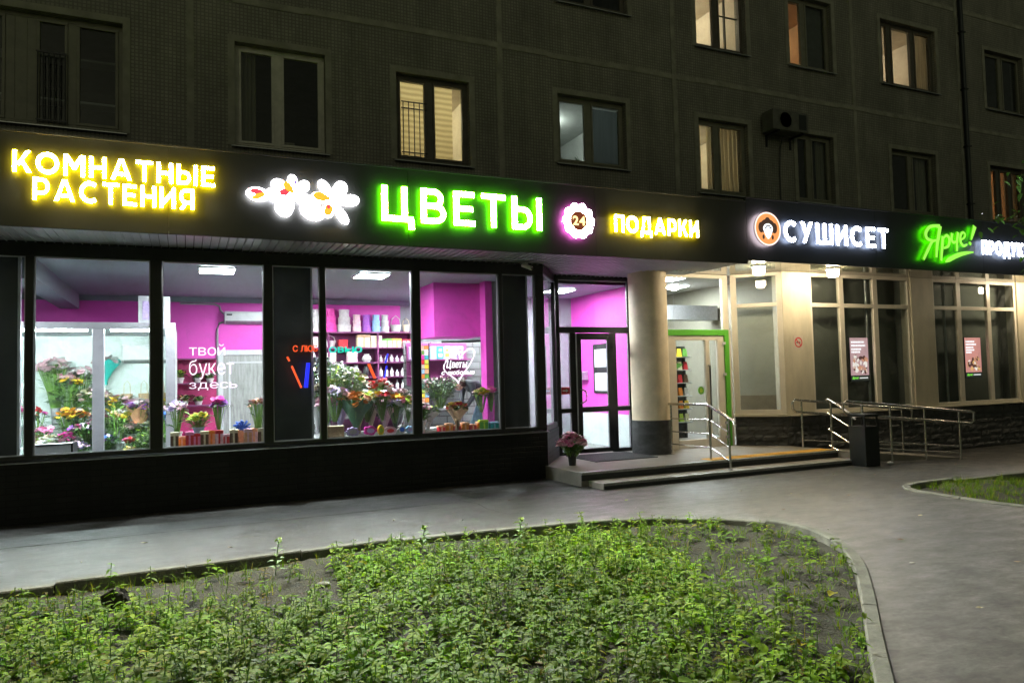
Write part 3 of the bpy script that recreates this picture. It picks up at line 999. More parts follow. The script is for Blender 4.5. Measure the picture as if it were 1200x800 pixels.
def apartment_window(d):
    x0, x1 = d['x']; z0, z1 = d['z']; st = d['st']
    fm = FR.get(d.get('f', 'olive'))
    y = W+0.10
    mb = MB()
    t = 0.055
    mb.box(x0+.002, x1-.002, y, y+0.07, z0+.002, z0+t); mb.box(x0+.002, x1-.002, y, y+0.07, z1-t, z1-.002)
    S = d['s']
    wd = x1-x0
    edges = [x0+wd*s for s in S]
    panes = []
    for i, e in enumerate(edges):
        hw = 0.03 if 0 < i < len(edges)-1 else 0
        if i == 0: mb.box(e+.002, e+t, y+0.001, y+0.069, z0+t, z1-t)
        elif i == len(edges)-1: mb.box(e-t, e-.002, y+0.001, y+0.069, z0+t, z1-t)
        else: mb.box(e-0.05, e+0.05, y+0.001, y+0.069, z0+t, z1-t)
    for i in range(len(edges)-1):
        a = edges[i]+(t if i == 0 else 0.05); b = edges[i+1]-(t if i == len(edges)-2 else 0.05)
        if st == 'loggia' and i == 2:
            mb.box(a, b, y+0.002, y+0.068, z0+t, z1-t); continue
        q = 0.035   # sash
        mb.box(a, b, y-0.012, y+0.05, z0+t, z0+t+q); mb.box(a, b, y-0.012, y+0.05, z1-t-q, z1-t)
        mb.box(a, a+q, y-0.012, y+0.05, z0+t+q, z1-t-q); mb.box(b-q, b, y-0.012, y+0.05, z0+t+q, z1-t-q)
        panes.append((a+q, b-q))
    o = obj('window', mb, fm, BL, bevel=0.004)
    pm = MB()
    for a, b in panes:
        pm.box(a, b, y+0.02, y+0.026, z0+t+0.03, z1-t-0.03)
    obj('pane', pm, WGLASS, o)
    # tin ledge
    s = MB()
    s.hexa([(x0-.05, W-0.07, z0-0.045), (x1+.05, W-0.07, z0-0.045), (x1+.05, W+0.099, z0-0.012), (x0-.05, W+0.099, z0-0.012)],
           [(x0-.05, W-0.07, z0-0.035), (x1+.05, W-0.07, z0-0.035), (x1+.05, W+0.099, z0-0.002), (x0-.05, W+0.099, z0-0.002)])
    obj('sill', s, TIN, o)
    # plastered surround, a little proud of the tiles
    s = MB()
    s.box(x0-0.09, x0-0.001, W-0.014, W+0.005, z0-0.01, z1+0.09); s.box(x1+0.001, x1+0.09, W-0.014, W+0.005, z0-0.01, z1+0.09)
    s.box(x0-0.001, x1+0.001, W-0.0138, W+0.005, z1+0.001, z1+0.0895)
    obj('surround', s, JOINT, o)
    # the room behind
    rm = {'blind': ROOMW, 'cool': ROOMC, 'dim': ROOMW, 'orange': ROOMO, 'warm': ROOMW, 'half': ROOMO, 'warm3': ROOMW}.get(st, ROOMD)
    ax, bx, az, bz, ay, by = x0-0.35, x1+0.35, z0-0.85, z1+0.18, W+0.302, W+3.2
    s = MB()
    s.quad((ax, ay, az), (bx, ay, az), (bx, by, az), (ax, by, az)); s.quad((ax, ay, bz), (ax, by, bz), (bx, by, bz), (bx, ay, bz))
    s.quad((ax, by, az), (bx, by, az), (bx, by, bz), (ax, by, bz)); s.quad((ax, ay, az), (ax, by, az), (ax, by, bz), (ax, ay, bz)); s.quad((bx, ay, az), (bx, ay, bz), (bx, by, bz), (bx, by, az))
    obj('room', s, rm, o)
    if st in LAMPS:
        c, e = LAMPS[st]
        px = x0+wd*(0.28 if st in ('half',) else 0.5)
        s = MB().ball((px, W+1.7, bz-0.16), 0.13, (1, 1, 0.7), 12, 6)
        s.box(px-0.01, px+0.01, W+1.69, W+1.71, bz-0.08, bz-0.001)
        obj('ceiling_lamp', s, emat('room_lamp_'+st, c, e), o, smooth=True)
    if st == 'dark':
        s = MB()
        k = int(x0*10) % 3
        if k != 1: curtain(s, x0+0.02, x0+0.02+wd*(.22+.1*k), z0+.01, z1-.01, W+.21, 5, .018)
        if k != 0: curtain(s, x1-0.02-wd*.26, x1-0.02, z0+.01, z1-.01, W+.21, 5, .018)
        if k == 0: s.box(x0+wd*.55, x0+wd*.55+.14, W+.2, W+.29, z0+.003, z0+.16)
        obj('curtain', s, CURT, o)
    if st in ('warm3', 'cool'):
        for q, rr in ((.12, .05), (.38, .04), (.78, .055)):
            s = MB().lathe((x0+wd*q, W+.255, z0+.003), [(rr*.7, 0), (rr, .09), (rr*.9, .09)], 10)
            for i in range(7):
                an = i*.9
                leafblade(s, (x0+wd*q, W+.255, z0+.088), (math.cos(an)*.5, math.sin(an)*.25, 1), .11+.02*(i % 3), .014, .5)
            obj('sill_plant', s, LEAF, o)
    if st == 'loggia':
        s = MB()
        a = edges[3]+0.05; b = edges[4]-0.05
        for k in range(6):
            x = a+0.02+(b-a-0.04)*k/5
            s.tube([(x, W+0.045, z0+0.02), (x, W+0.045, z0+0.95)], 0.008, 6)
        for zz in (0.06, 0.93):
            s.box(a, b, W+0.037, W+0.053, z0+zz, z0+zz+0.018)
        obj('grille', s, BLACKF, o)
        s = MB()
        for zz, yy in ((0.62, 0.9), (0.16, 0.7), (1.18, 0.8)):
            s.box(x0+0.1, x1-0.1, W+yy, W+yy+0.25, z0+zz, z0+zz+0.03)
        obj('shelf', s, WHITE, o)
    if st == 'blind':
        s = MB(); s.quad((x0, W+0.36, z0), (x1-0.16, W+0.36, z0), (x1-0.16, W+0.36, z1), (x0, W+0.36, z1))
        m_, t_, b_, o_ = nmat('thin_blind_cloth')
        tl = N(t_, 'ShaderNodeBsdfTranslucent'); tl.inputs[0].default_value = (0.75, 0.66, 0.42, 1)
        tc = N(t_, 'ShaderNodeTexCoord'); wv = N(t_, 'ShaderNodeTexWave', wave_type='BANDS', bands_direction='Z')
        wv.inputs['Scale'].default_value = 3.6; wv.inputs['Distortion'].default_value = 1.0; wv.inputs['Detail'].default_value = 3
        t_.links.new(tc.outputs['Object'], wv.inputs['Vector'])
        rp = N(t_, 'ShaderNodeValToRGB'); rp.color_ramp.elements[0].color = (0.52, 0.46, 0.30, 1); rp.color_ramp.elements[1].color = (0.78, 0.70, 0.48, 1)
        t_.links.new(wv.outputs[0], rp.inputs[0]); t_.links.new(rp.outputs[0], tl.inputs[0]); t_.links.new(tl.outputs[0], o_.inputs['Surface'])
        obj('blind', s, m_, o)
        s = MB()
        a = edges[0]+0.09; b = edges[1]-0.06
        for k in range(5):
            x = a+0.03+(b-a-0.06)*k/4
            s.tube([(x, W+0.05, z0+0.08), (x, W+0.05, z0+0.92)], 0.008, 6)
        for zz in (0.12, 0.80, 0.90):
            s.box(a, b, W+0.042, W+0.058, z0+zz, z0+zz+0.016)
        obj('grille', s, BLACKF, o)
    if st == 'cool':
        s = MB(); s.box(x0-0.1, x0+0.62, W+1.4, W+1.9, z0-0.8, z0+0.42)
        obj('wardrobe', s, WOODW, o)
        s = MB(); s.quad((edges[1]+0.02, W+0.20, z0+0.01), (x1-.01, W+0.20, z0+0.01), (x1-.01, W+0.20, z1-0.10), (edges[1]+0.02, W+0.20, z1-0.10))
        obj('blind', s, GREYCURT, o)
    if st == 'dim':
        s = MB(); curtain(s, x0-0.1, x0+0.36, z0-0.1, z1+0.1, W+0.4, 5); curtain(s, x0+0.52, x1+0.1, z0-0.1, z1+0.1, W+0.42, 7)
        obj('curtain', s, CURT, o)
    if st in ('orange', 'warm3'):
        s = MB(); curtain(s, x1-0.42, x1-0.01, z0+.01, z1-.01, W+0.22, 6, .02)
        obj('curtain', s, CURT, o)
    if st == 'half':
        s = MB(); s.quad((edges[1]-0.01, W+0.19, z0+.01), (x1-.01, W+0.19, z0+.01), (x1-.01, W+0.19, z1-.01), (edges[1]-0.01, W+0.19, z1-.01))
        obj('blind', s, ROOMD, o)
    if st == 'warm':
        s = MB(); s.box(x0-0.3, x1+0.3, W+2.7, W+3.1, z0+0.62, z0+1.2)
        obj('wall_cabinet', s, WOODW, o)
        s = MB(); s.box(x0+0.02, x0+0.30, W+3.15, W+3.18, z0+0.7, z0+1.3)
        obj('open_sash', MB().box(edges[1]+0.28, edges[1]+0.31, W+0.18, W+0.22, z0+0.07, z1-0.07).box(edges[1]+0.06, x1-0.06, W+0.18, W+0.2, z0+0.75, z0+0.775), BROWNF, o)
    if st == 'warm3':
        s = MB().box(edges[0]+0.16, edges[0]+0.20, W+0.12, W+0.16, z0+0.09, z1-0.09)
        obj('open_sash', s, BROWNF, o)
    return o
for d in WINS:
    apartment_window(d)

# ---- fascia boards, canopy roof, soffits
XS = 8.65
mb = MB()
x = -9.0
while x < XS-0.01:
    e = min(x+2.94, XS)
    mb.box(x+0.002, e-0.002, FY, FY+0.05, 3.43, 4.48)
    x = e
obj('fascia', mb, FASCIA, BL, bevel=0.003)
mb = MB()
x = XS
while x < 24:
    mb.box(x+0.002, x+3.07, FY+0.004, FY+0.054, 3.49, 4.55)
    x += 3.072
obj('fascia', mb, FASCIA2, BL, bevel=0.003)
mb = MB().box(-9, 24, FY+0.056, W-0.012, 4.36, 4.42)
mb.box(-9, XS, FY-0.015, FY+0.10, 4.482, 4.50); mb.box(XS+.002, 24, FY-0.012, FY+0.10, 4.552, 4.57)
obj('canopy_roof', mb, ROOF, BL)
mb = MB()      # silver slats running front to back
x = -9.0
while x < XS-0.1:
    yb = W+0.02 if (x < 5.28 or x > 7.9) else 11.62
    mb.box(x+0.006, x+0.094, FY+0.052, yb, 3.452, 3.472)
    mb.box(x+0.006, x+0.016, FY+0.052, yb, 3.436, 3.452)
    x += 0.1
obj('slatted_soffit', mb, SLAT, BL)
obj('soffit_backing', MB().box(-9, XS, FY+0.053, 11.62, 3.478, 3.52), BLACKF, BL)
mb = MB()
x = XS
while x < 24:
    mb.box(x+0.003, x+1.497, FY+0.056, 11.3 if x < 10.3 else W+0.15, 3.515, 3.535)
    x += 1.5
obj('panel_soffit', mb, SOFF2, BL)

# ---- left shop front
def vmember(mb, a, b, z0, z1, y0=W-0.03, y1=W+0.07):
    mb.box(a, b, y0, y1, z0, z1)
POSTS = [(-5.2, -5.08), (-3.5, -3.38), (-1.79, -1.70), (-0.42, -0.28), (0.98, 1.10), (1.74, 1.82), (3.09, 3.22), (4.50, 4.57), (5.14, 5.30)]
mb = MB()
mb.box(-9, 5.30, W-0.029, W+0.069, 3.26, 3.43)
mb.box(-9, 5.30, W-0.029, W+0.069, 0.765, 0.82)
for a, b in POSTS:
    vmember(mb, a, b, 0.82, 3.26)
sw = obj('shop_window', mb, BLACKF, BL, bevel=0.004)
xs = [-9]+[v for p in POSTS for v in p]
for i in range(0, len(xs)-1, 2):
    a, b = xs[i], xs[i+1]
    obj('pane', MB().box(a, b, W+0.02, W+0.026, 0.82, 3.26), GLASS, sw)
    e = MB(); q = 0.014
    e.box(a, a+q, W+0.004, W+0.0195, 0.82, 3.26); e.box(b-q, b, W+0.004, W+0.0195, 0.82, 3.26)
    e.box(a+q, b-q, W+0.004, W+0.0195, 3.26-q, 3.26); e.box(a+q, b-q, W+0.004, W+0.0195, 0.82, 0.82+q)
    obj('glazing_bead', e, ALU, sw)
# plinth of black brick, angled return into the entrance
RET_A, RET_B = (5.30, W), (6.06, 11.60)
mb = MB().box(-9, 5.30, W-0.03, W+0.22, -0.3, 0.73)
mb.wallbox((5.301, W-0.028), (6.06, 11.57), -0.3, 0.73, 0.2)
obj('brick_plinth', mb, BRICK, BL)
mb = MB().hexa([(-9, W-0.065, 0.732), (5.33, W-0.065, 0.732), (5.33, W+0.07, 0.745), (-9, W+0.07, 0.745)], [(-9, W-0.065, 0.738), (5.33, W-0.065, 0.738), (5.33, W+0.07, 0.762), (-9, W+0.07, 0.762)])
obj('ledge', mb, TIN, BL)
# angled pane beside the door
ux, uy = (RET_B[0]-RET_A[0]), (RET_B[1]-RET_A[1]); uL = math.hypot(ux, uy); ux /= uL; uy /= uL
def alongr(a, b): return ((RET_A[0]+ux*a, RET_A[1]+uy*a), (RET_A[0]+ux*b, RET_A[1]+uy*b))
mb = MB()
for a, b in ((0.005, 0.07), (uL-0.08, uL-0.002)):
    p, q = alongr(a, b); mb.wallbox(p, q, 0.735, 3.45, 0.06)
p, q = alongr(0.07, uL-0.08)
mb.wallbox(p, q, 0.735, 0.82, 0.06); mb.wallbox(p, q, 3.33, 3.45, 0.06)
rw = obj('shop_window', mb, BLACKF, BL)
g_ = MB(); p, q = alongr(0.07, uL-0.08); g_.wallbox((p[0]-uy*0.03, p[1]+ux*0.03), (q[0]-uy*0.03, q[1]+ux*0.03), 0.82, 3.33, 0.006)
obj('pane', g_, GLASS, rw)

# ---- flower shop door (plane Y = 11.6)
DY = 11.60
mb = MB()
def vm(a, b, z0, z1): mb.box(a, b, DY, DY+0.07, z0, z1)
vm(6.07, 6.14, 0.2, 3.45); vm(7.60, 7.70, 0.2, 3.45)
vm(6.14, 7.60, 2.40, 2.50); vm(6.14, 7.60, 3.36, 3.45)
vm(6.35, 6.47, 0.2, 2.40); vm(7.22, 7.32, 0.2, 2.40)
vm(6.14, 6.35, 0.2, 0.26); vm(7.32, 7.60, 0.2, 0.26); vm(6.14, 6.35, 0.96, 1.03); vm(7.32, 7.60, 0.96, 1.03)
df = obj('door_surround', mb, BLACKF, BL, bevel=0.004)
for a, b, c, d in ((6.14, 6.35, 0.26, 0.96), (6.14, 6.35, 1.03, 2.40), (7.32, 7.60, 0.26, 0.96), (7.32, 7.60, 1.03, 2.40), (6.14, 7.60, 2.50, 3.36)):
    obj('pane', MB().box(a, b, DY+0.03, DY+0.036, c, d), GLASS, df)
    e = MB(); q = 0.012
    e.box(a, a+q, DY+0.012, DY+0.029, c, d); e.box(b-q, b, DY+0.012, DY+0.029, c, d); e.box(a+q, b-q, DY+0.012, DY+0.029, c, c+q); e.box(a+q, b-q, DY+0.012, DY+0.029, d-q, d)
    obj('glazing_bead', e, ALU, df)
mb = MB()
vy0, vy1 = DY-0.015, DY+0.05
mb.box(6.475, 6.565, vy0, vy1, 0.215, 2.39); mb.box(7.13, 7.215, vy0, vy1, 0.215, 2.39)
mb.box(6.565, 7.13, vy0+.001, vy1-.001, 0.215, 0.29); mb.box(6.565, 7.13, vy0+.001, vy1-.001, 0.96, 1.04); mb.box(6.565, 7.13, vy0+.001, vy1-.001, 2.28, 2.39)
dr = obj('entrance_door', mb, BLACKF, BL, bevel=0.004)
for c, d in ((0.29, 0.96), (1.04, 2.28)):
    obj('pane', MB().box(6.565, 7.13, DY+0.015, DY+0.021, c, d), GLASS, dr)
    e = MB(); q = 0.012
    e.box(6.565, 6.565+q, DY-0.002, DY+0.0145, c, d); e.box(7.13-q, 7.13, DY-0.002, DY+0.0145, c, d); e.box(6.565+q, 7.13-q, DY-0.002, DY+0.0145, c, c+q); e.box(6.565+q, 7.13-q, DY-0.002, DY+0.0145, d-q, d)
    obj('glazing_bead', e, ALU, dr)
obj('handle', MB().tube([(6.52, DY-0.015, 1.12), (6.54, DY-0.075, 1.13), (6.60, DY-0.085, 1.16), (6.62, DY-0.085, 1.25), (6.60, DY-0.085, 1.34), (6.54, DY-0.075, 1.36), (6.52, DY-0.015, 1.37)], 0.014, 8), STEEL, dr, smooth=True)
obj('door_edge_strip', MB().box(6.458, 6.474, DY-0.022, DY-0.002, 0.215, 2.39), WHITE, dr)
mb = MB()
for zz in (0.5, 1.35, 2.1):
    mb.tube([(7.235, DY-0.02, zz), (7.235, DY-0.02, zz+0.1)], 0.012, 8)
obj('hinge', mb, DARKMET, dr)

# ---- round column
cx_, cy_, cr_ = 7.66, 11.03, 0.345
colm = obj('column', MB().lathe((cx_, cy_, 0), [(cr_, 0.80), (cr_, 3.46)], 48), CREAM, BL, smooth=True)
obj('column_base', MB().lathe((cx_, cy_, 0), [(cr_+0.012, 0.19), (cr_+0.012, 0.80)], 48), STONE, colm, smooth=True)

# ---- grocery door (plane Y = 11.25), green surround
GYD = 11.25
mb = MB()
mb.box(9.56, 9.66, GYD-0.03, GYD+0.08, 0.2, 2.44); mb.box(7.95, 9.56, GYD-0.03, GYD+0.08, 2.33, 2.44)
gs_ = obj('green_door_surround', mb, GREENP, BL, bevel=0.004)
for zz in (0.35, 0.62, 1.55, 2.15):
    obj('fixing', MB().box(9.50, 9.56, GYD-0.05, GYD-0.02, zz, zz+0.05), WHITE, gs_)
mb = MB()
mb.box(9.40, 9.555, GYD, GYD+0.06, 0.2, 2.325); mb.box(9.10, 9.20, GYD-0.01, GYD+0.06, 0.21, 2.24); mb.box(7.97, 8.42, GYD, GYD+0.06, 0.2, 2.325)
mb.box(8.42, 9.40, GYD, GYD+0.059, 2.24, 2.325); mb.box(8.42, 9.10, GYD-0.009, GYD+0.059, 0.21, 0.36); mb.box(9.20, 9.40, GYD, GYD+0.059, 0.2, 0.36)
gd = obj('grocery_door', mb, PVC, BL, bevel=0.004)
obj('pane', MB().box(8.42, 9.10, GYD+0.02, GYD+0.026, 0.36, 2.24), GLASS, gd)
obj('pane', MB().box(9.20, 9.40, GYD+0.02, GYD+0.026, 0.36, 2.24), GLASS, gd)
obj('handle', MB().tube([(9.15, GYD-0.012, 0.72), (9.15, GYD-0.06, 0.72), (9.15, GYD-0.06, 1.75), (9.15, GYD-0.012, 1.75)], 0.016, 8), DARKMET, gd, smooth=True)
mb = MB()
mb.box(9.56, 9.70, GYD+0.001, GYD+0.07, 2.442, 3.51); mb.box(7.95, 9.56, GYD+0.002, GYD+0.07, 3.44, 3.51); mb.box(7.95, 8.03, GYD+0.002, GYD+0.07, 2.442, 3.44)
mb.box(9.665, 9.72, GYD-0.02, GYD+0.068, 0.2, 2.44)
tw = obj('transom_window', mb, PVC, BL, bevel=0.004)
obj('pane', MB().box(8.03, 9.56, GYD+0.03, GYD+0.036, 2.442, 3.44), GLASS, tw)

# ---- angled grocery window and its stone plinth
A_, B_ = (9.72, 11.20), (10.40, W-0.002)
vx, vy = B_[0]-A_[0], B_[1]-A_[1]; vL = math.hypot(vx, vy); vx /= vL; vy /= vL
def alonga(a, b, off=0.0):
    return ((A_[0]+vx*a-vy*off, A_[1]+vy*a+vx*off), (A_[0]+vx*b-vy*off, A_[1]+vy*b+vx*off))
mb = MB()
for a, b, c, d in ((0.0, 0.11, 0.80, 3.51), (vL-0.10, vL, 0.80, 3.51)):
    p, q = alonga(a, b); mb.wallbox(p, q, c, d, 0.08)
for c, d in ((0.80, 0.88), (2.86, 2.93), (3.45, 3.51)):
    p, q = alonga(0.11, vL-0.10, 0.002); mb.wallbox(p, q, c, d, 0.076)
aw = obj('grocery_window', mb, PVC, BL, bevel=0.004)
for c, d in ((0.88, 2.86), (2.93, 3.45)):
    g_ = MB(); p, q = alonga(0.11, vL-0.10, 0.03); g_.wallbox(p, q, c, d, 0.006); obj('pane', g_, GLASS, aw)
s = MB(); p, q = alonga(0.0, vL+0.1, 0.30); s.wallbox(p, q, 1.15, 2.9, 0.02); obj('backing_panel', s, SHADE2, aw)
s = MB(); p, q = alonga(0.0, vL+0.1, 0.29); s.wallbox(p, q, 0.5, 1.15, 0.03); obj('backing_panel', s, SHADE3, aw)

# ---- right wall: beige piers, white windows, stone plinth
for a, b in ((10.40, 11.12), (13.98, 14.66), (17.52, 18.3), (21.2, 24)):
    obj('pier', MB().box(a, b, W-0.012, W+0.25, 0.78, 3.515), BEIGE, BL, bevel=0.006)
def stone_run(pts, z0, z1, name='stone_plinth'):
    """split-face stone: a subdivided face pushed in and out in irregular blocks"""
    mb = MB()
    r_ = random.Random(11)
    for k in range(len(pts)-1):
        (ax, ay), (bx, by) = pts[k], pts[k+1]
        L = math.hypot(bx-ax, by-ay); dx_, dy_ = (bx-ax)/L, (by-ay)/L; nx, ny = dy_, -dx_
        z = z0
        while z < z1-0.001:
            h = min(r_.choice((0.10, 0.13, 0.16)), z1-z)
            if z1-(z+h) < 0.05: h = z1-z
            s_ = 0.0
            while s_ < L-0.001:
                l = min(r_.uniform(0.14, 0.42), L-s_)
                if L-(s_+l) < 0.08: l = L-s_
                o_ = r_.uniform(0.0, 0.035)
                c = [(ax+dx_*t, ay+dy_*t) for t in (s_+0.003, s_+l-0.003)]
                nu, nv = 4, 3
                base = len(mb.v)
                vs = []
                for j in range(nv+1):
                    for i in range(nu+1):
                        u = i/nu; v = j/nv
                        edge = i in (0, nu) or j in (0, nv)
                        o2_ = o_*(0.5 if edge else 1)+(0 if edge else r_.uniform(-0.006, 0.016))
                        px = c[0][0]+(c[1][0]-c[0][0])*u+nx*o2_; py = c[0][1]+(c[1][1]-c[0][1])*u+ny*o2_
                        vs.append((px, py, z+0.003+(h-0.006)*v))
                fs = [(j*(nu+1)+i, j*(nu+1)+i+1, (j+1)*(nu+1)+i+1, (j+1)*(nu+1)+i) for j in range(nv) for i in range(nu)]
                mb.add(vs, fs)
                s_ += l
            z += h
        mb.wallbox((ax, ay), (bx, by), z0, z1, 0.2)
    return obj(name, mb, STONE, BL)
stone_run([(9.72, 11.19), (10.40, W-0.02), (24, W-0.02)], -0.32, 0.75)
mb = MB().box(10.42, 24, W-0.10, W+0.05, 0.752, 0.779)
p, q = alonga(-0.02, vL+0.02, -0.08); mb.wallbox(p, q, 0.753, 0.798, 0.16)
obj('ledge', mb, BEIGE, BL, bevel=0.004)
def market_window(x0, x1, mull):
    mb = MB()
    y0, y1 = W+0.02, W+0.09
    zb, zt = 0.78, 3.515
    mb.box(x0, x0+0.07, y0, y1, zb, zt); mb.box(x1-0.07, x1, y0, y1, zb, zt)
    for a, b in mull: mb.box(a, b, y0, y1, zb, zt)
    eds = [x0+0.07]+[v for m_ in mull for v in m_]+[x1-0.07]
    pn = []
    for i in range(0, len(eds), 2):
        a, b = eds[i], eds[i+1]
        for c, d in ((zb, zb+0.07), (2.85, 2.93), (zt-0.07, zt)):
            mb.box(a, b, y0+0.002, y1-0.002, c, d)
        pn += [(a, b, zb+0.07, 2.85), (a, b, 2.93, zt-0.07)]
    o = obj('grocery_window', mb, PVC, BL, bevel=0.004)
    for a, b, c, d in pn:
        obj('pane', MB().box(a, b, y0+0.03, y0+0.036, c, d), GLASS, o)
    obj('backing_panel', MB().box(x0-0.05, x1+0.05, W+0.42, W+0.45, 0.3, 3.5), SHADE, o)
    obj('side_lining', MB().box(x0-0.04, x0-0.02, W+0.1, W+0.419, 0.3, 3.5).box(x1+0.02, x1+0.04, W+0.1, W+0.419, 0.3, 3.5), SHADE, o)
    obj('inner_post', MB().tube([(x0+1.76 if x0 < 12 else x0+0.62, W+0.2, 0.3), (x0+1.76 if x0 < 12 else x0+0.62, W+0.2, 3.5)], 0.03, 10), TIN, o, smooth=True)
    return o
market_window(11.12, 13.98, [(11.93, 12.05), (12.88, 13.01)])
market_window(14.66, 17.52, [(15.47, 15.60), (16.49, 16.61)])
market_window(18.3, 21.2, [(19.2, 19.32), (20.2, 20.32)])

# ================================================================== entrance platform
mb = MB()
LZ = 0.2
mb.prism([(5.28, 9.42), (10.42, 9.42), (10.42, 10.50), (9.80, 11.25), (9.7, 11.7), (6.0, 11.7), (5.25, 10.52)], -0.3, LZ)
st = thing('entrance_steps', 'low two step landing with ribbed metal edges before the shop doors', 'steps', (7.8, 9.4, 0))
obj('landing', mb, LAND, st, bevel=0.005)
obj('lower_step', MB().box(5.40, 10.55, 9.0, 9.418, -0.3, 0.085), LAND, st, bevel=0.005)
mb = MB()
for y0, z0, xa, xb in ((9.42, LZ, 5.28, 10.42), (9.0, 0.085, 5.40, 10.55)):
    x = xa
    while x < xb-0.02:
        e = min(x+0.05, xb)
        mb.box(x+0.002, e-0.004, y0-0.006, y0+0.06, z0+0.0005, z0+0.007)
        x = e
    mb.box(xa, xb, y0-0.010, y0-0.002, z0-0.03, z0+0.006)
obj('step_nosing', mb, NOSE, st)
mb = MB()
for x in np.arange(7.75, 10.2, 0.3):
    mb.box(x, x+0.296, 9.52, 9.80, LZ+0.001, LZ+0.006)
    for i in range(5):
        mb.box(x+0.03+i*0.055, x+0.055+i*0.055, 9.54, 9.78, LZ+0.006, LZ+0.010)
obj('tactile_strip', mb, TACT, st)
mb = MB().box(5.28, 10.41, 9.405, 9.419, 0.086, LZ-0.03).box(5.41, 10.54, 8.985, 8.999, -0.2, 0.054)
obj('riser', mb, mat('dark_riser', (0.03, 0.032, 0.032), 0.5, var=0.3), st)
tag(obj('doormat', MB().box(6.12, 7.35, 10.42, 11.45, LZ+0.001, LZ+0.014), RUBBER, bevel=0.004), 'flat black rubber doormat in front of the dark shop door', 'doormat')
# ramp beside the landing
mb = MB()
mb.hexa([(10.43, 9.12, -0.3), (13.4, 9.12, -0.3), (13.4, 10.2, -0.3), (10.43, 10.2, -0.3)], [(10.43, 9.12, LZ), (13.4, 9.12, gz(13.4, 9)+0.01), (13.4, 10.2, gz(13.4, 9)+0.01), (10.43, 10.2, LZ)])
tag(obj('access_ramp', mb, LAND), 'short concrete access ramp sloping down beside the stone plinth', 'ramp')

# ---- handrails
hr = thing('handrail', 'short bright steel handrail beside the round cream column', 'handrail', (7.8, 10.6, LZ))
def path(pts): return pts
mb = MB()
X0 = 7.82
mb.tube([(X0-0.1, 10.95, 0.86), (X0-0.02, 10.86, 1.02), (X0, 10.75, 1.08), (X0, 9.72, 1.10), (X0, 9.62, 1.08), (X0, 9.06, 0.86), (X0, 9.02, 0.80)], 0.024, 10)
obj('top_rail', mb, STEEL, hr, smooth=True)
mb = MB()
for zz in (0.83, 0.60, 0.38):
    mb.tube([(X0, 10.66, zz), (X0, 9.62, zz+0.02), (X0, 9.16, zz-0.16)], 0.010, 8)
obj('cross_bar', mb, STEEL, hr, smooth=True)
for yy, zb, zt in ((10.66, LZ, 1.08), (9.62, LZ, 1.08), (9.16, 0.085, 0.9)):
    obj('post', MB().tube([(X0, yy, zb), (X0, yy, zt)], 0.019, 10).lathe((X0, yy, zb), [(0.045, 0), (0.045, 0.008)], 12), STEEL, hr, smooth=True)
X1 = 10.47
hr2 = thing('handrail', 'sloping four bar steel handrail at the right end of the steps', 'handrail', (X1, 9.5, 0))
mb = MB().tube([(X1, 9.66, 1.08), (X1, 9.62, 1.10), (X1, 9.10, 0.82), (X1, 9.06, 0.76)], 0.024, 10)
obj('top_rail', mb, STEEL, hr2, smooth=True)
mb = MB()
for zz in (0.84, 0.56, 0.28):
    mb.tube([(X1, 9.64, zz), (X1, 9.08, zz-0.27)], 0.014, 8)
obj('cross_bar', mb, STEEL, hr2, smooth=True)
for yy, zb, zt in ((9.57, LZ, 1.07), (9.14, 0.0, 0.84)):
    obj('post', MB().tube([(X1, yy, zb), (X1, yy, zt)], 0.019, 10), STEEL, hr2, smooth=True)
def ramp_rail(y, xa, xb, posts, label, low):
    root = thing('handrail', label, 'handrail', (xa, y, 0), 'handrails along the ramp')
    def zt(x, h):
        return h+LZ+(x-10.3)/(13.4-10.3)*(gz(13.3, y)-LZ) if x > 10.3 else h+LZ
    mb = MB()
    H1, H2 = 0.88, 0.66
    mb.tube([(xa, y, zt(xa, H2)), (xa-0.07, y, zt(xa, H2)+0.05), (xa-0.08, y, zt(xa, H1)-0.05), (xa-0.02, y, zt(xa, H1)), (xb, y, zt(xb, H1)), (xb+0.09, y, zt(xb, H1)-0.02), (xb+0.08, y, zt(xb, H2)+0.03), (xb, y, zt(xb, H2)), (xa, y, zt(xa, H2))], 0.023, 10)
    obj('top_rail', mb, STEEL, root, smooth=True)
    mb = MB()
    for h in low:
        mb.tube([(posts[0], y, zt(posts[0], h)), (posts[-1], y, zt(posts[-1], h))], 0.013, 8)
    obj('cross_bar', mb, STEEL, root, smooth=True)
    for p in posts:
        zb = gz(p, y) if y < 9.1 else (LZ if p < 10.4 else LZ+(p-10.43)/(13.4-10.43)*(gz(13.4, 9)-LZ))
        obj('post', MB().tube([(p, y, zb), (p, y, zt(p, H1))], 0.019, 10), STEEL, root, smooth=True)
ramp_rail(9.04, 10.25, 13.45, (10.62, 11.30, 12.18, 13.12), 'long steel handrail sloping along the ramp behind the dark bin', (0.22, 0.10))
ramp_rail(10.14, 10.22, 13.2, (10.36, 11.9, 13.0), 'steel handrail of the ramp standing close to the stone plinth', (0.15,))

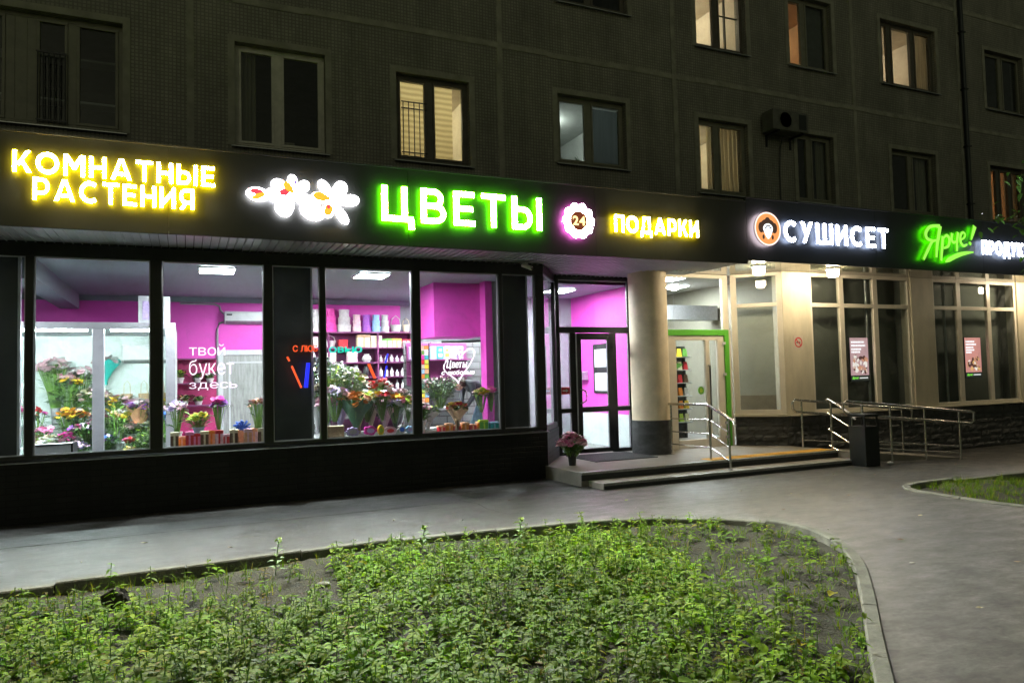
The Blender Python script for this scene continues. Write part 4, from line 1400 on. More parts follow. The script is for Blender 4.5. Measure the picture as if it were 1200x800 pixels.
# ---- litter bin
bn = thing('litter_bin', 'square dark metal litter bin with raised lid by the steps', 'litter bin', (10.42, 8.84, 0))
BX, BY = 10.425, 8.86
mb = MB()
h_ = 0.165
mb.box(BX-h_, BX+h_, BY-h_, BY+h_, 0.0, 0.64)
obj('body', mb, DARKMET, bn, bevel=0.008)
obj('rim', MB().box(BX-h_-.006, BX+h_+.006, BY-h_-.006, BY+h_+.006, 0.641, 0.66), DARKMET, bn)
for sx in (-1, 1):
    for sy in (-1, 1):
        obj('post', MB().box(BX+sx*0.145-.012, BX+sx*0.145+.012, BY+sy*0.145-.012, BY+sy*0.145+.012, 0.661, 0.82), DARKMET, bn)
obj('lid', MB().box(BX-h_-.01, BX+h_+.01, BY-h_-.01, BY+h_+.01, 0.821, 0.865), DARKMET, bn, bevel=0.006)

# ================================================================== signs
def halo(name, face, fs, rim, rs, back, bs):
    return [emat(name+'_face', face, fs), emat(name+'_rim', rim, rs), emat(name+'_back', back, bs)]
SY = 9.415
SD = 0.034
H_YEL = halo('yellow_sign', (1.0, 0.90, 0.52), 300, (1.0, 0.74, 0.0), 1.0, (1.0, 0.74, 0.0), 24)
H_GRN = halo('green_sign', (0.90, 1.0, 0.84), 300, (0.13, 1.0, 0.0), 1.0, (0.13, 1.0, 0.0), 26)
H_WHT = halo('white_sign', (0.95, 0.97, 1.0), 70, (0.62, 0.70, 0.95), 0.8, (0.6, 0.72, 1.0), 7)
H_WHT2 = halo('small_white_sign', (0.95, 0.97, 1.0), 50, (0.62, 0.70, 0.95), 0.8, (0.6, 0.72, 1.0), 6.5)
H_LIME = halo('lime_sign', (0.38, 1.0, 0.10), 1.0, (0.12, 0.85, 0.0), 0.7, (0.08, 1.0, 0.0), 9)
word_sign('lit_sign', 'glowing yellow letters КОМНАТНЫЕ, upper line of the two line sign', 'КОМНАТНЫЕ', -1.73, 0.33, 4.01, 4.26, SY, SD, H_YEL)
word_sign('lit_sign', 'glowing yellow letters РАСТЕНИЯ, lower line of the two line sign', 'РАСТЕНИЯ', -1.54, 0.10, 3.715, 3.97, SY, SD, H_YEL)
word_sign('lit_sign', 'largest sign, white letters ЦВЕТЫ with green glow', 'ЦВЕТЫ', 2.37, 4.75, 3.735, 4.225, SY, SD, H_GRN, 0.2)
word_sign('lit_sign', 'glowing yellow letters ПОДАРКИ on the dark fascia', 'ПОДАРКИ', 5.98, 7.57, 3.80, 4.07, SY, SD, H_YEL)
word_sign('lit_sign', 'white letters СУШИСЕТ beside the orange round badge', 'СУШИСЕТ', 9.39, 11.96, 3.83, 4.21, SY, SD, H_WHT, 0.26)
word_sign('lit_sign', 'small white letters ПРОДУКТЫ right of the green script sign', 'ПРОДУКТЫ', 14.64, 16.42, 3.855, 4.145, SY, SD, H_WHT2, 0.26)

def ell(cx, cz, a, b, rot=0, n=24):
    return [(cx+a*math.cos(t)*math.cos(rot)-b*math.sin(t)*math.sin(rot), cz+a*math.cos(t)*math.sin(rot)+b*math.sin(t)*math.cos(rot)) for t in [2*math.pi*i/n for i in range(n)]]
def petal(cx, cz, ang, L, w_, n=10):
    """pointed-oval petal from (cx,cz) outwards"""
    pts = []
    for i in range(n+1):
        t = i/n
        pts.append((L*t, -w_*math.sin(math.pi*t**0.8)**0.75))
    for i in range(n-1, 0, -1):
        t = i/n
        pts.append((L*t, w_*math.sin(math.pi*t**0.8)**0.75))
    c, s_ = math.cos(ang), math.sin(ang)
    return [(cx+x*c-z*s_, cz+x*s_+z*c) for x, z in pts]
# orchid spray
ORC = halo('orchid_sign', (1.0, 0.97, 0.98), 230, (0.80, 0.74, 0.78), 0.8, (0.95, 0.95, 1.0), 6.5)
ORED = emat('orchid_red', (0.95, 0.08, 0.12), 1.0); OYEL = emat('orchid_yellow', (1.0, 0.60, 0.05), 1.0); OVIO = emat('orchid_violet', (0.35, 0.2, 0.65), 0.9)
orc = thing('orchid_sign', 'white glowing spray of orchid blossoms on the fascia', 'sign', (1.38, SY, 3.9))
def sign_plate(name, polys, mats_, root, y0, y1, part):
    k = 0
    for pl, mi in polys:
        mb = MB()
        mb.plate(pl, y0+0.0015*k, y1)
        n = len(mb.f)
        mb.m = [1, 2]+[1]*(n-2)
        ins = _inset(pl, 0.011)
        mb.add([(x, y0+0.0015*k-0.0011, z) for x, z in ins], [tuple(range(len(ins)))]); mb.m[-1] = 0
        obj(part, mb, mats_, root)
        k += 1
def rpetal(cx, cz, ang, L, w_):
    """broad rounded petal, slightly drawn out at the tip"""
    pts = []
    for i in range(28):
        t = 2*math.pi*i/28
        x = L*(.53+.50*math.cos(t)); z = w_*math.sin(t)*(1.0+.28*math.cos(t+.25))
        pts.append((x, z))
    c, s_ = math.cos(ang), math.sin(ang)
    return [(cx+x*c-z*s_, cz+x*s_+z*c) for x, z in pts]
f1 = [(rpetal(1.74, 3.96, R(a), L, w_), 0) for a, L, w_ in ((124, 0.30, 0.072), (60, 0.29, 0.092), (6, 0.34, 0.082), (-58, 0.34, 0.068), (-112, 0.24, 0.08), (174, 0.28, 0.078))]
f2 = [(rpetal(1.24, 3.98, R(a), L, w_), 0) for a, L, w_ in ((146, 0.30, 0.085), (92, 0.27, 0.066), (46, 0.27, 0.075), (-16, 0.29, 0.092), (-122, 0.30, 0.115), (188, 0.27, 0.072))]
f3 = [(ell(0.82, 3.965, 0.145, 0.095, R(-6)), 0), (ell(1.00, 3.985, 0.10, 0.085, 0), 0), (ell(1.48, 3.80, 0.165, 0.125, R(-18)), 0)]
sign_plate('petal', f3+f2+f1, ORC, orc, SY+0.002, SY+SD, 'petal')
spots = [(ell(0.81, 4.00, 0.085, 0.038, R(-8)), ORED), (ell(0.83, 3.945, 0.085, 0.034, R(22)), OYEL), (ell(1.14, 4.02, 0.068, 0.045, R(20)), ORED), (petal(1.13, 4.15, R(-48), 0.19, 0.048), OYEL),
         (ell(1.27, 4.15, 0.018, 0.03, 0), OVIO), (petal(1.48, 4.01, R(-8), 0.24, 0.055), OYEL), (ell(1.68, 3.83, 0.055, 0.078, R(-12)), OYEL), (ell(1.68, 3.87, 0.02, 0.025, 0), ORED), (ell(1.68, 4.08, 0.012, 0.03, R(30)), OVIO), (ell(1.90, 3.97, 0.05, 0.011, R(5)), OVIO), (ell(1.31, 3.96, 0.025, 0.012, R(-30)), OVIO)]
for k, (pl, m_) in enumerate(spots):
    obj('petal_mark', MB().plate(pl, SY-0.004-0.0006*k, SY+0.001), m_, orc)
# 24 badge
BRN = emat('badge_brown', (0.30, 0.07, 0.03), 0.55)
BDG = halo('badge_sign', (1.0, 0.96, 0.98), 90, (1.0, 0.5, 0.8), 0.9, (1.0, 0.15, 0.75), 12)
bd = thing('badge_sign', 'round scalloped white badge with the number 24', 'sign', (5.36, SY, 3.93))
sc_ = [(5.36+(0.235+0.035*abs(math.cos(5*t)))*math.cos(t), 3.93+(0.235+0.035*abs(math.cos(5*t)))*math.sin(t)) for t in [2*math.pi*i/100 for i in range(100)]]
mb = MB().plate(sc_, SY, SY+SD); mb.m = [0, 2]+[1]*(len(mb.f)-2)
obj('plate', mb, BDG, bd)
obj('centre_disc', MB().plate(ell(5.36, 3.93, 0.145, 0.145, 0, 40), SY-0.006, SY-0.001), BRN, bd)
NUM = emat('badge_digits', (1.0, 0.80, 0.30), 2.2)
for ch, V, fs, nz in layout('24', 5.255, 5.465, 3.86, 4.0, 0.025, 0.06):
    obj('digit', MB().add([(x, SY-0.014+(y+0.5)*0.006, z) for x, y, z in V], fs), NUM, bd)
# round orange badge: dark hair, white face shape
ob = thing('badge_sign', 'round orange badge with dark hair and white face shape', 'sign', (9.03, SY, 4.03))
OBG = halo('orange_badge', (1.0, 0.38, 0.12), 1.0, (0.5, 0.45, 0.5), 0.6, (1.0, 0.8, 0.85), 6.5)
mb = MB().plate(ell(9.03, 4.03, 0.285, 0.285, 0, 48), SY, SY+SD); mb.m = [0, 2]+[1]*(len(mb.f)-2)
obj('plate', mb, OBG, ob)
ring = MB()
n = 48
o_ = ell(9.03, 4.03, 0.287, 0.287, 0, n); i_ = ell(9.03, 4.03, 0.262, 0.262, 0, n)
ring.add([(x, SY-0.004, z) for x, z in o_]+[(x, SY-0.004, z) for x, z in i_], [(k, (k+1) % n, n+(k+1) % n, n+k) for k in range(n)])
obj('rim', ring, emat('badge_rim', (1.0, 0.75, 0.66), 1.6), ob)
HAIR = emat('badge_hair', (0.10, 0.055, 0.04), 0.6)
mb = MB()
for k, (a, b, c, d) in enumerate(((9.03, 4.07, 0.165, 0.13), (9.03, 4.185, 0.05, 0.045), (8.885, 4.05, 0.06, 0.09), (9.175, 4.05, 0.06, 0.09), (8.93, 3.89, 0.022, 0.04), (9.13, 3.89, 0.022, 0.04))):
    mb.plate(ell(a, b, c, d), SY-0.0045-0.0003*k, SY-0.001)
obj('hair_shape', mb, HAIR, ob)
face = [(9.03+0.105*math.cos(t)*(1 if math.sin(t) > 0 else 0.55+0.45*(1+math.sin(t))), 4.03+(0.09 if math.sin(t) > 0 else 0.17)*math.sin(t)) for t in [2*math.pi*i/36 for i in range(36)]]
obj('face_shape', MB().plate(face, SY-0.010, SY-0.0065), emat('badge_face', (0.85, 0.92, 1.0), 2.0), ob)
mb = MB()
for sx in (-1, 1):
    mb.plate(ell(9.03+sx*0.05, 4.05, 0.035, 0.012, R(sx*-18)), SY-0.013, SY-0.0105)
mb.plate(ell(9.03, 4.085, 0.06, 0.012, 0), SY-0.0131, SY-0.0105)
obj('fringe', mb, HAIR, ob)

# green script sign: brush strokes
def stroke(pts, ws, n=10):
    """variable width brush stroke through pts -> XZ polygon"""
    P_ = smooth_poly(pts, 5)
    m_ = len(P_)
    W2 = [np.interp(i/(m_-1)*(len(ws)-1), range(len(ws)), ws) for i in range(m_)]
    Lf = []; Rt = []
    for i, p in enumerate(P_):
        a = P_[max(i-1, 0)]; b = P_[min(i+1, m_-1)]
        L = math.hypot(b[0]-a[0], b[1]-a[1]) or 1
        nx, nz = -(b[1]-a[1])/L, (b[0]-a[0])/L
        Lf.append((p[0]+nx*W2[i], p[1]+nz*W2[i])); Rt.append((p[0]-nx*W2[i], p[1]-nz*W2[i]))
    return Lf, Rt
def stroke_mb(mb, pts, ws, y0, y1, dy):
    Lf, Rt = stroke(pts, ws)
    n = len(Lf)
    y0 += dy
    vs = [(x, y0, z) for x, z in Lf]+[(x, y0, z) for x, z in Rt]+[(x, y1, z) for x, z in Lf]+[(x, y1, z) for x, z in Rt]
    fs = []; ms = []
    for i in range(n-1):
        fs.append((n+i, n+i+1, i+1, i)); ms.append(0)
        fs.append((2*n+i, 2*n+i+1, 3*n+i+1, 3*n+i)); ms.append(2)
        fs.append((i, i+1, 2*n+i+1, 2*n+i)); ms.append(1)
        fs.append((n+i+1, n+i, 3*n+i, 3*n+i+1)); ms.append(1)
    fs.append((0, 2*n, 3*n, n)); ms.append(1)
    fs.append((n-1, 2*n-1, 4*n-1, 3*n-1)); ms.append(1)
    mb.add(vs, fs); mb.m[-len(ms):] = ms
ys = thing('script_sign', 'slanted lime green brush script Ярче! with underline stroke', 'sign', (13.7, SY, 4.0))
# pixel crop frame of the photo -> fascia coordinates, (u: 0..1 across 1081..1147 px)
def yq(u, v):   # u along the word 0..1, v height 0..1 (0 bottom of swoosh, 1 top of !)
    return (12.86+1.70*u, 3.655+0.76*v)
S_ = lambda L: [yq(*p) for p in L]
letters = {
 'letter_ya': [([(0.20, 0.52), (0.10, 0.56), (0.075, 0.70), (0.14, 0.86), (0.24, 0.91), (0.32, 0.90)], (0.02, 0.035, 0.045, 0.035, 0.03, 0.05)), ([(0.325, 0.92), (0.29, 0.66), (0.255, 0.40), (0.235, 0.10)], (0.05, 0.047, 0.042, 0.03)), ([(0.26, 0.54), (0.18, 0.50), (0.10, 0.28), (0.02, 0.03)], (0.02, 0.03, 0.038, 0.03))],
 'letter_er': [([(0.365, 0.66), (0.345, 0.40), (0.33, 0.22), (0.315, 0.02)], (0.04, 0.04, 0.037, 0.028)), ([(0.37, 0.60), (0.43, 0.69), (0.475, 0.60), (0.45, 0.42), (0.37, 0.35)], (0.018, 0.03, 0.04, 0.034, 0.018))],
 'letter_che': [([(0.53, 0.76), (0.515, 0.60), (0.545, 0.52), (0.60, 0.56)], (0.035, 0.033, 0.03, 0.018)), ([(0.635, 0.80), (0.61, 0.58), (0.60, 0.30)], (0.037, 0.035, 0.028))],
 'letter_ye': [([(0.675, 0.60), (0.735, 0.66), (0.76, 0.75), (0.72, 0.81), (0.675, 0.70), (0.675, 0.54), (0.725, 0.45), (0.79, 0.50)], (0.018, 0.02, 0.024, 0.024, 0.034, 0.034, 0.03, 0.015))],
 'exclamation_mark': [([(0.945, 1.0), (0.90, 0.80), (0.865, 0.63)], (0.055, 0.042, 0.018)), ([(0.835, 0.50), (0.855, 0.56)], (0.036, 0.036))],
 'underline': [([(0.39, 0.0), (0.46, 0.07), (0.62, 0.20), (0.76, 0.27), (0.90, 0.305)], (0.012, 0.05, 0.048, 0.035, 0.012))],
}
k = 0
for nm, sts in letters.items():
    mb = MB()
    for pts, ws in sts:
        stroke_mb(mb, S_(pts), [x_*0.95 for x_ in ws], SY, SY+SD, 0.0012*k); k += 1
    obj('script_letter' if nm != 'underline' else 'underline', mb, H_LIME, ys)

# no-smoking sign
ns = thing('prohibition_sign', 'small red ringed no smoking sign on the beige pier', 'sign', (10.755, W-0.014, 2.145))
obj('plate', MB().box(10.64, 10.87, W-0.018, W-0.0125, 2.01, 2.28), mat('sign_white', (0.5, 0.45, 0.38), 0.5, var=0.05), ns)
ring = MB(); n = 32
o_ = ell(10.755, 2.155, 0.098, 0.098, 0, n); i_ = ell(10.755, 2.155, 0.075, 0.075, 0, n)
ring.add([(x, W-0.021, z) for x, z in o_]+[(x, W-0.021, z) for x, z in i_], [(k, (k+1) % n, n+(k+1) % n, n+k) for k in range(n)])
ring.plate([(10.695, 2.225), (10.682, 2.212), (10.815, 2.085), (10.828, 2.098)], W-0.0205, W-0.0185)
obj('ring', ring, P('red'), ns)
obj('cigarette', MB().box(10.70, 10.80, W-0.0195, W-0.0183, 2.143, 2.163), P('black'), ns)

# ================================================================== canopy lamps
def canopy_lamp(x, y, label):
    r_ = thing('canopy_lamp', label, 'lamp', (x, y, 3.514), 'canopy lamps')
    obj('base', MB().lathe((x, y, 0), [(0.12, 3.48), (0.12, 3.513)], 24), WHITE, r_, smooth=True)
    obj('diffuser', MB().lathe((x, y, 0), [(0.04, 3.345), (0.08, 3.353), (0.098, 3.38), (0.10, 3.479)], 24), WARM, r_, smooth=True)
    mb = MB()
    for zz in (3.39, 3.44):
        mb.lathe((x, y, 0), [(0.105, zz), (0.109, zz+0.004), (0.105, zz+0.008)], 24)
    obj('guard_ring', mb, DARKMET, r_)
canopy_lamp(9.37, 10.03, 'glowing white canopy lamp under the orange round badge')
canopy_lamp(17.5, 9.92, 'glowing white canopy lamp at the far right window')
canopy_lamp(11.06, 9.92, 'glowing white canopy lamp right of the beige pier with the sign')
# camera under the slatted soffit
cm = thing('security_camera', 'small white security camera under the slatted soffit', 'camera', (4.93, 10.40, 3.43))
obj('mount', MB().lathe((4.93, 10.40, 0), [(0.03, 3.38), (0.04, 3.434)], 14), WHITE, cm, smooth=True)
obj('body', MB().tube([(4.88, 10.42, 3.40), (4.99, 10.30, 3.33)], 0.034, 14), WHITE, cm, smooth=True)
obj('lens', MB().tube([(4.991, 10.299, 3.329), (4.998, 10.292, 3.325)], 0.022, 12), BLACKF, cm)

# ---- outdoor air conditioner
ac = thing('air_conditioner', 'outdoor air conditioner box fixed between two upper windows', 'air conditioner', (10.45, W-0.02, 6.1))
mb = MB().box(10.02, 10.90, W-0.36, W-0.06, 6.13, 6.52)
obj('casing', mb, mat('dirty_casing', (0.10, 0.10, 0.08), .5, var=.3), ac, bevel=0.015)
mb = MB()
for k in range(7):
    a = R(15+k*0)
    mb.lathe((0, 0, 0), [(0.02+0.024*k, 0), (0.026+0.024*k, 0.003)], 24)
vs2 = [(10.32+x, W-0.366-z, 6.325+y) for x, y, z in mb.v]
g2 = MB(); g2.v = vs2; g2.f = mb.f; g2.m = mb.m
obj('side_grille', MB().box(10.66, 10.84, W-0.365, W-0.361, 6.18, 6.47), DARKMET, ac)
obj('fan_grille', g2, mat('fan_grey', (0.10, 0.10, 0.08), .6, var=.2), ac)
mb = MB()
for xx in (10.15, 10.75):
    mb.box(xx, xx+0.03, W-0.36, W-0.003, 6.10, 6.128); mb.box(xx, xx+0.03, W-0.03, W-0.003, 5.9, 6.10)
obj('bracket', mb, DARKMET, ac)
obj('drain_hose', MB().tube([(10.5, W-0.1, 6.12), (10.47, W-0.05, 5.9), (10.46, W-0.02, 5.4), (10.46, W-0.02, 4.6)], 0.012, 6), DARKMET, ac)

# ================================================================== flower shop interior
FZ = 0.2
BY_ = 15.2
CZ = 3.30
PXW = 7.70
s = MB(); s.add([(x, y, FZ-.006) for x, y in ((-9, W+.22), (5.42, W+.22), (6.2, 11.62), (PXW, 11.62), (PXW, BY_), (-9, BY_))], [(0, 1, 2, 3, 4, 5)])
obj('shop_floor', s, FLOORT, BL)
s = MB(); s.add([(x, y, CZ) for x, y in ((-9, W+.072), (5.34, W+.072), (6.13, DY+.072), (PXW, DY+.072), (PXW, BY_), (-9, BY_))], [(5, 4, 3, 2, 1, 0)])
obj('shop_ceiling', s, GREYC, BL)
s = MB().box(-9, 4.2, BY_, BY_+0.1, FZ, CZ); obj('magenta_wall', s, PINK, BL)
s = MB().box(4.2, PXW, BY_-0.001, BY_+0.1, FZ, CZ); obj('grey_wall', s, GREYW, BL)
s = MB().box(5.62, PXW-.001, 13.98, 14.06, FZ, CZ-.002); obj('grey_wall', s, GREYW, BL)
s = MB().box(PXW, PXW+0.1, DY+0.08, BY_+0.1, FZ, CZ+0.2); obj('magenta_wall', s, PINK, BL)
s = MB().box(PXW-0.016, PXW-0.001, DY+0.1, BY_-0.002, FZ, 0.85); obj('wall_base', s, WHITEC, BL)
s = MB().box(-9.1, -9, W+0.1, BY_, FZ, CZ); obj('grey_wall', s, GREYW, BL)
s = MB().box(-9, PXW, BY_-0.07, BY_-0.002, CZ-0.10, CZ-0.002); obj('cornice', s, GREYC, BL)
s = MB().box(6.08, PXW, DY+0.001, DY+0.2, 3.46, 3.6); obj('lintel', s, GREYC, BL)
# grey beam hanging from the ceiling
s = MB().box(-2.05, -1.75, W+0.4, BY_-0.08, CZ-0.26, CZ-0.002); obj('ceiling_beam', s, GREYC, BL)
# ceiling lamps
def led(x, y, z, label, sx=0.25, sy=0.28):
    r_ = thing('ceiling_light', label, 'ceiling light', (x, y, z), 'square ceiling lights')
    obj('diffuser', MB().box(x-sx+.02, x+sx-.02, y-sy+.02, y+sy-.02, z-0.030, z-0.012), PANEL, r_)
    obj('frame', MB().box(x-sx, x+sx, y-sy, y-sy+.02, z-0.034, z-0.003).box(x-sx, x+sx, y+sy-.02, y+sy, z-0.034, z-0.003).box(x-sx, x-sx+.02, y-sy+.02, y+sy-.02, z-0.034, z-0.003).box(x+sx-.02, x+sx, y-sy+.02, y+sy-.02, z-0.034, z-0.003), WHITE, r_)
led(0.42, 11.35, CZ, 'square white ceiling light above the neon words')
led(2.68, 11.35, CZ, 'square white ceiling light over the goods shelves, nearest the glass')
led(1.76, 13.6, CZ, 'added unseen ceiling light behind the wide dark panel, brightens the shop back')  # added lamp, kept out of view, lights the back of the shop
led(4.35, 13.35, CZ, 'added unseen ceiling light behind the magenta bulkhead, brightens the shop back')  # extra light added out of sight to brighten the rear wall and goods
led(6.65, 12.55, CZ, 'square white ceiling light seen through the glass above the dark door')
led(5.4, 13.2, CZ, 'added unseen ceiling light above the checkout, brightens the shop back')  # added fill lamp for the rear of the room, concealed from the camera
led(-2.9, 11.35, CZ, 'square white ceiling light at the far left window')
# dark wrap panels standing just behind the glass
for x0, x1, nm in ((-2.4, -1.92, 'narrow dark panel behind the glass at the left edge'), (1.14, 1.66, 'wide dark panel behind the glass right of the white door'), (4.70, 5.12, 'dark panel behind the glass beside the angled shop corner')):
    r_ = thing('window_screen', nm, 'window screen', ((x0+x1)/2, W+0.3, FZ))
    obj('board', MB().box(x0, x1, W+0.28, W+0.34, FZ, CZ-0.004), DKPANEL, r_, bevel=0.004)
    obj('edge_profile', MB().box(x1+0.001, x1+0.03, W+0.275, W+0.345, FZ, CZ-0.004), ALU, r_)
# pink bulkhead and post at the right
s = MB().box(3.93, 4.86, 12.05, 12.9, 2.36, CZ-0.003); obj('bulkhead', s, PINK, BL)
s = MB().box(4.73, 4.86, 11.65, 11.9, FZ, CZ-0.003); obj('pink_post', s, PINK, BL)
s = MB().box(4.87, 5.3, 11.7, 11.95, FZ, CZ-0.003); obj('grey_pier', s, GREYW, BL)

# ---------------------------------------------------------------- cold room
cr_ = thing('flower_cold_room', 'white lit glass fronted cold room full of cut flowers', 'cold room', (-1.5, 11.9, FZ))
CX0, CX1, CY0, CY1, CT = -4.4, -0.14, 11.95, 14.3, 2.56
s = MB().box(CX0, CX1, CY1, CY1+0.06, FZ, CT).box(CX0-.06, CX0, CY0+.07, CY1+.06, FZ, CT).box(CX1-.05, CX1, CY0+.07, CY1-.001, FZ, CT).box(CX0, CX1-.05, CY0+.07, CY1-.001, FZ+.001, FZ+.05)
obj('inner_wall', s, WHITEC, cr_)
obj('roof_panel', MB().box(CX0-.06, CX1, CY0+.07, CY1+.06, CT-.06, CT+.001), ALU, cr_)
s = MB().box(CX0, CX1, CY0, CY0+.07, CT-0.10, CT).box(CX0, CX1, CY0, CY0+.07, FZ, FZ+.30).box(CX1-.13, CX1, CY0, CY0+.069, FZ+.30, CT-.10).box(-1.22, -1.07, CY0, CY0+.069, FZ+.3, CT-.1).box(-2.5, -2.36, CY0, CY0+.069, FZ+.3, CT-.1).box(-3.7, -3.56, CY0, CY0+.069, FZ+.3, CT-.1)
obj('front_frame', s, ALU, cr_, bevel=0.006)
for a, b in ((-1.07, CX1-.13), (-2.36, -1.22), (-3.56, -2.5)):
    obj('door_pane', MB().box(a, b, CY0+.03, CY0+.036, FZ+.3, CT-.1), GLASS, cr_)
s = MB()
for a, b in ((-2.3, -1.3), (-1.0, -0.35), (-3.5, -2.6)):
    s.box(a, b, CY0+.12, CY0+.2, CT-0.12, CT-0.075)
obj('light_strip', s, STRIP, cr_)
s = MB().box(CX0+.05, CX1-.1, CY1-0.5, CY1-.002, FZ+.05, 1.02).box(CX0+.05, CX1-.1, CY1-1.0, CY1-.502, FZ+.05, 0.72).box(CX0+.05, CX1-.1, CY1-1.7, CY1-1.002, FZ+.05, 0.46)
obj('tiered_bench', s, WHITEC, cr_, bevel=0.005)
ra = thing('air_conditioner', 'white indoor air conditioner on the cold room back wall', 'air conditioner', (-0.65, CY1, 2.1))
def indoor_ac(r_, x0, x1, yb, z0, z1):
    obj('casing', MB().hexa([(x0, yb-.19, z0+.05), (x1, yb-.19, z0+.05), (x1, yb-.002, z0), (x0, yb-.002, z0)], [(x0, yb-.2, z1), (x1, yb-.2, z1), (x1, yb-.002, z1), (x0, yb-.002, z1)]), WHITE, r_, bevel=0.012)
    obj('vent_flap', MB().hexa([(x0+.03, yb-.192, z0+.045), (x1-.03, yb-.192, z0+.045), (x1-.03, yb-.06, z0+.004), (x0+.03, yb-.06, z0+.004)], [(x0+.03, yb-.2, z0+.06), (x1-.03, yb-.2, z0+.06), (x1-.03, yb-.06, z0+.02), (x0+.03, yb-.06, z0+.02)]), P('grey'), r_)
indoor_ac(ra, -1.0, -0.22, CY1, 2.02, 2.34)
rb = thing('air_conditioner', 'white indoor air conditioner on the magenta wall above the white door', 'air conditioner', (1.1, BY_, 2.85))
indoor_ac(rb, 0.68, 1.6, BY_, 2.78, 3.02)
obj('model_sticker', MB().box(0.72, 0.82, BY_-.204, BY_-.2005, 2.94, 2.97), P('black'), rb)
obj('pipe', MB().tube([(0.67, BY_-.05, 2.82), (0.60, BY_-.03, 2.80), (0.56, BY_-.03, 2.70), (0.56, BY_-.03, 1.4)], 0.02, 8).tube([(0.68, BY_-.04, 2.98), (0.62, BY_-.03, 3.05), (0.6, BY_-.03, 3.13), (0.5, BY_-.03, 3.17), (-0.1, BY_-.03, 3.17)], 0.02, 8), P('grey'), rb, smooth=True)
rc = thing('condenser_unit', 'white condenser box standing on top of the cold room', 'cooling unit', (-0.55, 12.6, CT))
obj('casing', MB().box(-0.66, -0.22, 12.4, 12.75, CT+.02, CT+.44), WHITE, rc, bevel=0.01)
obj('grille', MB().box(-0.60, -0.40, 12.39, 12.399, CT+.08, CT+.36), P('lilac'), rc)
obj('foot', MB().box(-0.64, -0.58, 12.42, 12.73, CT+.001, CT+.02).box(-0.30, -0.24, 12.42, 12.73, CT+.001, CT+.02), P('grey'), rc)

# ---------------------------------------------------------------- flowers
def rosette(mb, c, r, rings=((6, 1.0, 0.25), (5, 0.62, 0.55)), tilt=None):
    """one flower head: rings of cupped petals round a small heart"""
    rot = Matrix.Rotation(rnd.uniform(-0.7, 0.7), 3, 'X') @ Matrix.Rotation(rnd.uniform(-0.7, 0.7), 3, 'Y') if tilt is None else tilt
    for n, k, up in rings:
        ph = rnd.uniform(0, 6.28)
        for i in range(n):
            a = ph+2*math.pi*i/n
            ca, sa = math.cos(a), math.sin(a)
            w_ = r*k*0.55
            L = r*k
            pts = [Vector((0, 0, 0)), Vector((ca*L*.6-sa*w_, sa*L*.6+ca*w_, L*up*.7)), Vector((ca*L, sa*L, L*up)), Vector((ca*L*.6+sa*w_, sa*L*.6-ca*w_, L*up*.7))]
            pts = [rot @ p+Vector(c) for p in pts]
            mb.add(pts, [(0, 1, 2, 3)])
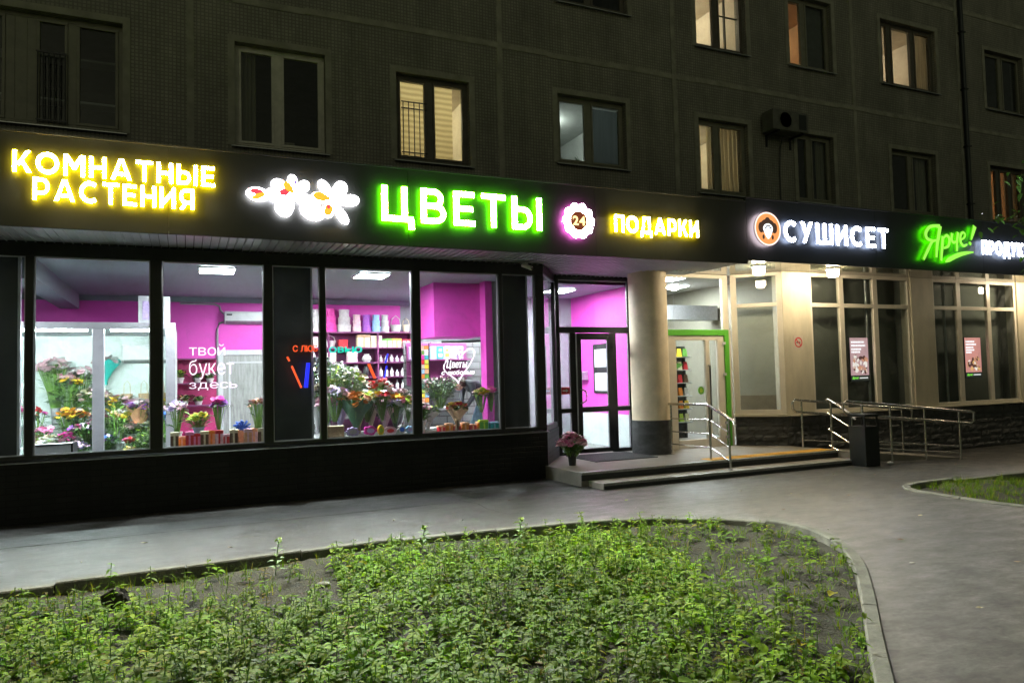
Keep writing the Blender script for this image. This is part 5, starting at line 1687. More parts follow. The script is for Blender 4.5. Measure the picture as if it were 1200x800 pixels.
def flowers(name, label, cat, base, h, rad, n, hr, cols, leaf=None, vessel=None, vcol='white', group=None, stemlen=None, nleaf=None, flat=0.5):
    """bunch of flowers rising from base; vessel: bucket, wrap, pot or None"""
    x, y, z = base
    n = int(n*1.8); hr = hr*1.15; rad = rad*1.12
    root = thing(name, label, cat, base, group)
    lm = leaf or LEAF
    top = z+h
    vh = {'bucket': min(0.28, h*.45), 'pot': min(0.18, h*.4), 'wrap': h*.75, 'film': h*.85, None: 0.0}[vessel]
    if vessel == 'bucket':
        obj('vase', MB().lathe((x, y, z), [(0.055, 0), (0.075, vh*.9), (0.08, vh), (0.07, vh), (0.06, vh*.6)], 14), P(vcol), root, smooth=True)
    elif vessel == 'pot':
        obj('pot', MB().lathe((x, y, z), [(0.05, 0), (0.07, vh*.85), (0.078, vh*.86), (0.078, vh), (0.066, vh), (0.05, vh*.8)], 14), P(vcol), root, smooth=True)
    elif vessel in ('wrap', 'film'):
        mb = MB()
        nn = 20
        prof = [(0.03, 0), (0.025, vh*.18), (rad*.55, vh*.6), (rad*1.05, vh)]
        vs = []
        for i, (r_, zz) in enumerate(prof):
            for k in range(nn):
                a = 2*math.pi*k/nn
                q = r_*(1+0.10*math.sin(5*a+i)+(0.14*math.sin(3*a+1) if i == 3 else 0))
                vs.append((x+q*math.cos(a), y+q*math.sin(a), z+zz+(0.05*math.sin(4*a) if i == 3 else 0)))
        mb.add(vs, [(i*nn+k, i*nn+(k+1) % nn, (i+1)*nn+(k+1) % nn, (i+1)*nn+k) for i in range(3) for k in range(nn)])
        obj('wrapping', mb, CLEAR if vessel == 'film' else P(vcol), root, smooth=True)
    st = MB(); lf = MB(); heads = [MB() for _ in cols]
    for i in range(n):
        a = rnd.uniform(0, 6.28); q = rad*math.sqrt(rnd.random())
        hx, hy = x+q*math.cos(a), y+q*math.sin(a)
        hz = top-hr*.5-(q/rad)**2*rad*flat-rnd.uniform(0, 0.10*h)
        st.tube([(x+(hx-x)*.15, y+(hy-y)*.15, z+vh*.3+.02), (x+(hx-x)*.5, y+(hy-y)*.5, z+(hz-z)*.6), (hx, hy, hz)], 0.004, 4)
        k = rnd.randrange(len(cols))
        rosette(heads[k], (hx, hy, hz), hr*rnd.uniform(.8, 1.2))
    nl = int((nleaf if nleaf is not None else n*1.6)*1.5)
    for i in range(nl):
        a = rnd.uniform(0, 6.28); t = rnd.uniform(.35, .95)
        q = rad*t*rnd.uniform(.4, 1.1)
        zz = z+max(vh*.9, h*t*.9)
        leafblade(lf, (x+q*math.cos(a), y+q*math.sin(a), zz), (math.cos(a), math.sin(a), rnd.uniform(-.1, .9)), rnd.uniform(.08, .16), rnd.uniform(.018, .034))
    if n: obj('stems', st, LEAFL, root)
    if lf.f: obj('leaves', lf, lm, root)
    for mb, c in zip(heads, cols):
        if mb.f: obj('blossoms', mb, P(c), root)
    return root
B3, B2, B1 = 1.02, 0.72, 0.46    # bench tiers
t3, t2, t1 = CY1-.26, CY1-.75, CY1-1.35
F = flowers
F('flower_bunch', 'tall white and pale pink lilies at the left end of the cold room', 'flowers', (-1.95, t3, B3), 1.12, .24, 26, .07, ['white', 'palepink'], vessel='bucket', vcol='grey')
F('flower_bunch', 'large pink and yellow lily spray under the white lilies', 'flowers', (-1.78, t3-.1, B3), .86, .16, 9, .065, ['palepink', 'pink', 'yellow'], vessel='bucket', vcol='grey')
F('flower_bunch', 'crimson flowers in dark pots at the far left of the cold room', 'flowers', (-2.12, t2, B2), .62, .12, 9, .05, ['magenta', 'red'], vessel='pot', vcol='brown')
F('flower_bunch', 'yellow and orange tulips low in front of the lilies', 'flowers', (-1.72, t2, B2), .60, .17, 22, .04, ['yellow', 'orange', 'yellow'], vessel='bucket', vcol='grey')
F('flower_bunch', 'pink gerberas by the white plinth in the cold room', 'flowers', (-1.98, t1+.1, B1), .62, .10, 8, .06, ['pink', 'palepink'], vessel='bucket', vcol='black')
F('flower_bunch', 'wide cloud of small white and blush flowers left of the mullion', 'flowers', (-1.42, t3, B3), .62, .26, 60, .04, ['white', 'palepink', 'cream'], leaf=LEAFG, vessel='bucket', vcol='white', nleaf=60)
F('flower_bunch', 'pink and purple carnations in a clear vase left of the mullion', 'flowers', (-1.42, t1, B1), .66, .20, 36, .045, ['palepink', 'magenta', 'purple', 'white'], vessel='bucket', vcol='silver')
F('flower_bunch', 'violet hyacinths low beside the cold room mullion', 'flowers', (-1.16, t1-.05, B1), .46, .16, 50, .03, ['lilac', 'purple', 'blue'], vessel='pot', vcol='white')
F('flower_bunch', 'yellow and orange roses behind the carnations', 'flowers', (-1.56, t2+.05, B2), .56, .15, 16, .05, ['orange', 'yellow', 'peach'], vessel='bucket', vcol='black')
F('bouquet', 'bouquet in bright teal paper hanging on the cold room back wall', 'bouquet', (-1.24, t3+.1, 1.66), .52, .17, 10, .06, ['white', 'palepink'], vessel='wrap', vcol='teal', nleaf=6)
F('flower_bunch', 'tall yellow sunflowers with long green stems right of the mullion', 'flowers', (-0.98, t1, B1), 1.06, .15, 5, .06, ['yellow'], leaf=LEAFL, vessel='bucket', vcol='silver', nleaf=34, flat=1.8)
F('bouquet', 'round bouquet of white and purple flowers in orange paper', 'bouquet', (-0.70, t2, B2+.1), .62, .19, 26, .055, ['white', 'purple', 'palepink'], vessel='wrap', vcol='peach', nleaf=10)
F('bouquet', 'lilac bouquet in pale violet paper near the cold room frame', 'bouquet', (-0.42, t2, B2+.05), .56, .18, 28, .05, ['lilac', 'white', 'palepink'], vessel='wrap', vcol='lilac', nleaf=10)
F('flower_bunch', 'blue dyed rose hanging at the right end of the cold room', 'flowers', (-0.30, t1-.2, B1), .80, .05, 4, .07, ['blue', 'skyblue'], vessel='bucket', vcol='white', nleaf=4)
F('flower_bunch', 'grey green bush with tiny white flowers low at the right', 'flowers', (-0.42, t1-.05, B1), .50, .26, 34, .022, ['white', 'lime'], leaf=LEAFL, vessel='bucket', vcol='white', nleaf=170)
F('flower_bunch', 'cut eucalyptus and white flowers filling the second tier', 'flowers', (-0.36, t2+.25, B2+.05), .50, .20, 22, .03, ['white', 'cream'], leaf=LEAFG, vessel='bucket', vcol='white', nleaf=110)
F('flower_bunch', 'small red flowers at the foot of the sunflowers', 'flowers', (-0.80, t1-.12, B1), .40, .07, 9, .045, ['red', 'pink'], vessel='pot', vcol='white', nleaf=14)
F('flower_bunch', 'small yellow flowers at the bench front below the red ones', 'flowers', (-0.78, t1-.25, B1-.02), .28, .10, 12, .04, ['yellow', 'cream'], vessel='pot', vcol='white', nleaf=14)
F('flower_bunch', 'blush roses between the sunflowers and the wrapped bouquets', 'flowers', (-0.80, t2-.05, B2-.05), .40, .12, 14, .05, ['palepink', 'peach', 'white'], vessel='bucket', vcol='white')
F('flower_bunch', 'yellow and green chrysanthemums on the top tier at the right', 'flowers', (-0.45, t3, B3), .42, .26, 30, .04, ['yellow', 'lime'], leaf=LEAFL, vessel='bucket', vcol='white', nleaf=60)
F('flower_bunch', 'magenta and white flowers at the far left behind the dark panel', 'flowers', (-2.55, t2, B2), .75, .22, 30, .05, ['magenta', 'white', 'pink'], vessel='bucket', vcol='grey')
for a in (
 ('loose white lilies crowding the left cold room pane', (-1.62, t3+.05, B3), .98, .22, 22, .06, ['white', 'palepink'], LEAFG, 60),
 ('dense pale pink roses behind the violet hyacinths', (-1.22, t2, B2), .52, .18, 30, .05, ['palepink', 'pink', 'white'], LEAF, 30),
 ('white daisies low behind the white plinth', (-1.86, t1-.1, B1), .48, .18, 34, .04, ['white', 'cream'], LEAFL, 40),
 ('pink and white alstroemeria in the middle of the left pane', (-1.66, t1-.05, B1), .52, .17, 26, .05, ['pink', 'white', 'magenta'], LEAF, 40),
 ('cream roses behind the sunflowers on the second tier', (-1.0, t2+.1, B2), .56, .17, 26, .05, ['cream', 'white', 'peach'], LEAF, 40),
 ('white hydrangea heads at the right of the second tier', (-0.55, t2-.15, B2-.1), .44, .18, 40, .035, ['white', 'cream', 'lime'], LEAFG, 50),
 ('leafy white spray at the front right of the cold room', (-0.58, t1-.15, B1), .40, .18, 26, .028, ['white', 'lime'], LEAFL, 120),
 ('pale lilac statice at the front of the left pane', (-1.5, t1-.2, B1), .38, .15, 40, .03, ['lilac', 'palepink'], LEAF, 30),
 ('soft pink carnations on the top tier near the mullion', (-1.05, t3, B3), .48, .2, 34, .045, ['palepink', 'white', 'pink'], LEAF, 40)):
    F('flower_bunch', a[0], 'flowers', a[1], a[2], a[3], a[4], a[5], a[6], leaf=a[7], vessel='bucket', vcol='grey', nleaf=a[8])
hb = MB()
for i in range(3):
    xx = -0.92+i*.26
    hb = MB().tube([(xx-.05, t3+.1, 1.5), (xx-.045, t3+.1, 1.66), (xx, t3+.1, 1.72), (xx+.045, t3+.1, 1.66), (xx+.05, t3+.1, 1.5)], 0.006, 6)
    r_ = thing('gift_basket', 'wicker basket with thin hoop handle on the cold room top tier', 'basket', (xx, t3+.1, B3), 'hoop handled baskets on the cold room top tier')
    obj('handle', hb, P('kraft'), r_)
    obj('bowl', MB().lathe((xx, t3+.1, B3), [(0.05, 0), (0.08, .3), (0.09, .48), (0.08, .48)], 14), P('kraft'), r_, smooth=True)
pl = thing('display_plinth', 'white display plinth with dark edge before the cold room glass', 'plinth', (-1.62, 11.35, FZ))
obj('body', MB().box(-1.86, -1.38, 11.15, 11.6, FZ, 0.89), WHITE, pl, bevel=0.004)
obj('edge', MB().box(-1.378, -1.355, 11.14, 11.6, FZ, 0.905).box(-1.86, -1.378, 11.135, 11.149, 0.885, 0.905), BLACKF, pl)

# ---------------------------------------------------------------- magenta corner with door and wall shelves
wd = thing('inner_door', 'whitewashed wooden door in the magenta wall', 'door', (1.05, BY_, FZ))
obj('leaf', MB().box(0.66, 1.52, BY_-.04, BY_-.003, FZ, 2.18), WOODW, wd)
obj('frame', MB().box(0.57, 0.658, BY_-.06, BY_-.002, FZ, 2.28).box(1.522, 1.61, BY_-.06, BY_-.002, FZ, 2.28).box(0.658, 1.522, BY_-.06, BY_-.002, 2.182, 2.28), WHITE, wd, bevel=0.004)
obj('moulding', MB().box(0.76, 1.42, BY_-.05, BY_-.041, 2.02, 2.05).box(0.76, 0.79, BY_-.05, BY_-.041, 0.5, 2.02).box(1.39, 1.42, BY_-.05, BY_-.041, 0.5, 2.02), WHITE, wd)
obj('handle', MB().tube([(0.72, BY_-.041, 1.2), (0.72, BY_-.09, 1.2), (0.84, BY_-.09, 1.2)], 0.01, 8), STEEL, wd)
ws = thing('wall_shelf', 'crimson backed wall shelf with three dark boards', 'shelf', (0.18, BY_, 1.0))
obj('back_panel', MB().box(-0.18, 0.54, BY_-.03, BY_-.003, 0.6, 2.12), SHELFR, ws)
for zz in (2.12, 1.66, 1.24):
    obj('board', MB().box(-0.18, 0.54, BY_-.28, BY_-.031, zz-.025, zz), SHELFP, ws)
def pottedplant(x, y, z, label, c, hcol, hh=.22):
    return F('potted_plant', label, 'potted plant', (x, y, z), hh, .08, 8, .03, hcol, vessel='pot', vcol=c, nleaf=18)
pottedplant(-0.10, BY_-.15, 1.66, 'tiny green plant in a white pot, upper wall shelf left', 'white', ['lime'], .26)
pottedplant(0.20, BY_-.15, 1.66, 'tiny pink plant in a white pot, upper wall shelf middle', 'white', ['pink'], .22)
pottedplant(-0.02, BY_-.15, 1.24, 'yellow flowering plant on the lower wall shelf', 'white', ['yellow', 'cream'], .20)
pottedplant(0.22, BY_-.15, 1.24, 'white flowering plant on the lower wall shelf', 'white', ['white', 'cream'], .18)
pottedplant(0.42, BY_-.15, 1.66, 'pale cactus in a white pot, upper wall shelf right', 'white', ['white'], .20)

# neon words and shapes just behind the glass
NEON = emat('neon_white_pink', (1.0, 0.74, 0.92), 2.2)
NEONW = emat('neon_white', (1.0, 0.93, 0.98), 2.0)
NRED = emat('neon_red', (1.0, 0.10, 0.02), 1.4)
NTEAL = emat('neon_teal', (0.0, 0.75, 0.55), 1.0)
NBLUE = emat('neon_blue', (0.02, 0.03, 1.0), 1.3)
NY = W+0.08
def neon_words(label, lines, m_, bold=-0.008):
    x0 = lines[0][1]; z0 = lines[0][3]
    root = thing('neon_sign', label, 'neon sign', (x0, NY, z0))
    for text, a, b, c, d in lines:
        for ch, V, fs, nz in layout(text, a, b, c, d, bold, 0.09):
            obj('letter', MB().add([(x, NY+(y+.5)*.018, z) for x, y, z in V], fs), m_, root)
    return root
def xlines(text, a, b, c, d): return (text, a, b, c, d)
neon_words('white neon words твой букет здесь on the window glass', [('твой', 0.04, 0.49, 2.02, 2.13), ('букет', 0.04, 0.60, 1.76, 1.97), ('здесь', 0.04, 0.64, 1.555, 1.66)], NEON)
neon_words('small red neon letters С ЛЮБ on the dark panel', [('С ЛЮБ', 1.38, 1.72, 2.06, 2.15)], NRED, 0.01)
neon_words('small teal neon letters ОВЬЮ right of the red ones', [('ОВЬЮ', 1.88, 2.36, 2.04, 2.13)], NTEAL, 0.03)
tb = thing('neon_tubes', 'crossed red and blue neon tubes by the dark panel', 'neon tubes', (1.5, NY, 1.6))
for a, b, m_ in (((1.30, 1.99), (1.33, 1.93), NRED), ((1.36, 1.86), (1.49, 1.55), NRED), ((1.60, 1.90), (1.565, 1.55), NBLUE), ((1.575, 1.90), (1.535, 1.55), NBLUE)):
    obj('tube', MB().tube([(a[0], NY, a[1]), (b[0], NY, b[1])], 0.014, 8), m_, tb)
tb = thing('neon_tubes', 'short red and blue neon tubes before the goods shelves', 'neon tubes', (2.6, NY, 1.7))
for a, b, m_ in (((2.44, 1.87), (2.53, 1.66), NRED), ((2.46, 1.87), (2.55, 1.66), NRED), ((2.74, 2.02), (2.70, 1.88), NBLUE), ((2.72, 1.84), (2.68, 1.66), NBLUE)):
    obj('tube', MB().tube([(a[0], NY, a[1]), (b[0], NY, b[1])], 0.012, 8), m_, tb)
nh = thing('neon_heart', 'pink white neon heart with script on the last big window', 'neon sign', (3.85, NY, 1.9))
hp = []
for i in range(41):
    t = 2*math.pi*i/40
    xx = 16*math.sin(t)**3; zz = 13*math.cos(t)-5*math.cos(2*t)-2*math.cos(3*t)-math.cos(4*t)
    hp.append((3.84+xx*.0155+0.006*max(zz, 0), NY, 1.84+zz*.0172+0.0045*xx))
obj('heart_tube', MB().tube(hp, 0.010, 8), NEON, nh, smooth=True)
for text, a, b, c, d in (('Цветы', 3.66, 4.00, 1.79, 1.88), ('с любовью', 3.58, 4.12, 1.685, 1.755)):
    for ch, V, fs, nz in layout(text, a, b, c, d, 0.004, 0.05, .25):
        obj('script_letter', MB().add([(x, NY+.012+(y+.5)*.016, z) for x, y, z in V], fs), NEONW, nh)

# ---------------------------------------------------------------- window sill goods
SZ = 0.80
def giftbox(x, y, z, w_, d_, h, c1, c2, label, cat='gift box', group=None, name='gift_box'):
    r_ = thing(name, label, cat, (x, y, z), group)
    obj('body', MB().box(x-w_/2, x+w_/2, y-d_/2, y+d_/2, z, z+h*.78), P(c1), r_, bevel=0.003)
    obj('lid', MB().box(x-w_/2-.004, x+w_/2+.004, y-d_/2-.004, y+d_/2+.004, z+h*.781, z+h), P(c2), r_, bevel=0.003)
    obj('ribbon', MB().box(x-.012, x+.012, y-d_/2-.006, y+d_/2+.006, z+.002, z+h+.003), P(c2), r_)
    return r_
sl = thing('sill_bench', 'low pale display bench along the inside of the windows', 'bench', (2.2, 11.0, FZ))
obj('top', MB().box(-0.24, 4.62, 10.72, 11.1, 0.765, SZ), WHITE, sl)
obj('front_panel', MB().box(-0.24, 4.62, 11.06, 11.09, FZ, 0.764), WHITE, sl)
cols_ = [('peach', 'orange'), ('red', 'pink'), ('orange', 'peach'), ('palepink', 'red'), ('orange', 'red'), ('peach', 'palepink')]
for i in range(7):
    a, b = cols_[i % 6]
    x = -0.14+i*.185
    nm = ['first', 'second', 'third', 'fourth', 'fifth', 'sixth', 'seventh'][i]
    giftbox(x, 10.80, SZ, .10, .10, .20, 'brown' if i % 2 == 0 else a, 'cream' if i % 2 == 0 else b, '%s brown and cream tea tin from the left on the sill' % nm if i % 2 == 0 else '%s red or orange candy box from the left on the sill' % nm, 'gift box', 'small boxes along the window sill')
    if i < 6:
        giftbox(x+.09, 10.98, SZ, .14, .12, .13+.03*(i % 3), b, a, '%s small bright box in the back row on the sill' % nm, 'gift box', 'small boxes along the window sill')
F('potted_orchid', 'white and lilac orchid at the left of the magenta corner', 'orchid', (-0.12, 11.3, SZ), .62, .11, 18, .045, ['white', 'lilac', 'palepink'], vessel='pot', vcol='white', nleaf=8)
F('bouquet', 'magenta flower bouquet in clear film below the neon words', 'bouquet', (0.42, 11.0, SZ), .66, .09, 14, .05, ['magenta', 'purple'], vessel='film', nleaf=10)
F('flower_crate', 'yellow green flowers in a blue crate on the sill', 'flowers', (0.16, 11.05, SZ+.1), .36, .14, 20, .04, ['yellow', 'lime'], leaf=LEAFL, vessel='pot', vcol='skyblue', nleaf=40)
F('potted_orchid', 'pale pink dried orchid before the white wooden door', 'orchid', (0.94, 11.0, SZ), .64, .12, 20, .035, ['palepink', 'white', 'peach'], vessel='pot', vcol='brown', nleaf=6)
bw = thing('gift_bow', 'large glossy blue ribbon bow on the sill by the door', 'bow', (0.72, 10.95, SZ+.18))
mb = MB()
for i in range(9):
    a = i*.7
    mb.tube([(0.72, 10.93, SZ+.22), (0.72+.07*math.cos(a), 10.90, SZ+.24+.06*math.sin(a)), (0.72+.11*math.cos(a+.25), 10.92, SZ+.24+.08*math.sin(a+.25)), (0.72+.03*math.cos(a+.5), 10.94, SZ+.22)], 0.014, 6)
obj('loop', mb, P('blue'), bw, smooth=True)
obj('box_under', MB().box(0.63, 0.81, 10.9, 11.05, SZ, SZ+.18), P('peach'), bw)

# ---------------------------------------------------------------- goods shelving
SX0, SX1, SYB = 2.05, 4.36, 14.9
sh = thing('goods_shelving', 'tall plum coloured shelving wall full of gifts and vases', 'shelving', (3.1, SYB, FZ))
obj('back_panel', MB().box(1.5, SX1, SYB+.25, SYB+.29, FZ, 2.66), SHELFP, sh)
BOARDS = (2.62, 2.30, 2.00, 1.70, 1.42, 1.14)
for zz in BOARDS:
    obj('board', MB().box(1.5, SX1, SYB-.08, SYB+.249, zz-.028, zz), SHELFP, sh)
for xx in (1.5, 2.62, 3.62, SX1):
    obj('upright', MB().box(xx-.015, xx+.015, SYB-.079, SYB+.249, FZ, 2.59), SHELFP, sh)
def stackbox(x, z, w_, h, c, label, n=3):
    r_ = thing('gift_box_tower', label, 'gift boxes', (x, SYB+.08, z))
    for k in range(n):
        q = w_*(1-.12*k)
        obj('hat_box', MB().lathe((x, SYB+.08, z+h*k/n), [(q/2, 0.002), (q/2, h/n*.7), (q/2+.006, h/n*.7), (q/2+.006, h/n*.98), (0.001, h/n*.985)], 18), P(c), r_, smooth=True)
T3 = BOARDS[0]
for px, w_, h, c, lb in ((2.18, .18, .34, 'pink', 'pink hat box tower at the left end of the top shelf'), (2.40, .18, .46, 'white', 'plain white hat box tower by the window mullion, top shelf'), (2.68, .26, .48, 'magenta', 'tall magenta hat box tower on the top shelf'),
                         (2.96, .27, .46, 'white', 'tall white hat box tower with dark print on the top shelf'), (3.22, .18, .36, 'palepink', 'pale pink hat box tower on the top shelf'), (3.42, .19, .36, 'purple', 'purple hat box tower on the top shelf'),
                         (3.62, .18, .36, 'skyblue', 'light blue hat box tower on the top shelf'), (3.81, .17, .36, 'white', 'white hat box tower beside the light blue one')):
    stackbox(px, T3, w_, h, c, lb)
def basket(x, z, r, h, c, label, hh):
    r_ = thing('gift_basket', label, 'basket', (x, SYB+.08, z))
    obj('bowl', MB().lathe((x, SYB+.08, z), [(r*.7, 0), (r, h), (r*.94, h), (r*.66, .02)], 16), P(c), r_, smooth=True)
    obj('handle', MB().tube([(x-r*.9, SYB+.08, z+h*.9), (x-r*.7, SYB+.08, z+h+hh*.6), (x, SYB+.08, z+h+hh), (x+r*.7, SYB+.08, z+h+hh*.6), (x+r*.9, SYB+.08, z+h*.9)], 0.010, 6), P(c), r_, smooth=True)
basket(4.04, T3, .12, .15, 'white', 'white wicker basket with round handle on the top shelf', .2)
basket(4.26, T3, .08, .16, 'cream', 'small cream basket at the right end of the top shelf', .14)
T2 = BOARDS[1]
for px, w_, h, c, c2, lb in ((2.16, .14, .24, 'palepink', 'pink', 'pink box at the left of the second shelf'), (2.34, .15, .22, 'white', 'palepink', 'white box second from left on the second shelf'), (2.92, .17, .16, 'red', 'red', 'bright red box on the second shelf'),
                             (3.34, .26, .26, 'cream', 'kraft', 'large cream box with dark motif on the second shelf'), (3.60, .22, .24, 'cream', 'cream', 'second cream box right of the dark motif one'), (3.82, .20, .18, 'white', 'green', 'white box with green lid on the second shelf'), (4.03, .19, .18, 'cream', 'yellow', 'cream box with yellow lid on the second shelf'), (4.24, .16, .16, 'palepink', 'red', 'small pale box with red lid at the right of the second shelf')):
    giftbox(px, SYB+.06, T2, w_, .18, h, c, c2, lb)
basket(2.66, T2, .13, .14, 'white', 'white scalloped basket on the second shelf', .12)
r3 = random.Random(4)
names = ['lime', 'white', 'silver', 'white', 'cream', 'palepink']
def bottle(x, z, h, c, label, group):
    r_ = thing('bottle', label, 'bottle', (x, SYB+.05, z), group)
    obj('body', MB().lathe((x, SYB+.05, z), [(.035, 0), (.038, h*.55), (.014, h*.72), (.014, h*.9)], 12), P(c), r_, smooth=True)
    obj('cap', MB().lathe((x, SYB+.05, z), [(.017, h*.901), (.017, h)], 10), P('grey'), r_)
for zz, grp in ((BOARDS[2], 'bottles on the third shelf'), (BOARDS[3], 'bottles on the fourth shelf'), (BOARDS[4], 'bottles on the fifth shelf')):
    shelfname = grp.split('the ')[1]
    for i in range(6):
        x = 3.70+i*.115
        bottle(x, zz, r3.uniform(.12, .22), 'white' if i % 2 == 0 else 'silver', ('white' if i % 2 == 0 else 'silver')+' bottle standing among its row on the '+shelfname, ('white ' if i % 2 == 0 else 'silver ')+grp)
def vase(x, z, h, r, c, label):
    r_ = thing('vase', label, 'vase', (x, SYB+.02, z))
    obj('body', MB().lathe((x, SYB+.02, z), [(r*.6, 0), (r, h*.35), (r*.8, h*.7), (r*.45, h*.85), (r*.6, h), (r*.5, h)], 16), P(c), r_, smooth=True)
for x, zz, h, r, c, lb in ((2.80, BOARDS[3], .26, .08, 'lime', 'lime green vase on the fourth shelf'), (3.0, BOARDS[3], .22, .07, 'green', 'dark green vase beside the lime one'), (3.18, BOARDS[3], .24, .07, 'silver', 'silver vase right of the green vases'), (3.38, BOARDS[3], .25, .06, 'black', 'slim black vase on the fourth shelf'),
                           (2.3, BOARDS[2], .24, .09, 'silver', 'broad silver vase at the left of the third shelf'), (2.48, BOARDS[3], .2, .08, 'white', 'white vase behind the silver bouquets'), (2.2, BOARDS[4], .2, .08, 'silver', 'silver vase low at the left of the fifth shelf'), (3.40, BOARDS[2], .17, .1, 'white', 'white bowl vase in the middle of the third shelf')):
    vase(x, zz, h, r, c, lb)
giftbox(2.98, SYB-.4, 1.26, .62, .3, .16, 'yellow', 'orange', 'long bright yellow box on the table before the shelves')
giftbox(3.52, SYB+.05, BOARDS[4], .2, .16, .2, 'red', 'red', 'glossy red box on the fifth shelf')
giftbox(2.66, SYB+.05, BOARDS[2], .22, .16, .2, 'cream', 'white', 'cream box on the third shelf left of the bowl vase')
giftbox(3.1, SYB+.05, BOARDS[2], .2, .16, .22, 'palepink', 'white', 'pale pink box on the third shelf')
tbq = thing('display_table', 'long dark display table in front of the goods shelving', 'table', (3.0, SYB-.5, FZ))
obj('top', MB().box(2.0, 4.3, SYB-.85, SYB-.25, 1.02, 1.06), BLACKF, tbq)
for xx in (2.05, 4.22):
    for yy in (SYB-.83, SYB-.3):
        obj('leg', MB().box(xx, xx+.04, yy, yy+.04, FZ, 1.02), BLACKF, tbq)
# mirror mosaic strip and bouquets by the glass
mz = thing('mosaic_screen', 'narrow silver mosaic screen beside the dark panel', 'screen', (1.72, 10.95, FZ))
mb = MB()
r4 = random.Random(8)
z = FZ
while z < 2.0:
    x = 1.69
    while x < 2.1:
        w_ = r4.uniform(.04, .09)
        tl = r4.uniform(-.02, .02)
        mb.hexa([(x, 11.9+tl, z), (x+w_-.004, 11.9-tl, z), (x+w_-.004, 11.92, z), (x, 11.92, z)], [(x, 11.9-tl, z+.066), (x+w_-.004, 11.9+tl, z+.066), (x+w_-.004, 11.92, z+.066), (x, 11.92, z+.066)])
        x += w_
    z += .07
obj('mirror_tiles', mb, mat('mirror_tile', (.6, .61, .63), .12, metal=1, var=.3, scale=9), mz)
obj('board', MB().box(1.68, 2.12, 11.925, 11.95, FZ, 2.02), P('grey'), mz)
F('bouquet', 'pale lilac bouquet in frosted film beside the window mullion', 'bouquet', (2.06, 11.2, SZ), .78, .17, 22, .045, ['lilac', 'white', 'palepink'], leaf=LEAFG, vessel='film', nleaf=20)
F('bouquet', 'large bouquet with orange roses in dark green paper', 'bouquet', (2.36, 11.15, SZ), .68, .20, 14, .06, ['orange', 'peach'], vessel='wrap', vcol='forest', nleaf=60)
F('bouquet', 'bouquet of green and white flowers high behind the orange roses', 'bouquet', (2.45, 12.2, 1.0), .86, .30, 46, .045, ['white', 'cream', 'lime'], leaf=LEAFG, vessel='bucket', vcol='silver', nleaf=90)
F('bouquet', 'slim bouquet with yellow tulips in yellow green film', 'bouquet', (2.76, 11.1, SZ), .70, .11, 14, .05, ['yellow', 'white', 'red'], leaf=LEAFL, vessel='film', nleaf=24)
F('bouquet', 'bouquet with red and white roses behind the yellow tulips', 'bouquet', (2.92, 11.8, 1.0), .66, .18, 22, .05, ['white', 'red', 'palepink'], vessel='bucket', vcol='black', nleaf=30)
F('bouquet', 'white bouquet in clear film left of the big window mullion', 'bouquet', (2.96, 11.12, SZ), .54, .12, 14, .045, ['white', 'lilac'], vessel='film', nleaf=14)
F('bouquet', 'yellow bouquet squeezed against the big window mullion', 'bouquet', (3.14, 11.0, SZ), .58, .07, 10, .045, ['yellow', 'lime', 'pink'], leaf=LEAFL, vessel='film', nleaf=14)
F('flower_bunch', 'silvery eucalyptus branches hanging before the shelves', 'flowers', (2.15, 12.0, 1.0), 1.0, .36, 40, .03, ['white', 'silver'], leaf=LEAFG, vessel='bucket', vcol='silver', nleaf=140)
F('bouquet', 'pink rose bouquet in clear film behind the cardboard box', 'bouquet', (1.98, 11.5, SZ), .62, .15, 20, .05, ['pink', 'palepink', 'magenta'], vessel='film', nleaf=24)
F('bouquet', 'white and green bouquet between the green wrapped and the yellow one', 'bouquet', (2.58, 11.35, SZ), .62, .14, 24, .045, ['white', 'lime', 'cream'], leaf=LEAFG, vessel='film', nleaf=40)
F('flower_bunch', 'red tulips in a dark bucket on the display table', 'flowers', (3.05, 12.6, 1.0), .5, .16, 20, .05, ['red', 'pink'], vessel='bucket', vcol='black', nleaf=30)
F('flower_bunch', 'bushy grey green eucalyptus in the middle of the display', 'flowers', (2.75, 12.5, 1.0), .70, .26, 18, .03, ['white', 'cream'], leaf=LEAFG, vessel='bucket', vcol='silver', nleaf=150)
for x, y, hh, cc, c, lb, lf_, nl_ in (
  (1.90, 11.9, .80, ['white', 'cream'], 'silver', 'white roses in silvery paper at the left of the goods display', LEAFG, 40),
  (2.24, 11.75, .74, ['lilac', 'white'], 'lilac', 'white and lilac bouquet in violet paper behind the orange roses', LEAFG, 40),
  (2.50, 11.6, .66, ['peach', 'cream'], 'kraft', 'peach bouquet in brown paper in the middle of the goods display', LEAF, 30),
  (2.72, 11.7, .70, ['lime', 'white'], 'cream', 'lime and white bouquet in cream paper behind the yellow tulips', LEAFL, 60),
  (2.90, 11.5, .58, ['magenta', 'palepink'], 'palepink', 'magenta bouquet in pale pink paper before the red tulips', LEAF, 30),
  (3.10, 11.6, .62, ['yellow', 'orange'], 'forest', 'yellow and orange bouquet in green paper by the big mullion', LEAF, 40),
  (3.26, 11.9, .70, ['white', 'palepink'], 'silver', 'white bouquet in silvery paper right of the big mullion', LEAFG, 50),
  (3.62, 11.5, .42, ['white', 'lime'], 'white', 'small white bouquet below the neon heart', LEAFG, 40),
  (4.12, 11.5, .46, ['yellow', 'red'], 'kraft', 'yellow and red bouquet in front of the bending person', LEAF, 30)):
    F('bouquet', lb, 'bouquet', (x, y, SZ), hh, .15, 22, .04, cc, leaf=lf_, vessel='wrap', vcol=c, nleaf=nl_)
obj('rear_shelf', MB().box(1.75, 4.7, 11.12, 12.1, .76, .799), WHITE, sl)
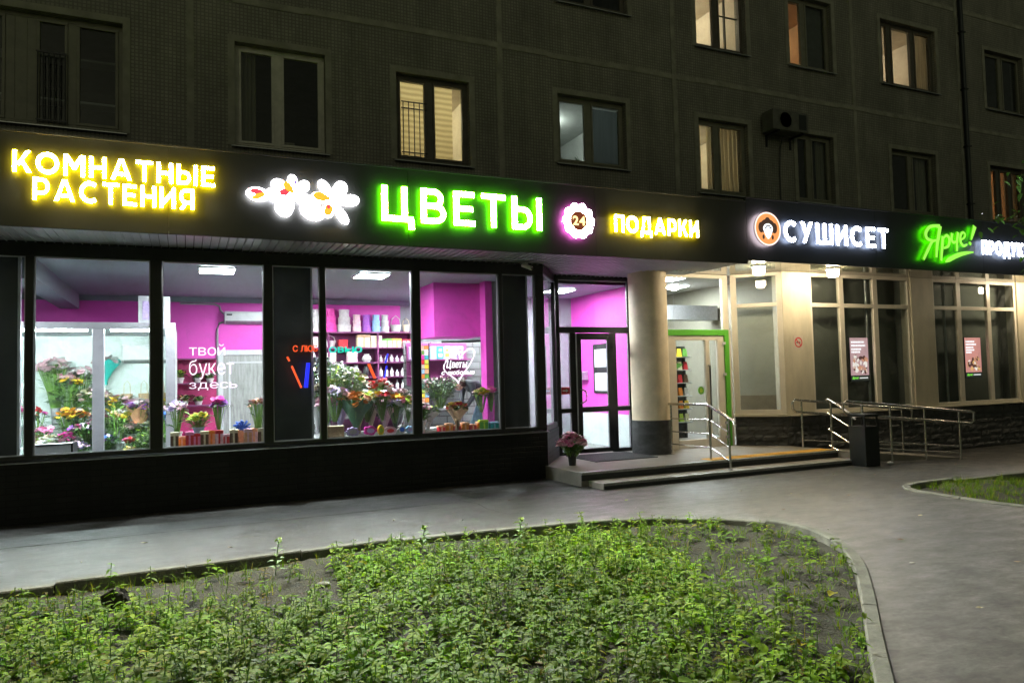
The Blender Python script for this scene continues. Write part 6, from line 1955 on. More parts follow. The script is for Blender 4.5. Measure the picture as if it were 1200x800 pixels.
cb = thing('cardboard_box', 'plain brown cardboard box on the sill by the mullion', 'box', (1.98, 10.9, SZ))
obj('body', MB().box(1.84, 2.12, 10.82, 11.02, SZ, SZ+.17), P('kraft'), cb, bevel=.004)
obj('flap', MB().hexa([(1.84, 10.82, SZ+.171), (2.12, 10.82, SZ+.171), (2.12, 10.91, SZ+.175), (1.84, 10.91, SZ+.175)], [(1.84, 10.82, SZ+.175), (2.12, 10.82, SZ+.175), (2.12, 10.91, SZ+.18), (1.84, 10.91, SZ+.18)]), P('cream'), cb)
def badge(x, c, c2, w_, h, label, petals=0):
    r_ = thing('gift_tag_box', label, 'gift box', (x, 10.80, SZ))
    pts = ell(x, SZ+h/2+.01, w_/2, h/2, 0, 36) if not petals else [(x+(w_/2-.02+.02*abs(math.cos(petals*t/2)))*math.cos(t), SZ+h/2+.012+(h/2-.02+.02*abs(math.cos(petals*t/2)))*math.sin(t)) for t in [2*math.pi*i/60 for i in range(60)]]
    obj('body', MB().plate(pts, 10.78, 10.85), P(c), r_)
    obj('label_plate', MB().plate(ell(x, SZ+h/2+.01, w_*.28, h*.24, 0, 24), 10.772, 10.779), P(c2), r_)
for a in ((2.24, 'lilac', 'white', .2, .14, 'lilac scalloped gift box right of the cardboard box', 8), (2.50, 'magenta', 'lilac', .2, .15, 'magenta flower shaped gift box on the sill', 5), (2.66, 'yellow', 'lime', .09, .15, 'small yellow gift box between the flower shaped ones', 0),
          (2.80, 'palepink', 'red', .2, .12, 'oval pink gift box with red centre on the sill', 0), (2.98, 'white', 'blue', .13, .14, 'white scalloped gift box with blue centre', 8), (3.10, 'skyblue', 'lilac', .13, .12, 'light blue scalloped gift box at the big mullion', 7)):
    badge(*a)

# ---------------------------------------------------------------- last big window: counter corner
s = MB().box(3.9, 5.6, 13.9, 13.95, FZ, 2.36); obj('tiled_wall', s, WTILE, BL)
cs = thing('cup_shelf', 'dark wall shelf with hanging rail over the checkout', 'shelf', (4.3, 13.7, 1.9))
obj('board', MB().box(3.95, 5.2, 13.6, 13.899, 1.98, 2.01).box(3.95, 5.2, 13.6, 13.899, 1.66, 1.69), SHELFP, cs)
obj('back_panel', MB().box(3.95, 5.2, 13.875, 13.8985, 1.50, 2.33), SHELFP, cs)
obj('rail', MB().tube([(4.05, 12.02, 2.26), (4.66, 11.72, 2.26)], .02, 8), BLACKF, cs)
wcol = ['lilac', 'palepink', 'white', 'skyblue', 'teal', 'cream', 'white', 'lilac']
for i in range(8):
    x = 4.02+i*.14
    r_ = thing('paper_bag', '%s patterned gift bag on the checkout shelf, %s from the left' % (wcol[i], ['first', 'second', 'third', 'fourth', 'fifth', 'sixth', 'seventh', 'last'][i]), 'gift bag', (x, 13.72, 2.01), 'gift bags on the checkout shelf')
    obj('body', MB().box(x-.06, x+.06, 13.68, 13.77, 2.01, 2.26), P(wcol[i]), r_)
    obj('print', MB().box(x-.04, x+.04, 13.676, 13.679, 2.05, 2.12).box(x-.03, x+.03, 13.676, 13.679, 2.16, 2.21), P(['lilac', 'magenta', 'silver', 'white', 'white', 'orange', 'palepink', 'purple'][i]), r_)
ct = thing('shop_counter', 'pale checkout counter behind the last big window', 'counter', (4.2, 12.9, FZ))
obj('top', MB().box(3.5, 4.66, 12.6, 13.2, 1.06, 1.10), WHITE, ct)
obj('front', MB().box(3.52, 4.64, 12.62, 12.66, FZ, 1.059), WTILE, ct)
F('hanging_garland', 'grey green eucalyptus garland trailing behind the neon heart', 'garland', (3.86, 11.6, 1.12), .56, .34, 26, .03, ['white', 'palepink'], leaf=LEAFG, vessel=None, nleaf=230, flat=.2)
F('potted_hydrangea', 'pink hydrangea in a green leafy pot by the big mullion', 'potted plant', (3.42, 11.2, SZ), .46, .11, 26, .04, ['palepink', 'pink'], vessel='pot', vcol='white', nleaf=40)
rk = thing('magazine_rack', 'narrow rack of colourful sachets left of the checkout', 'rack', (4.09, 13.3, 1.0))
obj('frame', MB().box(3.95, 3.965, 13.28, 13.32, FZ, 2.3).box(4.215, 4.23, 13.28, 13.32, FZ, 2.3), BLACKF, rk)
kk = ['orange', 'teal', 'yellow', 'green', 'red', 'skyblue', 'white', 'lime', 'peach', 'magenta', 'cream']
for i in range(13):
    for j in range(3):
        x = 3.97+j*.082
        obj('sachet', MB().box(x, x+.074, 13.285, 13.31, 1.10+i*.09, 1.175+i*.09), P(kk[(i*5+j*3) % 11]), rk)
for i in range(6):
    x = 3.62+i*.13
    giftbox(x, 10.86, SZ, .11, .1, .10+.03*(i % 2), 'orange' if i % 2 else 'red', 'peach', '%s orange and red sweet box from the mullion, last big window' % ['first', 'second', 'third', 'fourth', 'fifth', 'sixth'][i], 'gift box', 'sweet boxes in the last big window')
r_ = thing('tea_tin', 'tall brown tin standing among the orange sweet boxes', 'tin', (3.86, 10.79, SZ))
obj('body', MB().lathe((3.86, 10.79, SZ), [(.03, 0), (.03, .17)], 14), P('brown'), r_, smooth=True); obj('lid', MB().lathe((3.86, 10.79, SZ), [(.032, .1705), (.032, .2)], 14), P('kraft'), r_, smooth=True)
F('bouquet', 'yellow tall wrapped stems at the right end of the last window', 'bouquet', (4.36, 11.0, SZ+.1), .58, .10, 14, .05, ['yellow', 'lime', 'palepink'], leaf=LEAFL, vessel='film', nleaf=10)
F('bouquet', 'magenta tall wrapped stems at the right end of the last window', 'bouquet', (4.53, 11.0, SZ+.1), .60, .07, 14, .045, ['magenta', 'pink'], vessel='film', nleaf=6)
giftbox(4.32, 10.84, SZ, .14, .1, .16, 'green', 'lime', 'bright green box below the yellow wrapped stems')
giftbox(4.50, 10.84, SZ, .14, .1, .12, 'teal', 'skyblue', 'teal box in the corner of the last big window')
# sales person bending over the counter
def person():
    verts = [(0, 0, 0.95), (-.04, -.02, 1.12), (-.16, -.05, 1.27), (-.31, -.08, 1.36), (-.40, -.09, 1.36), (-.46, -.10, 1.33), (-.50, -.11, 1.28),   # pelvis..head
             (-.30, .10, 1.34), (-.34, .14, 1.14), (-.40, .02, 0.96), (-.44, -.04, 0.93),      # far arm
             (-.29, -.26, 1.33), (-.28, -.30, 1.10), (-.38, -.24, 0.94), (-.43, -.22, 0.92),      # near arm
             (.02, .10, .88), (.0, .11, .52), (.05, .11, .12), (-.06, .11, .04), (.02, -.10, .88), (.0, -.11, .52), (.06, -.11, .12), (-.05, -.11, .04)]
    ed = [(0, 1), (1, 2), (2, 3), (3, 4), (4, 5), (5, 6), (3, 7), (7, 8), (8, 9), (9, 10), (3, 11), (11, 12), (12, 13), (13, 14), (0, 15), (15, 16), (16, 17), (17, 18), (0, 19), (19, 20), (20, 21), (21, 22)]
    rad = [.15, .14, .16, .13, .055, .085, .07, .075, .052, .04, .03, .075, .052, .04, .03, .095, .07, .05, .04, .095, .07, .05, .04]
    me = bpy.data.meshes.new('person')
    me.from_pydata(verts, ed, [])
    o = bpy.data.objects.new('person', me)
    col.objects.link(o)
    o.location = (5.02, 12.62, FZ)
    me.materials.append(mat('dark_jersey', (0.022, 0.024, 0.03), .8, var=.3, scale=20))
    sk = o.modifiers.new('skin', 'SKIN')
    for i, v in enumerate(me.skin_vertices[0].data):
        v.radius = (rad[i], rad[i]*(.85 if i < 4 else 1)); v.use_root = (i == 0)
    sb = o.modifiers.new('sub', 'SUBSURF'); sb.levels = 2; sb.render_levels = 2
    tag(o, 'sales person in a dark sweater bending over the counter', 'person')
    def child(n, mb, m_):
        c = obj(n, mb, m_, None, smooth=True); c.parent = o
        return c
    skin_ = mat('skin', (0.50, 0.30, 0.22), .55, var=.1)
    child('face', MB().ball((-.495, -.115, 1.30), .088, (.9, .85, 1.1), 16, 10).ball((-.575, -.125, 1.28), .018, (1, 1, 1.2), 8, 6), skin_)
    child('hair', MB().ball((-.46, -.105, 1.345), .10, (1, 1, .95), 16, 10).ball((-.38, -.09, 1.30), .05, (1, 1, 1), 10, 6), mat('brown_hair', (0.06, 0.035, 0.02), .6, var=.3, scale=30))
    hm = MB()
    for (hx, hy, hz) in ((-.45, -.05, .925), (-.445, -.225, .915)):
        hm.ball((hx, hy, hz), .036, (1.1, .9, .55), 10, 6)
        for k in range(4):
            hm.tube([(hx-.025, hy-.024+k*.016, hz), (hx-.065-(.008 if k in (1, 2) else 0), hy-.027+k*.018, hz-.006), (hx-.085-(.010 if k in (1, 2) else 0), hy-.027+k*.018, hz-.022)], .0085, 6)
        hm.tube([(hx, hy+.03, hz), (hx-.03, hy+.05, hz-.006), (hx-.05, hy+.048, hz-.014)], .009, 6)
    child('hands', hm, skin_)
    ap = MB()
    for i in range(1): pass
    return o
person()
bl = thing('cleaning_cloth', 'light blue bag hanging beside the bending sales person', 'bag', (4.46, 11.5, 1.0))
obj('cloth', MB().hexa([(4.36, 11.45, .82), (4.58, 11.45, .82), (4.58, 11.6, .82), (4.36, 11.6, .82)], [(4.47, 11.48, 1.16), (4.56, 11.48, 1.16), (4.56, 11.56, 1.16), (4.47, 11.56, 1.16)]), P('skyblue'), bl, bevel=.03)
obj('knot', MB().ball((4.515, 11.52, 1.18), .035), P('black'), bl, smooth=True)

# ---------------------------------------------------------------- behind the entrance door
nb = thing('notice_board', 'dark framed notice with white sheets on the magenta wall', 'notice board', (PXW, 12.9, 1.6))
obj('board', MB().box(PXW-.03, PXW-.002, 12.35, 13.05, 1.25, 2.25), BLACKF, nb)
for k, (a, b, c, d) in enumerate(((12.42, 12.98, 1.78, 2.14), (12.42, 12.98, 1.30, 1.66))):
    obj('sheet', MB().box(PXW-.036, PXW-.0305, a, b, c, d), WHITE, nb)
tm = thing('payment_terminal', 'small grey box fixed to the magenta wall behind the door', 'wall box', (PXW, 13.5, 1.6))
obj('casing', MB().box(PXW-.16, PXW-.002, 13.3, 13.6, 1.52, 1.70), ALU, tm, bevel=.01)
obj('arm', MB().box(PXW-.2, PXW-.161, 13.4, 13.5, 1.56, 1.6), P('grey'), tm)
ar = thing('arrow_sticker', 'red sticker with white arrow on the left glass of the entrance', 'sticker', (6.24, DY+.02, 1.36))
obj('sheet', MB().box(6.155, 6.33, DY+.018, DY+.0285, 1.29, 1.42), P('red'), ar)
obj('arrow', MB().box(6.18, 6.25, DY+.014, DY+.0175, 1.345, 1.365).plate([(6.25, 1.325), (6.30, 1.355), (6.25, 1.385)], DY+.014, DY+.0175), WHITE, ar)
F('vase_of_flowers', 'dark vase of pink hydrangeas standing by the brick corner', 'flowers', (5.62, 10.30, LZ), .54, .19, 70, .06, ['palepink', 'pink', 'palepink'], vessel='bucket', vcol='black', nleaf=40, flat=.7)

# ================================================================== grocery interior
zf = FZ-.006
s = MB(); s.quad((PXW+.1, GYD+.08, zf), (24, GYD+.08, zf), (24, 17, zf), (PXW+.1, 17, zf)); obj('shop_floor', s, FLOORT, BL)
s = MB(); s.quad((PXW+.1, W+.2, 3.56), (PXW+.1, 17, 3.56), (24, 17, 3.56), (24, W+.2, 3.56)); obj('shop_ceiling', s, mat('pale_ceiling', (.24, .235, .21), .7, var=.08), BL)
PALEW = mat('pale_wall', (.20, .19, .145), .7, var=.08)
s = MB().box(PXW+.101, PXW+.15, GYD+.09, 17, FZ, 3.56).box(PXW+.15, 24, 16.0, 16.1, FZ, 3.56).box(11.0, 11.06, W+.5, 16, FZ, 3.56); obj('pale_wall', s, PALEW, BL)
led(9.0, 12.2, 3.56, 'square ceiling light in the grocery nearest the round column')
led(9.95, 13.3, 3.56, 'square ceiling light deeper in the grocery beside the duct')
led(9.0, 14.4, 3.56, 'square ceiling light furthest inside the grocery')
s = MB().box(8.4, 10.9, 13.0, 13.35, 2.78, 3.10).tube([(8.6, 13.1, 3.10), (8.6, 13.1, 3.5)], .03, 8); obj('air_duct', s, P('grey'), BL)
word_ = thing('inner_sign', 'small white letters on the glass above the green door', 'sign', (9.1, GYD, 2.46))
rk = thing('grocery_rack', 'metal rack with snacks seen through the grocery door', 'rack', (9.6, 13.3, FZ))
obj('frame', MB().box(9.2, 9.24, 13.1, 13.14, FZ, 2.2).box(10.0, 10.04, 13.1, 13.14, FZ, 2.2).box(9.2, 10.04, 13.14, 13.17, FZ, 2.2), DARKMET, rk)
for i in range(6):
    zz = .55+i*.28
    obj('tray', MB().box(9.24, 10.0, 12.85, 13.139, zz, zz+.02), TIN, rk)
pk = ['red', 'yellow', 'orange', 'green', 'white', 'red', 'lime', 'brown', 'cream', 'orange']
for i in range(6):
    for j in range(5):
        zz = .571+i*.28
        c = pk[(i*3+j*2) % 10]
        x = 9.32+j*.15
        r_ = thing('snack_packet', c+' snack packet on the grocery rack, shelf '+['one', 'two', 'three', 'four', 'five', 'six'][i]+' from below', 'packet', (x, 12.95, zz), c+' snack packets on rack shelf '+['one', 'two', 'three', 'four', 'five', 'six'][i])
        r_.location = (x, 12.95, zz)
        obj('pouch', MB().hexa([(x-.05, 12.92, zz), (x+.05, 12.92, zz), (x+.05, 12.99, zz), (x-.05, 12.99, zz)], [(x-.045, 12.95, zz+.17), (x+.045, 12.95, zz+.17), (x+.045, 12.96, zz+.17), (x-.045, 12.96, zz+.17)]), P(c), r_)
bpy.data.objects.remove(word_)
tr = thing('sales_stand', 'orange low sales stand just inside the grocery door', 'stand', (8.95, 12.3, FZ))
obj('box', MB().box(8.75, 9.1, 12.2, 12.5, .75, 1.1), P('orange'), tr, bevel=.006)
obj('base', MB().box(8.78, 9.07, 12.22, 12.48, FZ, .749), P('kraft'), tr)
lf = thing('promo_leaf_sign', 'green leaf shaped promotion sign hanging in the grocery', 'sign', (9.0, 12.0, 1.75))
obj('plate', MB().plate(petal(8.78, 1.72, R(12), .34, .06), 11.98, 12.0), P('green'), lf)
obj('cord', MB().tube([(8.95, 11.99, 1.8), (8.95, 11.99, 3.55)], .003, 5), P('grey'), lf)
ro = thing('round_sticker', 'round green sticker on the grocery door glass', 'sticker', (8.98, GYD+.01, 1.28))
obj('disc', MB().plate(ell(8.98, 1.28, .075, .075, 0, 28), GYD+.012, GYD+.0185), P('green'), ro)
obj('mark', MB().plate(ell(8.98, 1.28, .03, .045, 0, 20), GYD+.008, GYD+.0115), P('lime'), ro)
# lit posters in the right windows
def poster(x0, x1, z0, z1, top, label, kind):
    y = W+.16
    r_ = thing('lit_poster', label, 'poster', ((x0+x1)/2, y, z0))
    w_, h = x1-x0, z1-z0
    E_ = lambda n, c, s_=0.9: emat('poster_'+n, c, s_)
    obj('frame', MB().box(x0-.012, x1+.012, y, y+.03, z0-.012, z1+.012), DARKMET, r_)
    obj('sheet', MB().box(x0, x1, y-.004, y-.0005, z0+h*.13, z1), E_('pink' if kind else 'rose', (.80, .34, .30) if kind else (.62, .38, .40)), r_)
    obj('footer', MB().box(x0, x1, y-.004, y-.0005, z0, z0+h*.129), E_('black', (.03, .035, .03)), r_)
    mb = MB()
    lines = ((.90, .62), (.83, .72), (.755, .55), (.69, .60), (.63, .42)) if kind else ((.90, .80), (.82, .86), (.735, .62), (.67, .56))
    for v, l in lines:
        x = x0+w_*.06
        rr = random.Random(int(v*1000))
        while x < x0+w_*l:
            q = rr.uniform(.03, .055)
            mb.box(x, min(x+q, x0+w_*l)-.008, y-.0062, y-.0042, z0+h*(v-.022), z0+h*(v+.022))
            x += q
    obj('text_line', mb, E_('white', (1, .95, 1), 1.3), r_)
    rr = random.Random(6 if kind else 9)
    ms = [(E_('w', (1, .9, .85), 1.0), 0), (E_('b', (.75, .35, .22), .9), 1), (E_('o', (.95, .55, .2) if kind else (.85, .6, .5), .9), 2), (E_('d', (.16, .06, .05), .6), 3)]
    mbs = [MB() for _ in ms]
    for i in range(46):
        k = rr.randrange(4)
        cx = x0+w_*rr.uniform(.12, .88); cz = z0+h*rr.uniform(.19, .50 if kind else .58)
        a = rr.uniform(.025, .06)
        mbs[k].plate(ell(cx, cz, a, a*rr.uniform(.5, .8), rr.uniform(0, 3), 14), y-.0045-.00006*(i+3), y-.0041)
    for mb, (m_, _) in zip(mbs, ms):
        obj('food_picture', mb, m_, r_)
    gm = E_('green', (.30, .95, .1), 1.0)
    for ch, V, fs, nz in layout('Ярче!', x0+w_*.06, x0+w_*.40, z0+h*.045, z0+h*.10, .03, .06, .2):
        obj('footer_letter', MB().add([(x, y-.008+(yy+.5)*.003, z) for x, yy, z in V], fs), gm, r_)
    mb = MB().box(x0+w_*.46, x0+w_*.92, y-.0062, y-.0042, z0+h*.055, z0+h*.08)
    obj('footer_text', mb, E_('white2', (1, 1, 1), 1.0), r_)
poster(12.32, 12.83, 1.37, 2.25, 0, 'lit food poster with pale round pictures in the nearer window', 0)
poster(15.86, 16.40, 1.36, 2.25, 0, 'lit pink and orange food poster in the farther window', 1)

# ================================================================== weeds, grass and small things on the lawn
rng = np.random.default_rng(12)
class Leaves:
    def __init__(s): s.v = []; s.f = []; s.c = []; s.n = 0
    def add(s, V, Fq, c):
        s.v.append(V); s.f.append(Fq+s.n); s.c.append(np.tile(c, (len(V), 1))); s.n += len(V)
def leafarray(base, ang, pitch_, L, w_, droop, fold):
    """one leaf: 9 points, two cells wide, curved down towards the tip"""
    ca, sa = math.cos(ang), math.sin(ang)
    d = np.array([ca, sa, 0.0]); sd = np.array([-sa, ca, 0.0])
    out = []
    prof = ((0.0, 0.02), (0.30, 0.92), (0.62, 0.80), (1.0, 0.03))
    for t, k in prof:
        c = base+d*(L*t*math.cos(pitch_))+np.array([0, 0, 1])*(L*(t*math.sin(pitch_)-droop*t*t))
        hw = sd*w_*k*0.5; lift = np.array([0, 0, w_*k*fold*0.5])
        out += [c-hw+lift, c, c+hw+lift]
    return np.array(out)
LF = np.array([[0, 1, 4, 3], [1, 2, 5, 4], [3, 4, 7, 6], [4, 5, 8, 7], [6, 7, 10, 9], [7, 8, 11, 10]])
def density(x, y):
    """how thickly weeds stand: bare strip along the kerb at left, bare corner at right"""
    d = 1.0
    n = 0.5+0.5*math.sin(1.3*x+.7)*math.sin(1.7*y+2.0*math.sin(.8*x))
    dk = 7.15-y
    if x < 1.2: d *= min(1, max(0.06, (dk-0.55-0.25*math.sin(2*x))/0.8))
    else: d *= min(1, max(0.35, (dk-0.1)/0.5))
    # right corner: sparse grass instead
    q = x-(3.6+0.18*(7.0-y)*-1+0.25*math.sin(2.2*y))
    lim = 3.9-0.30*max(0, 6.2-y)
    if x > lim: d *= max(0.13, 1-(x-lim)/0.7)
    return d*(0.62+0.38*n)
wl = Leaves()
stm = MB()
cnt = 0
tries = 0
while tries < 15500:
    tries += 1
    x = rng.uniform(-4.5, 5.7); y = rng.uniform(1.6, 7.15)
    if y < 2.6 and tries % 2: continue
    if x < -2.9+0.35*(y-3)*-0.6 and tries % 3: continue
    if not point_in(LAWN, x, y) or rng.random() > density(x, y):
        continue
    cnt += 1
    z0 = soilz(x, y)
    big = rng.random()
    h = 0.05+0.20*big*rng.random()+(0.06 if rng.random() < .15 else 0)
    tint = np.array([1, 1, 1, 1.0])
    g_ = rng.uniform(.5, 1.6)*(0.98+0.32*math.sin(2.3*x+1.1*y)*math.sin(1.9*y-.7*x))
    hue = rng.uniform(-.16, .22)
    pc = np.array([g_*(1+hue), g_, g_*(1-hue*.6), 1])
    lean = rng.uniform(-.25, .25, 2)
    nodes_ = int(3+h*16)
    tops = []
    kind = rng.random()
    lk = 1.0
    if kind < .07: lk = 1.9; h *= .45; nodes_ = 3; pc = pc*np.array([.8, .9, .8, 1])
    elif kind < .11: pc = np.array([1.6, .75, .9, 1])*rng.uniform(.5, .9); lk = .8
    for k in range(nodes_):
        t = (k+.6)/nodes_
        b = np.array([x+lean[0]*h*t, y+lean[1]*h*t, z0+h*t])
        for sgn in (0, math.pi):
            if rng.random() < .12: continue
            a = k*1.57+sgn+rng.uniform(-.4, .4)+x*9
            L = lk*rng.uniform(.030, .078)*(1.15-.45*abs(t-.55))
            c = pc*rng.uniform(.82, 1.18); c[3] = 1
            if rng.random() < .012: c = np.array([2.4, 1.3, .6, 1])
            wl.add(leafarray(b, a, rng.uniform(-.1, .6), L, L*rng.uniform(.42, .62), rng.uniform(.15, .55), rng.uniform(.1, .5)), LF, c)
    stm.tube([(x, y, z0-.02), (x+lean[0]*h*.5, y+lean[1]*h*.5, z0+h*.5), (x+lean[0]*h, y+lean[1]*h, z0+h)], .0028, 4)
def leaves_obj(name, L, m_, extra=None):
    V = np.concatenate(L.v); Fq = np.concatenate(L.f); C_ = np.concatenate(L.c)
    me = bpy.data.meshes.new(name)
    me.vertices.add(len(V)); me.vertices.foreach_set('co', V.astype(np.float32).ravel())
    k = Fq.shape[1]
    me.loops.add(Fq.size); me.loops.foreach_set('vertex_index', Fq.astype(np.int32).ravel())
    me.polygons.add(len(Fq)); me.polygons.foreach_set('loop_start', np.arange(0, Fq.size, k, dtype=np.int32))
    try: me.polygons.foreach_set('loop_total', np.full(len(Fq), k, dtype=np.int32))
    except Exception: pass
    me.polygons.foreach_set('use_smooth', np.ones(len(Fq), dtype=bool))
    at = me.attributes.new('tint', 'FLOAT_COLOR', 'POINT')
    at.data.foreach_set('color', C_.astype(np.float32).ravel())
    me.update(calc_edges=True)
    me.materials.append(m_)
    o = bpy.data.objects.new(name, me)
    col.objects.link(o)
    return o
WEED = leafmat('weed_leaf', (0.132, 0.225, 0.012), .45, .5, .12)
o = leaves_obj('weeds', wl, WEED)
tag(o, 'low broad leaved green weeds covering the kerbed lawn', 'weeds', kind='stuff')
so = obj('weed_stems', stm, LEAFL); tag(so, 'thin pale stems of the weeds on the lawn', 'stems', kind='stuff')
gl = Leaves()
GF = np.array([[0, 1, 3, 2], [2, 3, 5, 4]])
def blade(x, y, z0, h, a, bend, c, wd_=.003):
    ca, sa = math.cos(a), math.sin(a)
    V = []
    for t in (0, .5, 1):
        px = x+ca*bend*h*t*t; py = y+sa*bend*h*t*t; pz = z0+h*t*(1-.25*bend*t)
        w_ = wd_*(1-.85*t)
        V += [(px-sa*w_, py+ca*w_, pz), (px+sa*w_, py-ca*w_, pz)]
    gl.add(np.array(V), GF, c)
def tuft(x, y, z0, n, hm):
    for _ in range(n):
        g_ = rng.uniform(.7, 1.5)
        dry = rng.random() < .12
        c = np.array([g_*(2.2 if dry else 1), g_*(1.2 if dry else 1), g_, 1])
        blade(x+rng.normal(0, .02), y+rng.normal(0, .02), z0-.01, hm*rng.uniform(.5, 1.2), rng.uniform(0, 6.28), rng.uniform(.2, 1.1), c, rng.uniform(.002, .0042))
for _ in range(3600):
    x = rng.uniform(-4.5, 5.75); y = rng.uniform(1.6, 7.12)
    if not point_in(LAWN, x, y): continue
    dn_ = density(x, y)
    if rng.random() < .10+.62*(1-dn_):
        tuft(x, y, soilz(x, y), rng.integers(4, 12), rng.uniform(.05, .15))
o = leaves_obj('grass', gl, leafmat('grass_blade', (0.13, 0.21, 0.018), .35, .55, .1))
tag(o, 'thin grass blades in the bare parts of the lawn', 'grass', kind='stuff')
gl = Leaves()
for _ in range(2600):
    x = rng.uniform(8.9, 15); y = rng.uniform(2.5, 6.95)
    if not point_in(LAWN2, x, y): continue
    tuft(x, y, gz(x, y)+soilz(x, y)+.02, 9, rng.uniform(.06, .13))
o = leaves_obj('grass', gl, leafmat('turf_blade', (0.11, 0.18, 0.018), .35, .55, .1))
tag(o, 'short mown grass on the far lawn by the path', 'grass', kind='stuff')
# single tall plants by the kerb, a clod, a stone, paper
def tallweed(x, y, h, label, seed):
    r_ = random.Random(seed)
    root = thing('tall_weed', label, 'weed', (x, y, soilz(x, y)))
    z0 = soilz(x, y)
    obj('stem', MB().tube([(x, y, z0-.02), (x+.01, y, z0+h*.5), (x+.03, y, z0+h)], .004, 5), LEAFL, root)
    mb = MB()
    for k in range(12):
        t = .1+.85*k/12
        a = k*2.4
        leafblade(mb, (x+.03*t, y, z0+h*t), (math.cos(a), math.sin(a), .5), .10*(1.1-t*.6), .022, .6)
    obj('leaves', mb, LEAFL, root)
    mb = MB()
    for k in range(6):
        rosette(mb, (x+.03+r_.uniform(-.02, .02), y+r_.uniform(-.02, .02), z0+h+r_.uniform(-.02, .02)), .018)
    obj('flower_head', mb, P('lime'), root)
tallweed(0.72, 6.85, .30, 'tall thin weed before the kerb below the white door', 1)
tallweed(3.05, 6.75, .27, 'tall leafy weed before the kerb below the dark panel', 2)
tallweed(2.1, 6.95, .21, 'thin dry weed by the kerb below the bouquets', 3)
def lump(name, label, cat, x, y, r, m_, sc=(1, 1, .7), seed=0, z=None):
    r_ = random.Random(seed)
    mb = MB().ball((0, 0, 0), r, sc, 14, 9)
    mb.v = [(a*(1+r_.uniform(-.22, .22)), b*(1+r_.uniform(-.22, .22)), c*(1+r_.uniform(-.15, .15))) for a, b, c in mb.v]
    o = obj(name, mb, m_, None, smooth=True, local=True)
    o.location = (x, y, (soilz(x, y) if z is None else z)+r*sc[2]*.7)
    return tag(o, label, cat)
lump('earth_clod', 'dark earth clod lying on the bare soil near the kerb', 'clod', -0.5, 6.42, .085, mat('dark_clod', (.03, .026, .02), .95, var=.5, scale=20, bump=1, bscale=30), (1.1, .8, 1), 1)
lump('stone', 'small flat pale stone on the bare soil among weeds', 'stone', 1.05, 6.35, .045, mat('pale_stone', (.22, .22, .2), .9, var=.3, scale=20), (1.4, 1, .5), 2)
lump('crumpled_paper', 'white crumpled paper on the asphalt beside the bin', 'litter', 10.85, 8.72, .05, P('white'), (1.3, .8, .6), 3, 0.0)
lump('paper_scrap', 'small white paper scrap lying on the path near the kerb', 'litter', 5.55, 4.30, .018, P('white'), (1.4, 1, .3), 4, 0.0)
lump('paper_scrap', 'pale scrap lying in the middle of the wide path', 'litter', 7.4, 5.6, .02, P('cream'), (1.6, .8, .3), 5, 0.0)

r6 = random.Random(17)
spots_ = [(6.9, 7.9), (7.8, 6.9), (6.4, 6.6), (8.1, 8.2), (5.2, 8.1), (2.2, 8.4), (0.4, 7.9), (6.2, 4.9), (7.0, 3.6), (5.6, 2.9), (4.9, 3.3), (9.6, 8.0), (3.9, 8.9), (-0.4, 8.6), (1.3, 9.6), (8.3, 4.6), (6.3, 3.9), (11.9, 8.3)]
for k, (x, y) in enumerate(spots_):
    a = r6.uniform(0, 6.28); s_ = r6.uniform(.022, .045)
    mb = MB()
    mb.add([(-s_, 0, .002), (-s_*.3, s_*.42, .010), (s_*.5, s_*.35, .006), (s_, 0, .012), (s_*.5, -s_*.35, .008), (-s_*.3, -s_*.42, .004), (0, 0, .001)], [(0, 6, 1), (1, 6, 2), (2, 6, 3), (3, 6, 4), (4, 6, 5), (5, 6, 0)])
    o = obj('fallen_leaf', mb, P(['cream', 'kraft', 'brown', 'cream', 'lime'][k % 5]), local=True)
    o.location = (x, y, gz(x, y)+.004); o.rotation_euler = (0, 0, a)
    tag(o, 'small dry fallen leaf lying on the open grey paving', 'leaf', 'fallen leaves on the paving')
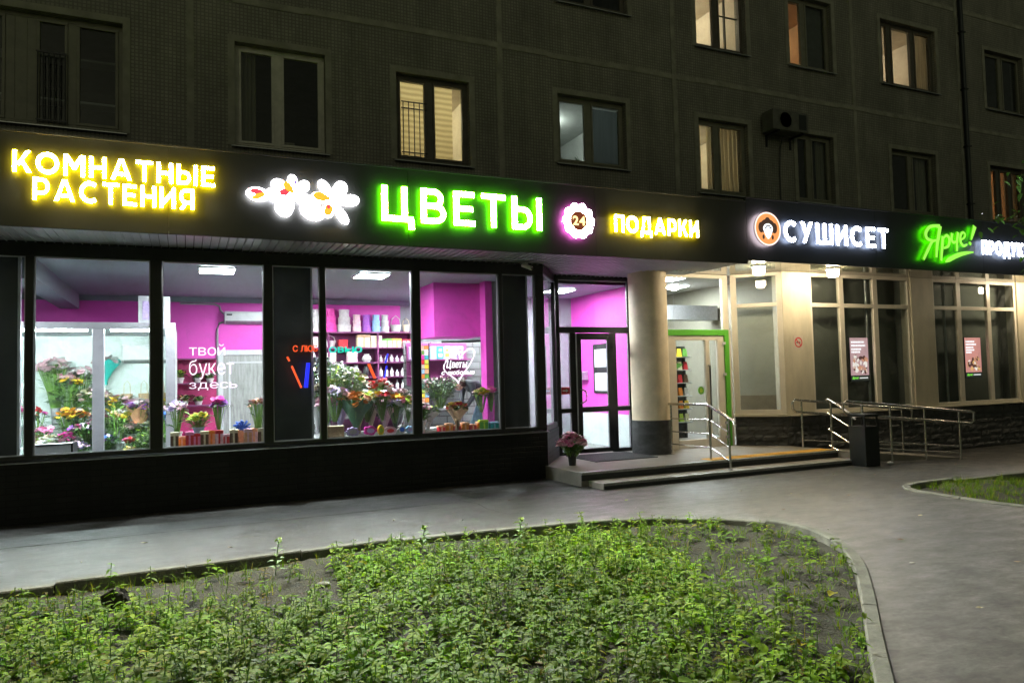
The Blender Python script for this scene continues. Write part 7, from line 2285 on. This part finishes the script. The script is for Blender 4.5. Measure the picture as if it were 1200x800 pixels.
for k, (x, y) in enumerate(((6.0, 5.6), (7.3, 7.4), (2.9, 8.0), (9.2, 8.4), (5.0, 7.6), (-0.9, 8.0))):
    o = obj('cigarette_end', MB().tube([(0, 0, .004), (.022, .004, .004)], .004, 6), P('cream' if k % 2 else 'white'), local=True)
    o.location = (x, y, gz(x, y)+.001); o.rotation_euler = (0, 0, r6.uniform(0, 6))
    tag(o, 'tiny cigarette end dropped on the open grey paving', 'litter', 'cigarette ends on the paving')
# ---------------------------------------------------------------- tree at the right edge
tr = thing('leafy_tree', 'leafy green tree reaching in over the right lawn', 'tree', (13.65, 6.1, gz(13.65, 6.1)))
mb = MB()
tx, ty, tz = 13.65, 6.1, gz(13.65, 6.1)
mb.tube([(tx, ty, tz-.2), (tx+.03, ty, tz+1.2), (tx-.05, ty+.05, tz+2.6), (tx, ty, tz+4.2), (tx+.1, ty, tz+5.6)], [.13, .11, .09, .06, .02], 10)
tl = Leaves()
r5 = random.Random(21)
LFm = LF
for k in range(26):
    a = r5.uniform(0, 6.28); z1 = tz+r5.uniform(2.6, 5.2)
    if k < 5: a = math.pi+r5.uniform(-.5, .5); z1 = tz+r5.uniform(2.7, 4.2)
    L = r5.uniform(1.1, 2.1)
    p0 = (tx, ty, z1-.3); p1 = (tx+math.cos(a)*L*.5, ty+math.sin(a)*L*.5, z1+.25); p2 = (tx+math.cos(a)*L, ty+math.sin(a)*L, z1+.2+r5.uniform(-.3, .4))
    mb.tube([p0, p1, p2], [.03, .018, .006], 6)
    for i in range(95):
        t = r5.uniform(.35, 1.08)
        q = [p0[j]+(p2[j]-p0[j])*t+r5.gauss(0, .16) for j in range(3)]
        g_ = r5.uniform(.6, 1.4)
        tl.add(leafarray(np.array(q), r5.uniform(0, 6.28), r5.uniform(-.8, .2), r5.uniform(.09, .16), r5.uniform(.05, .08), r5.uniform(.1, .5), .3), LF, np.array([g_, g_, g_, 1]))
obj('trunk', mb, mat('bark', (.07, .055, .04), .9, var=.4, scale=15, bump=1, bscale=30), tr, smooth=True)
co = leaves_obj('crown', tl, leafmat('tree_leaf', (0.055, 0.13, 0.025), .3, .45))
co.data.transform(Matrix.Translation((-tx, -ty, -tz)))
co.parent = tr
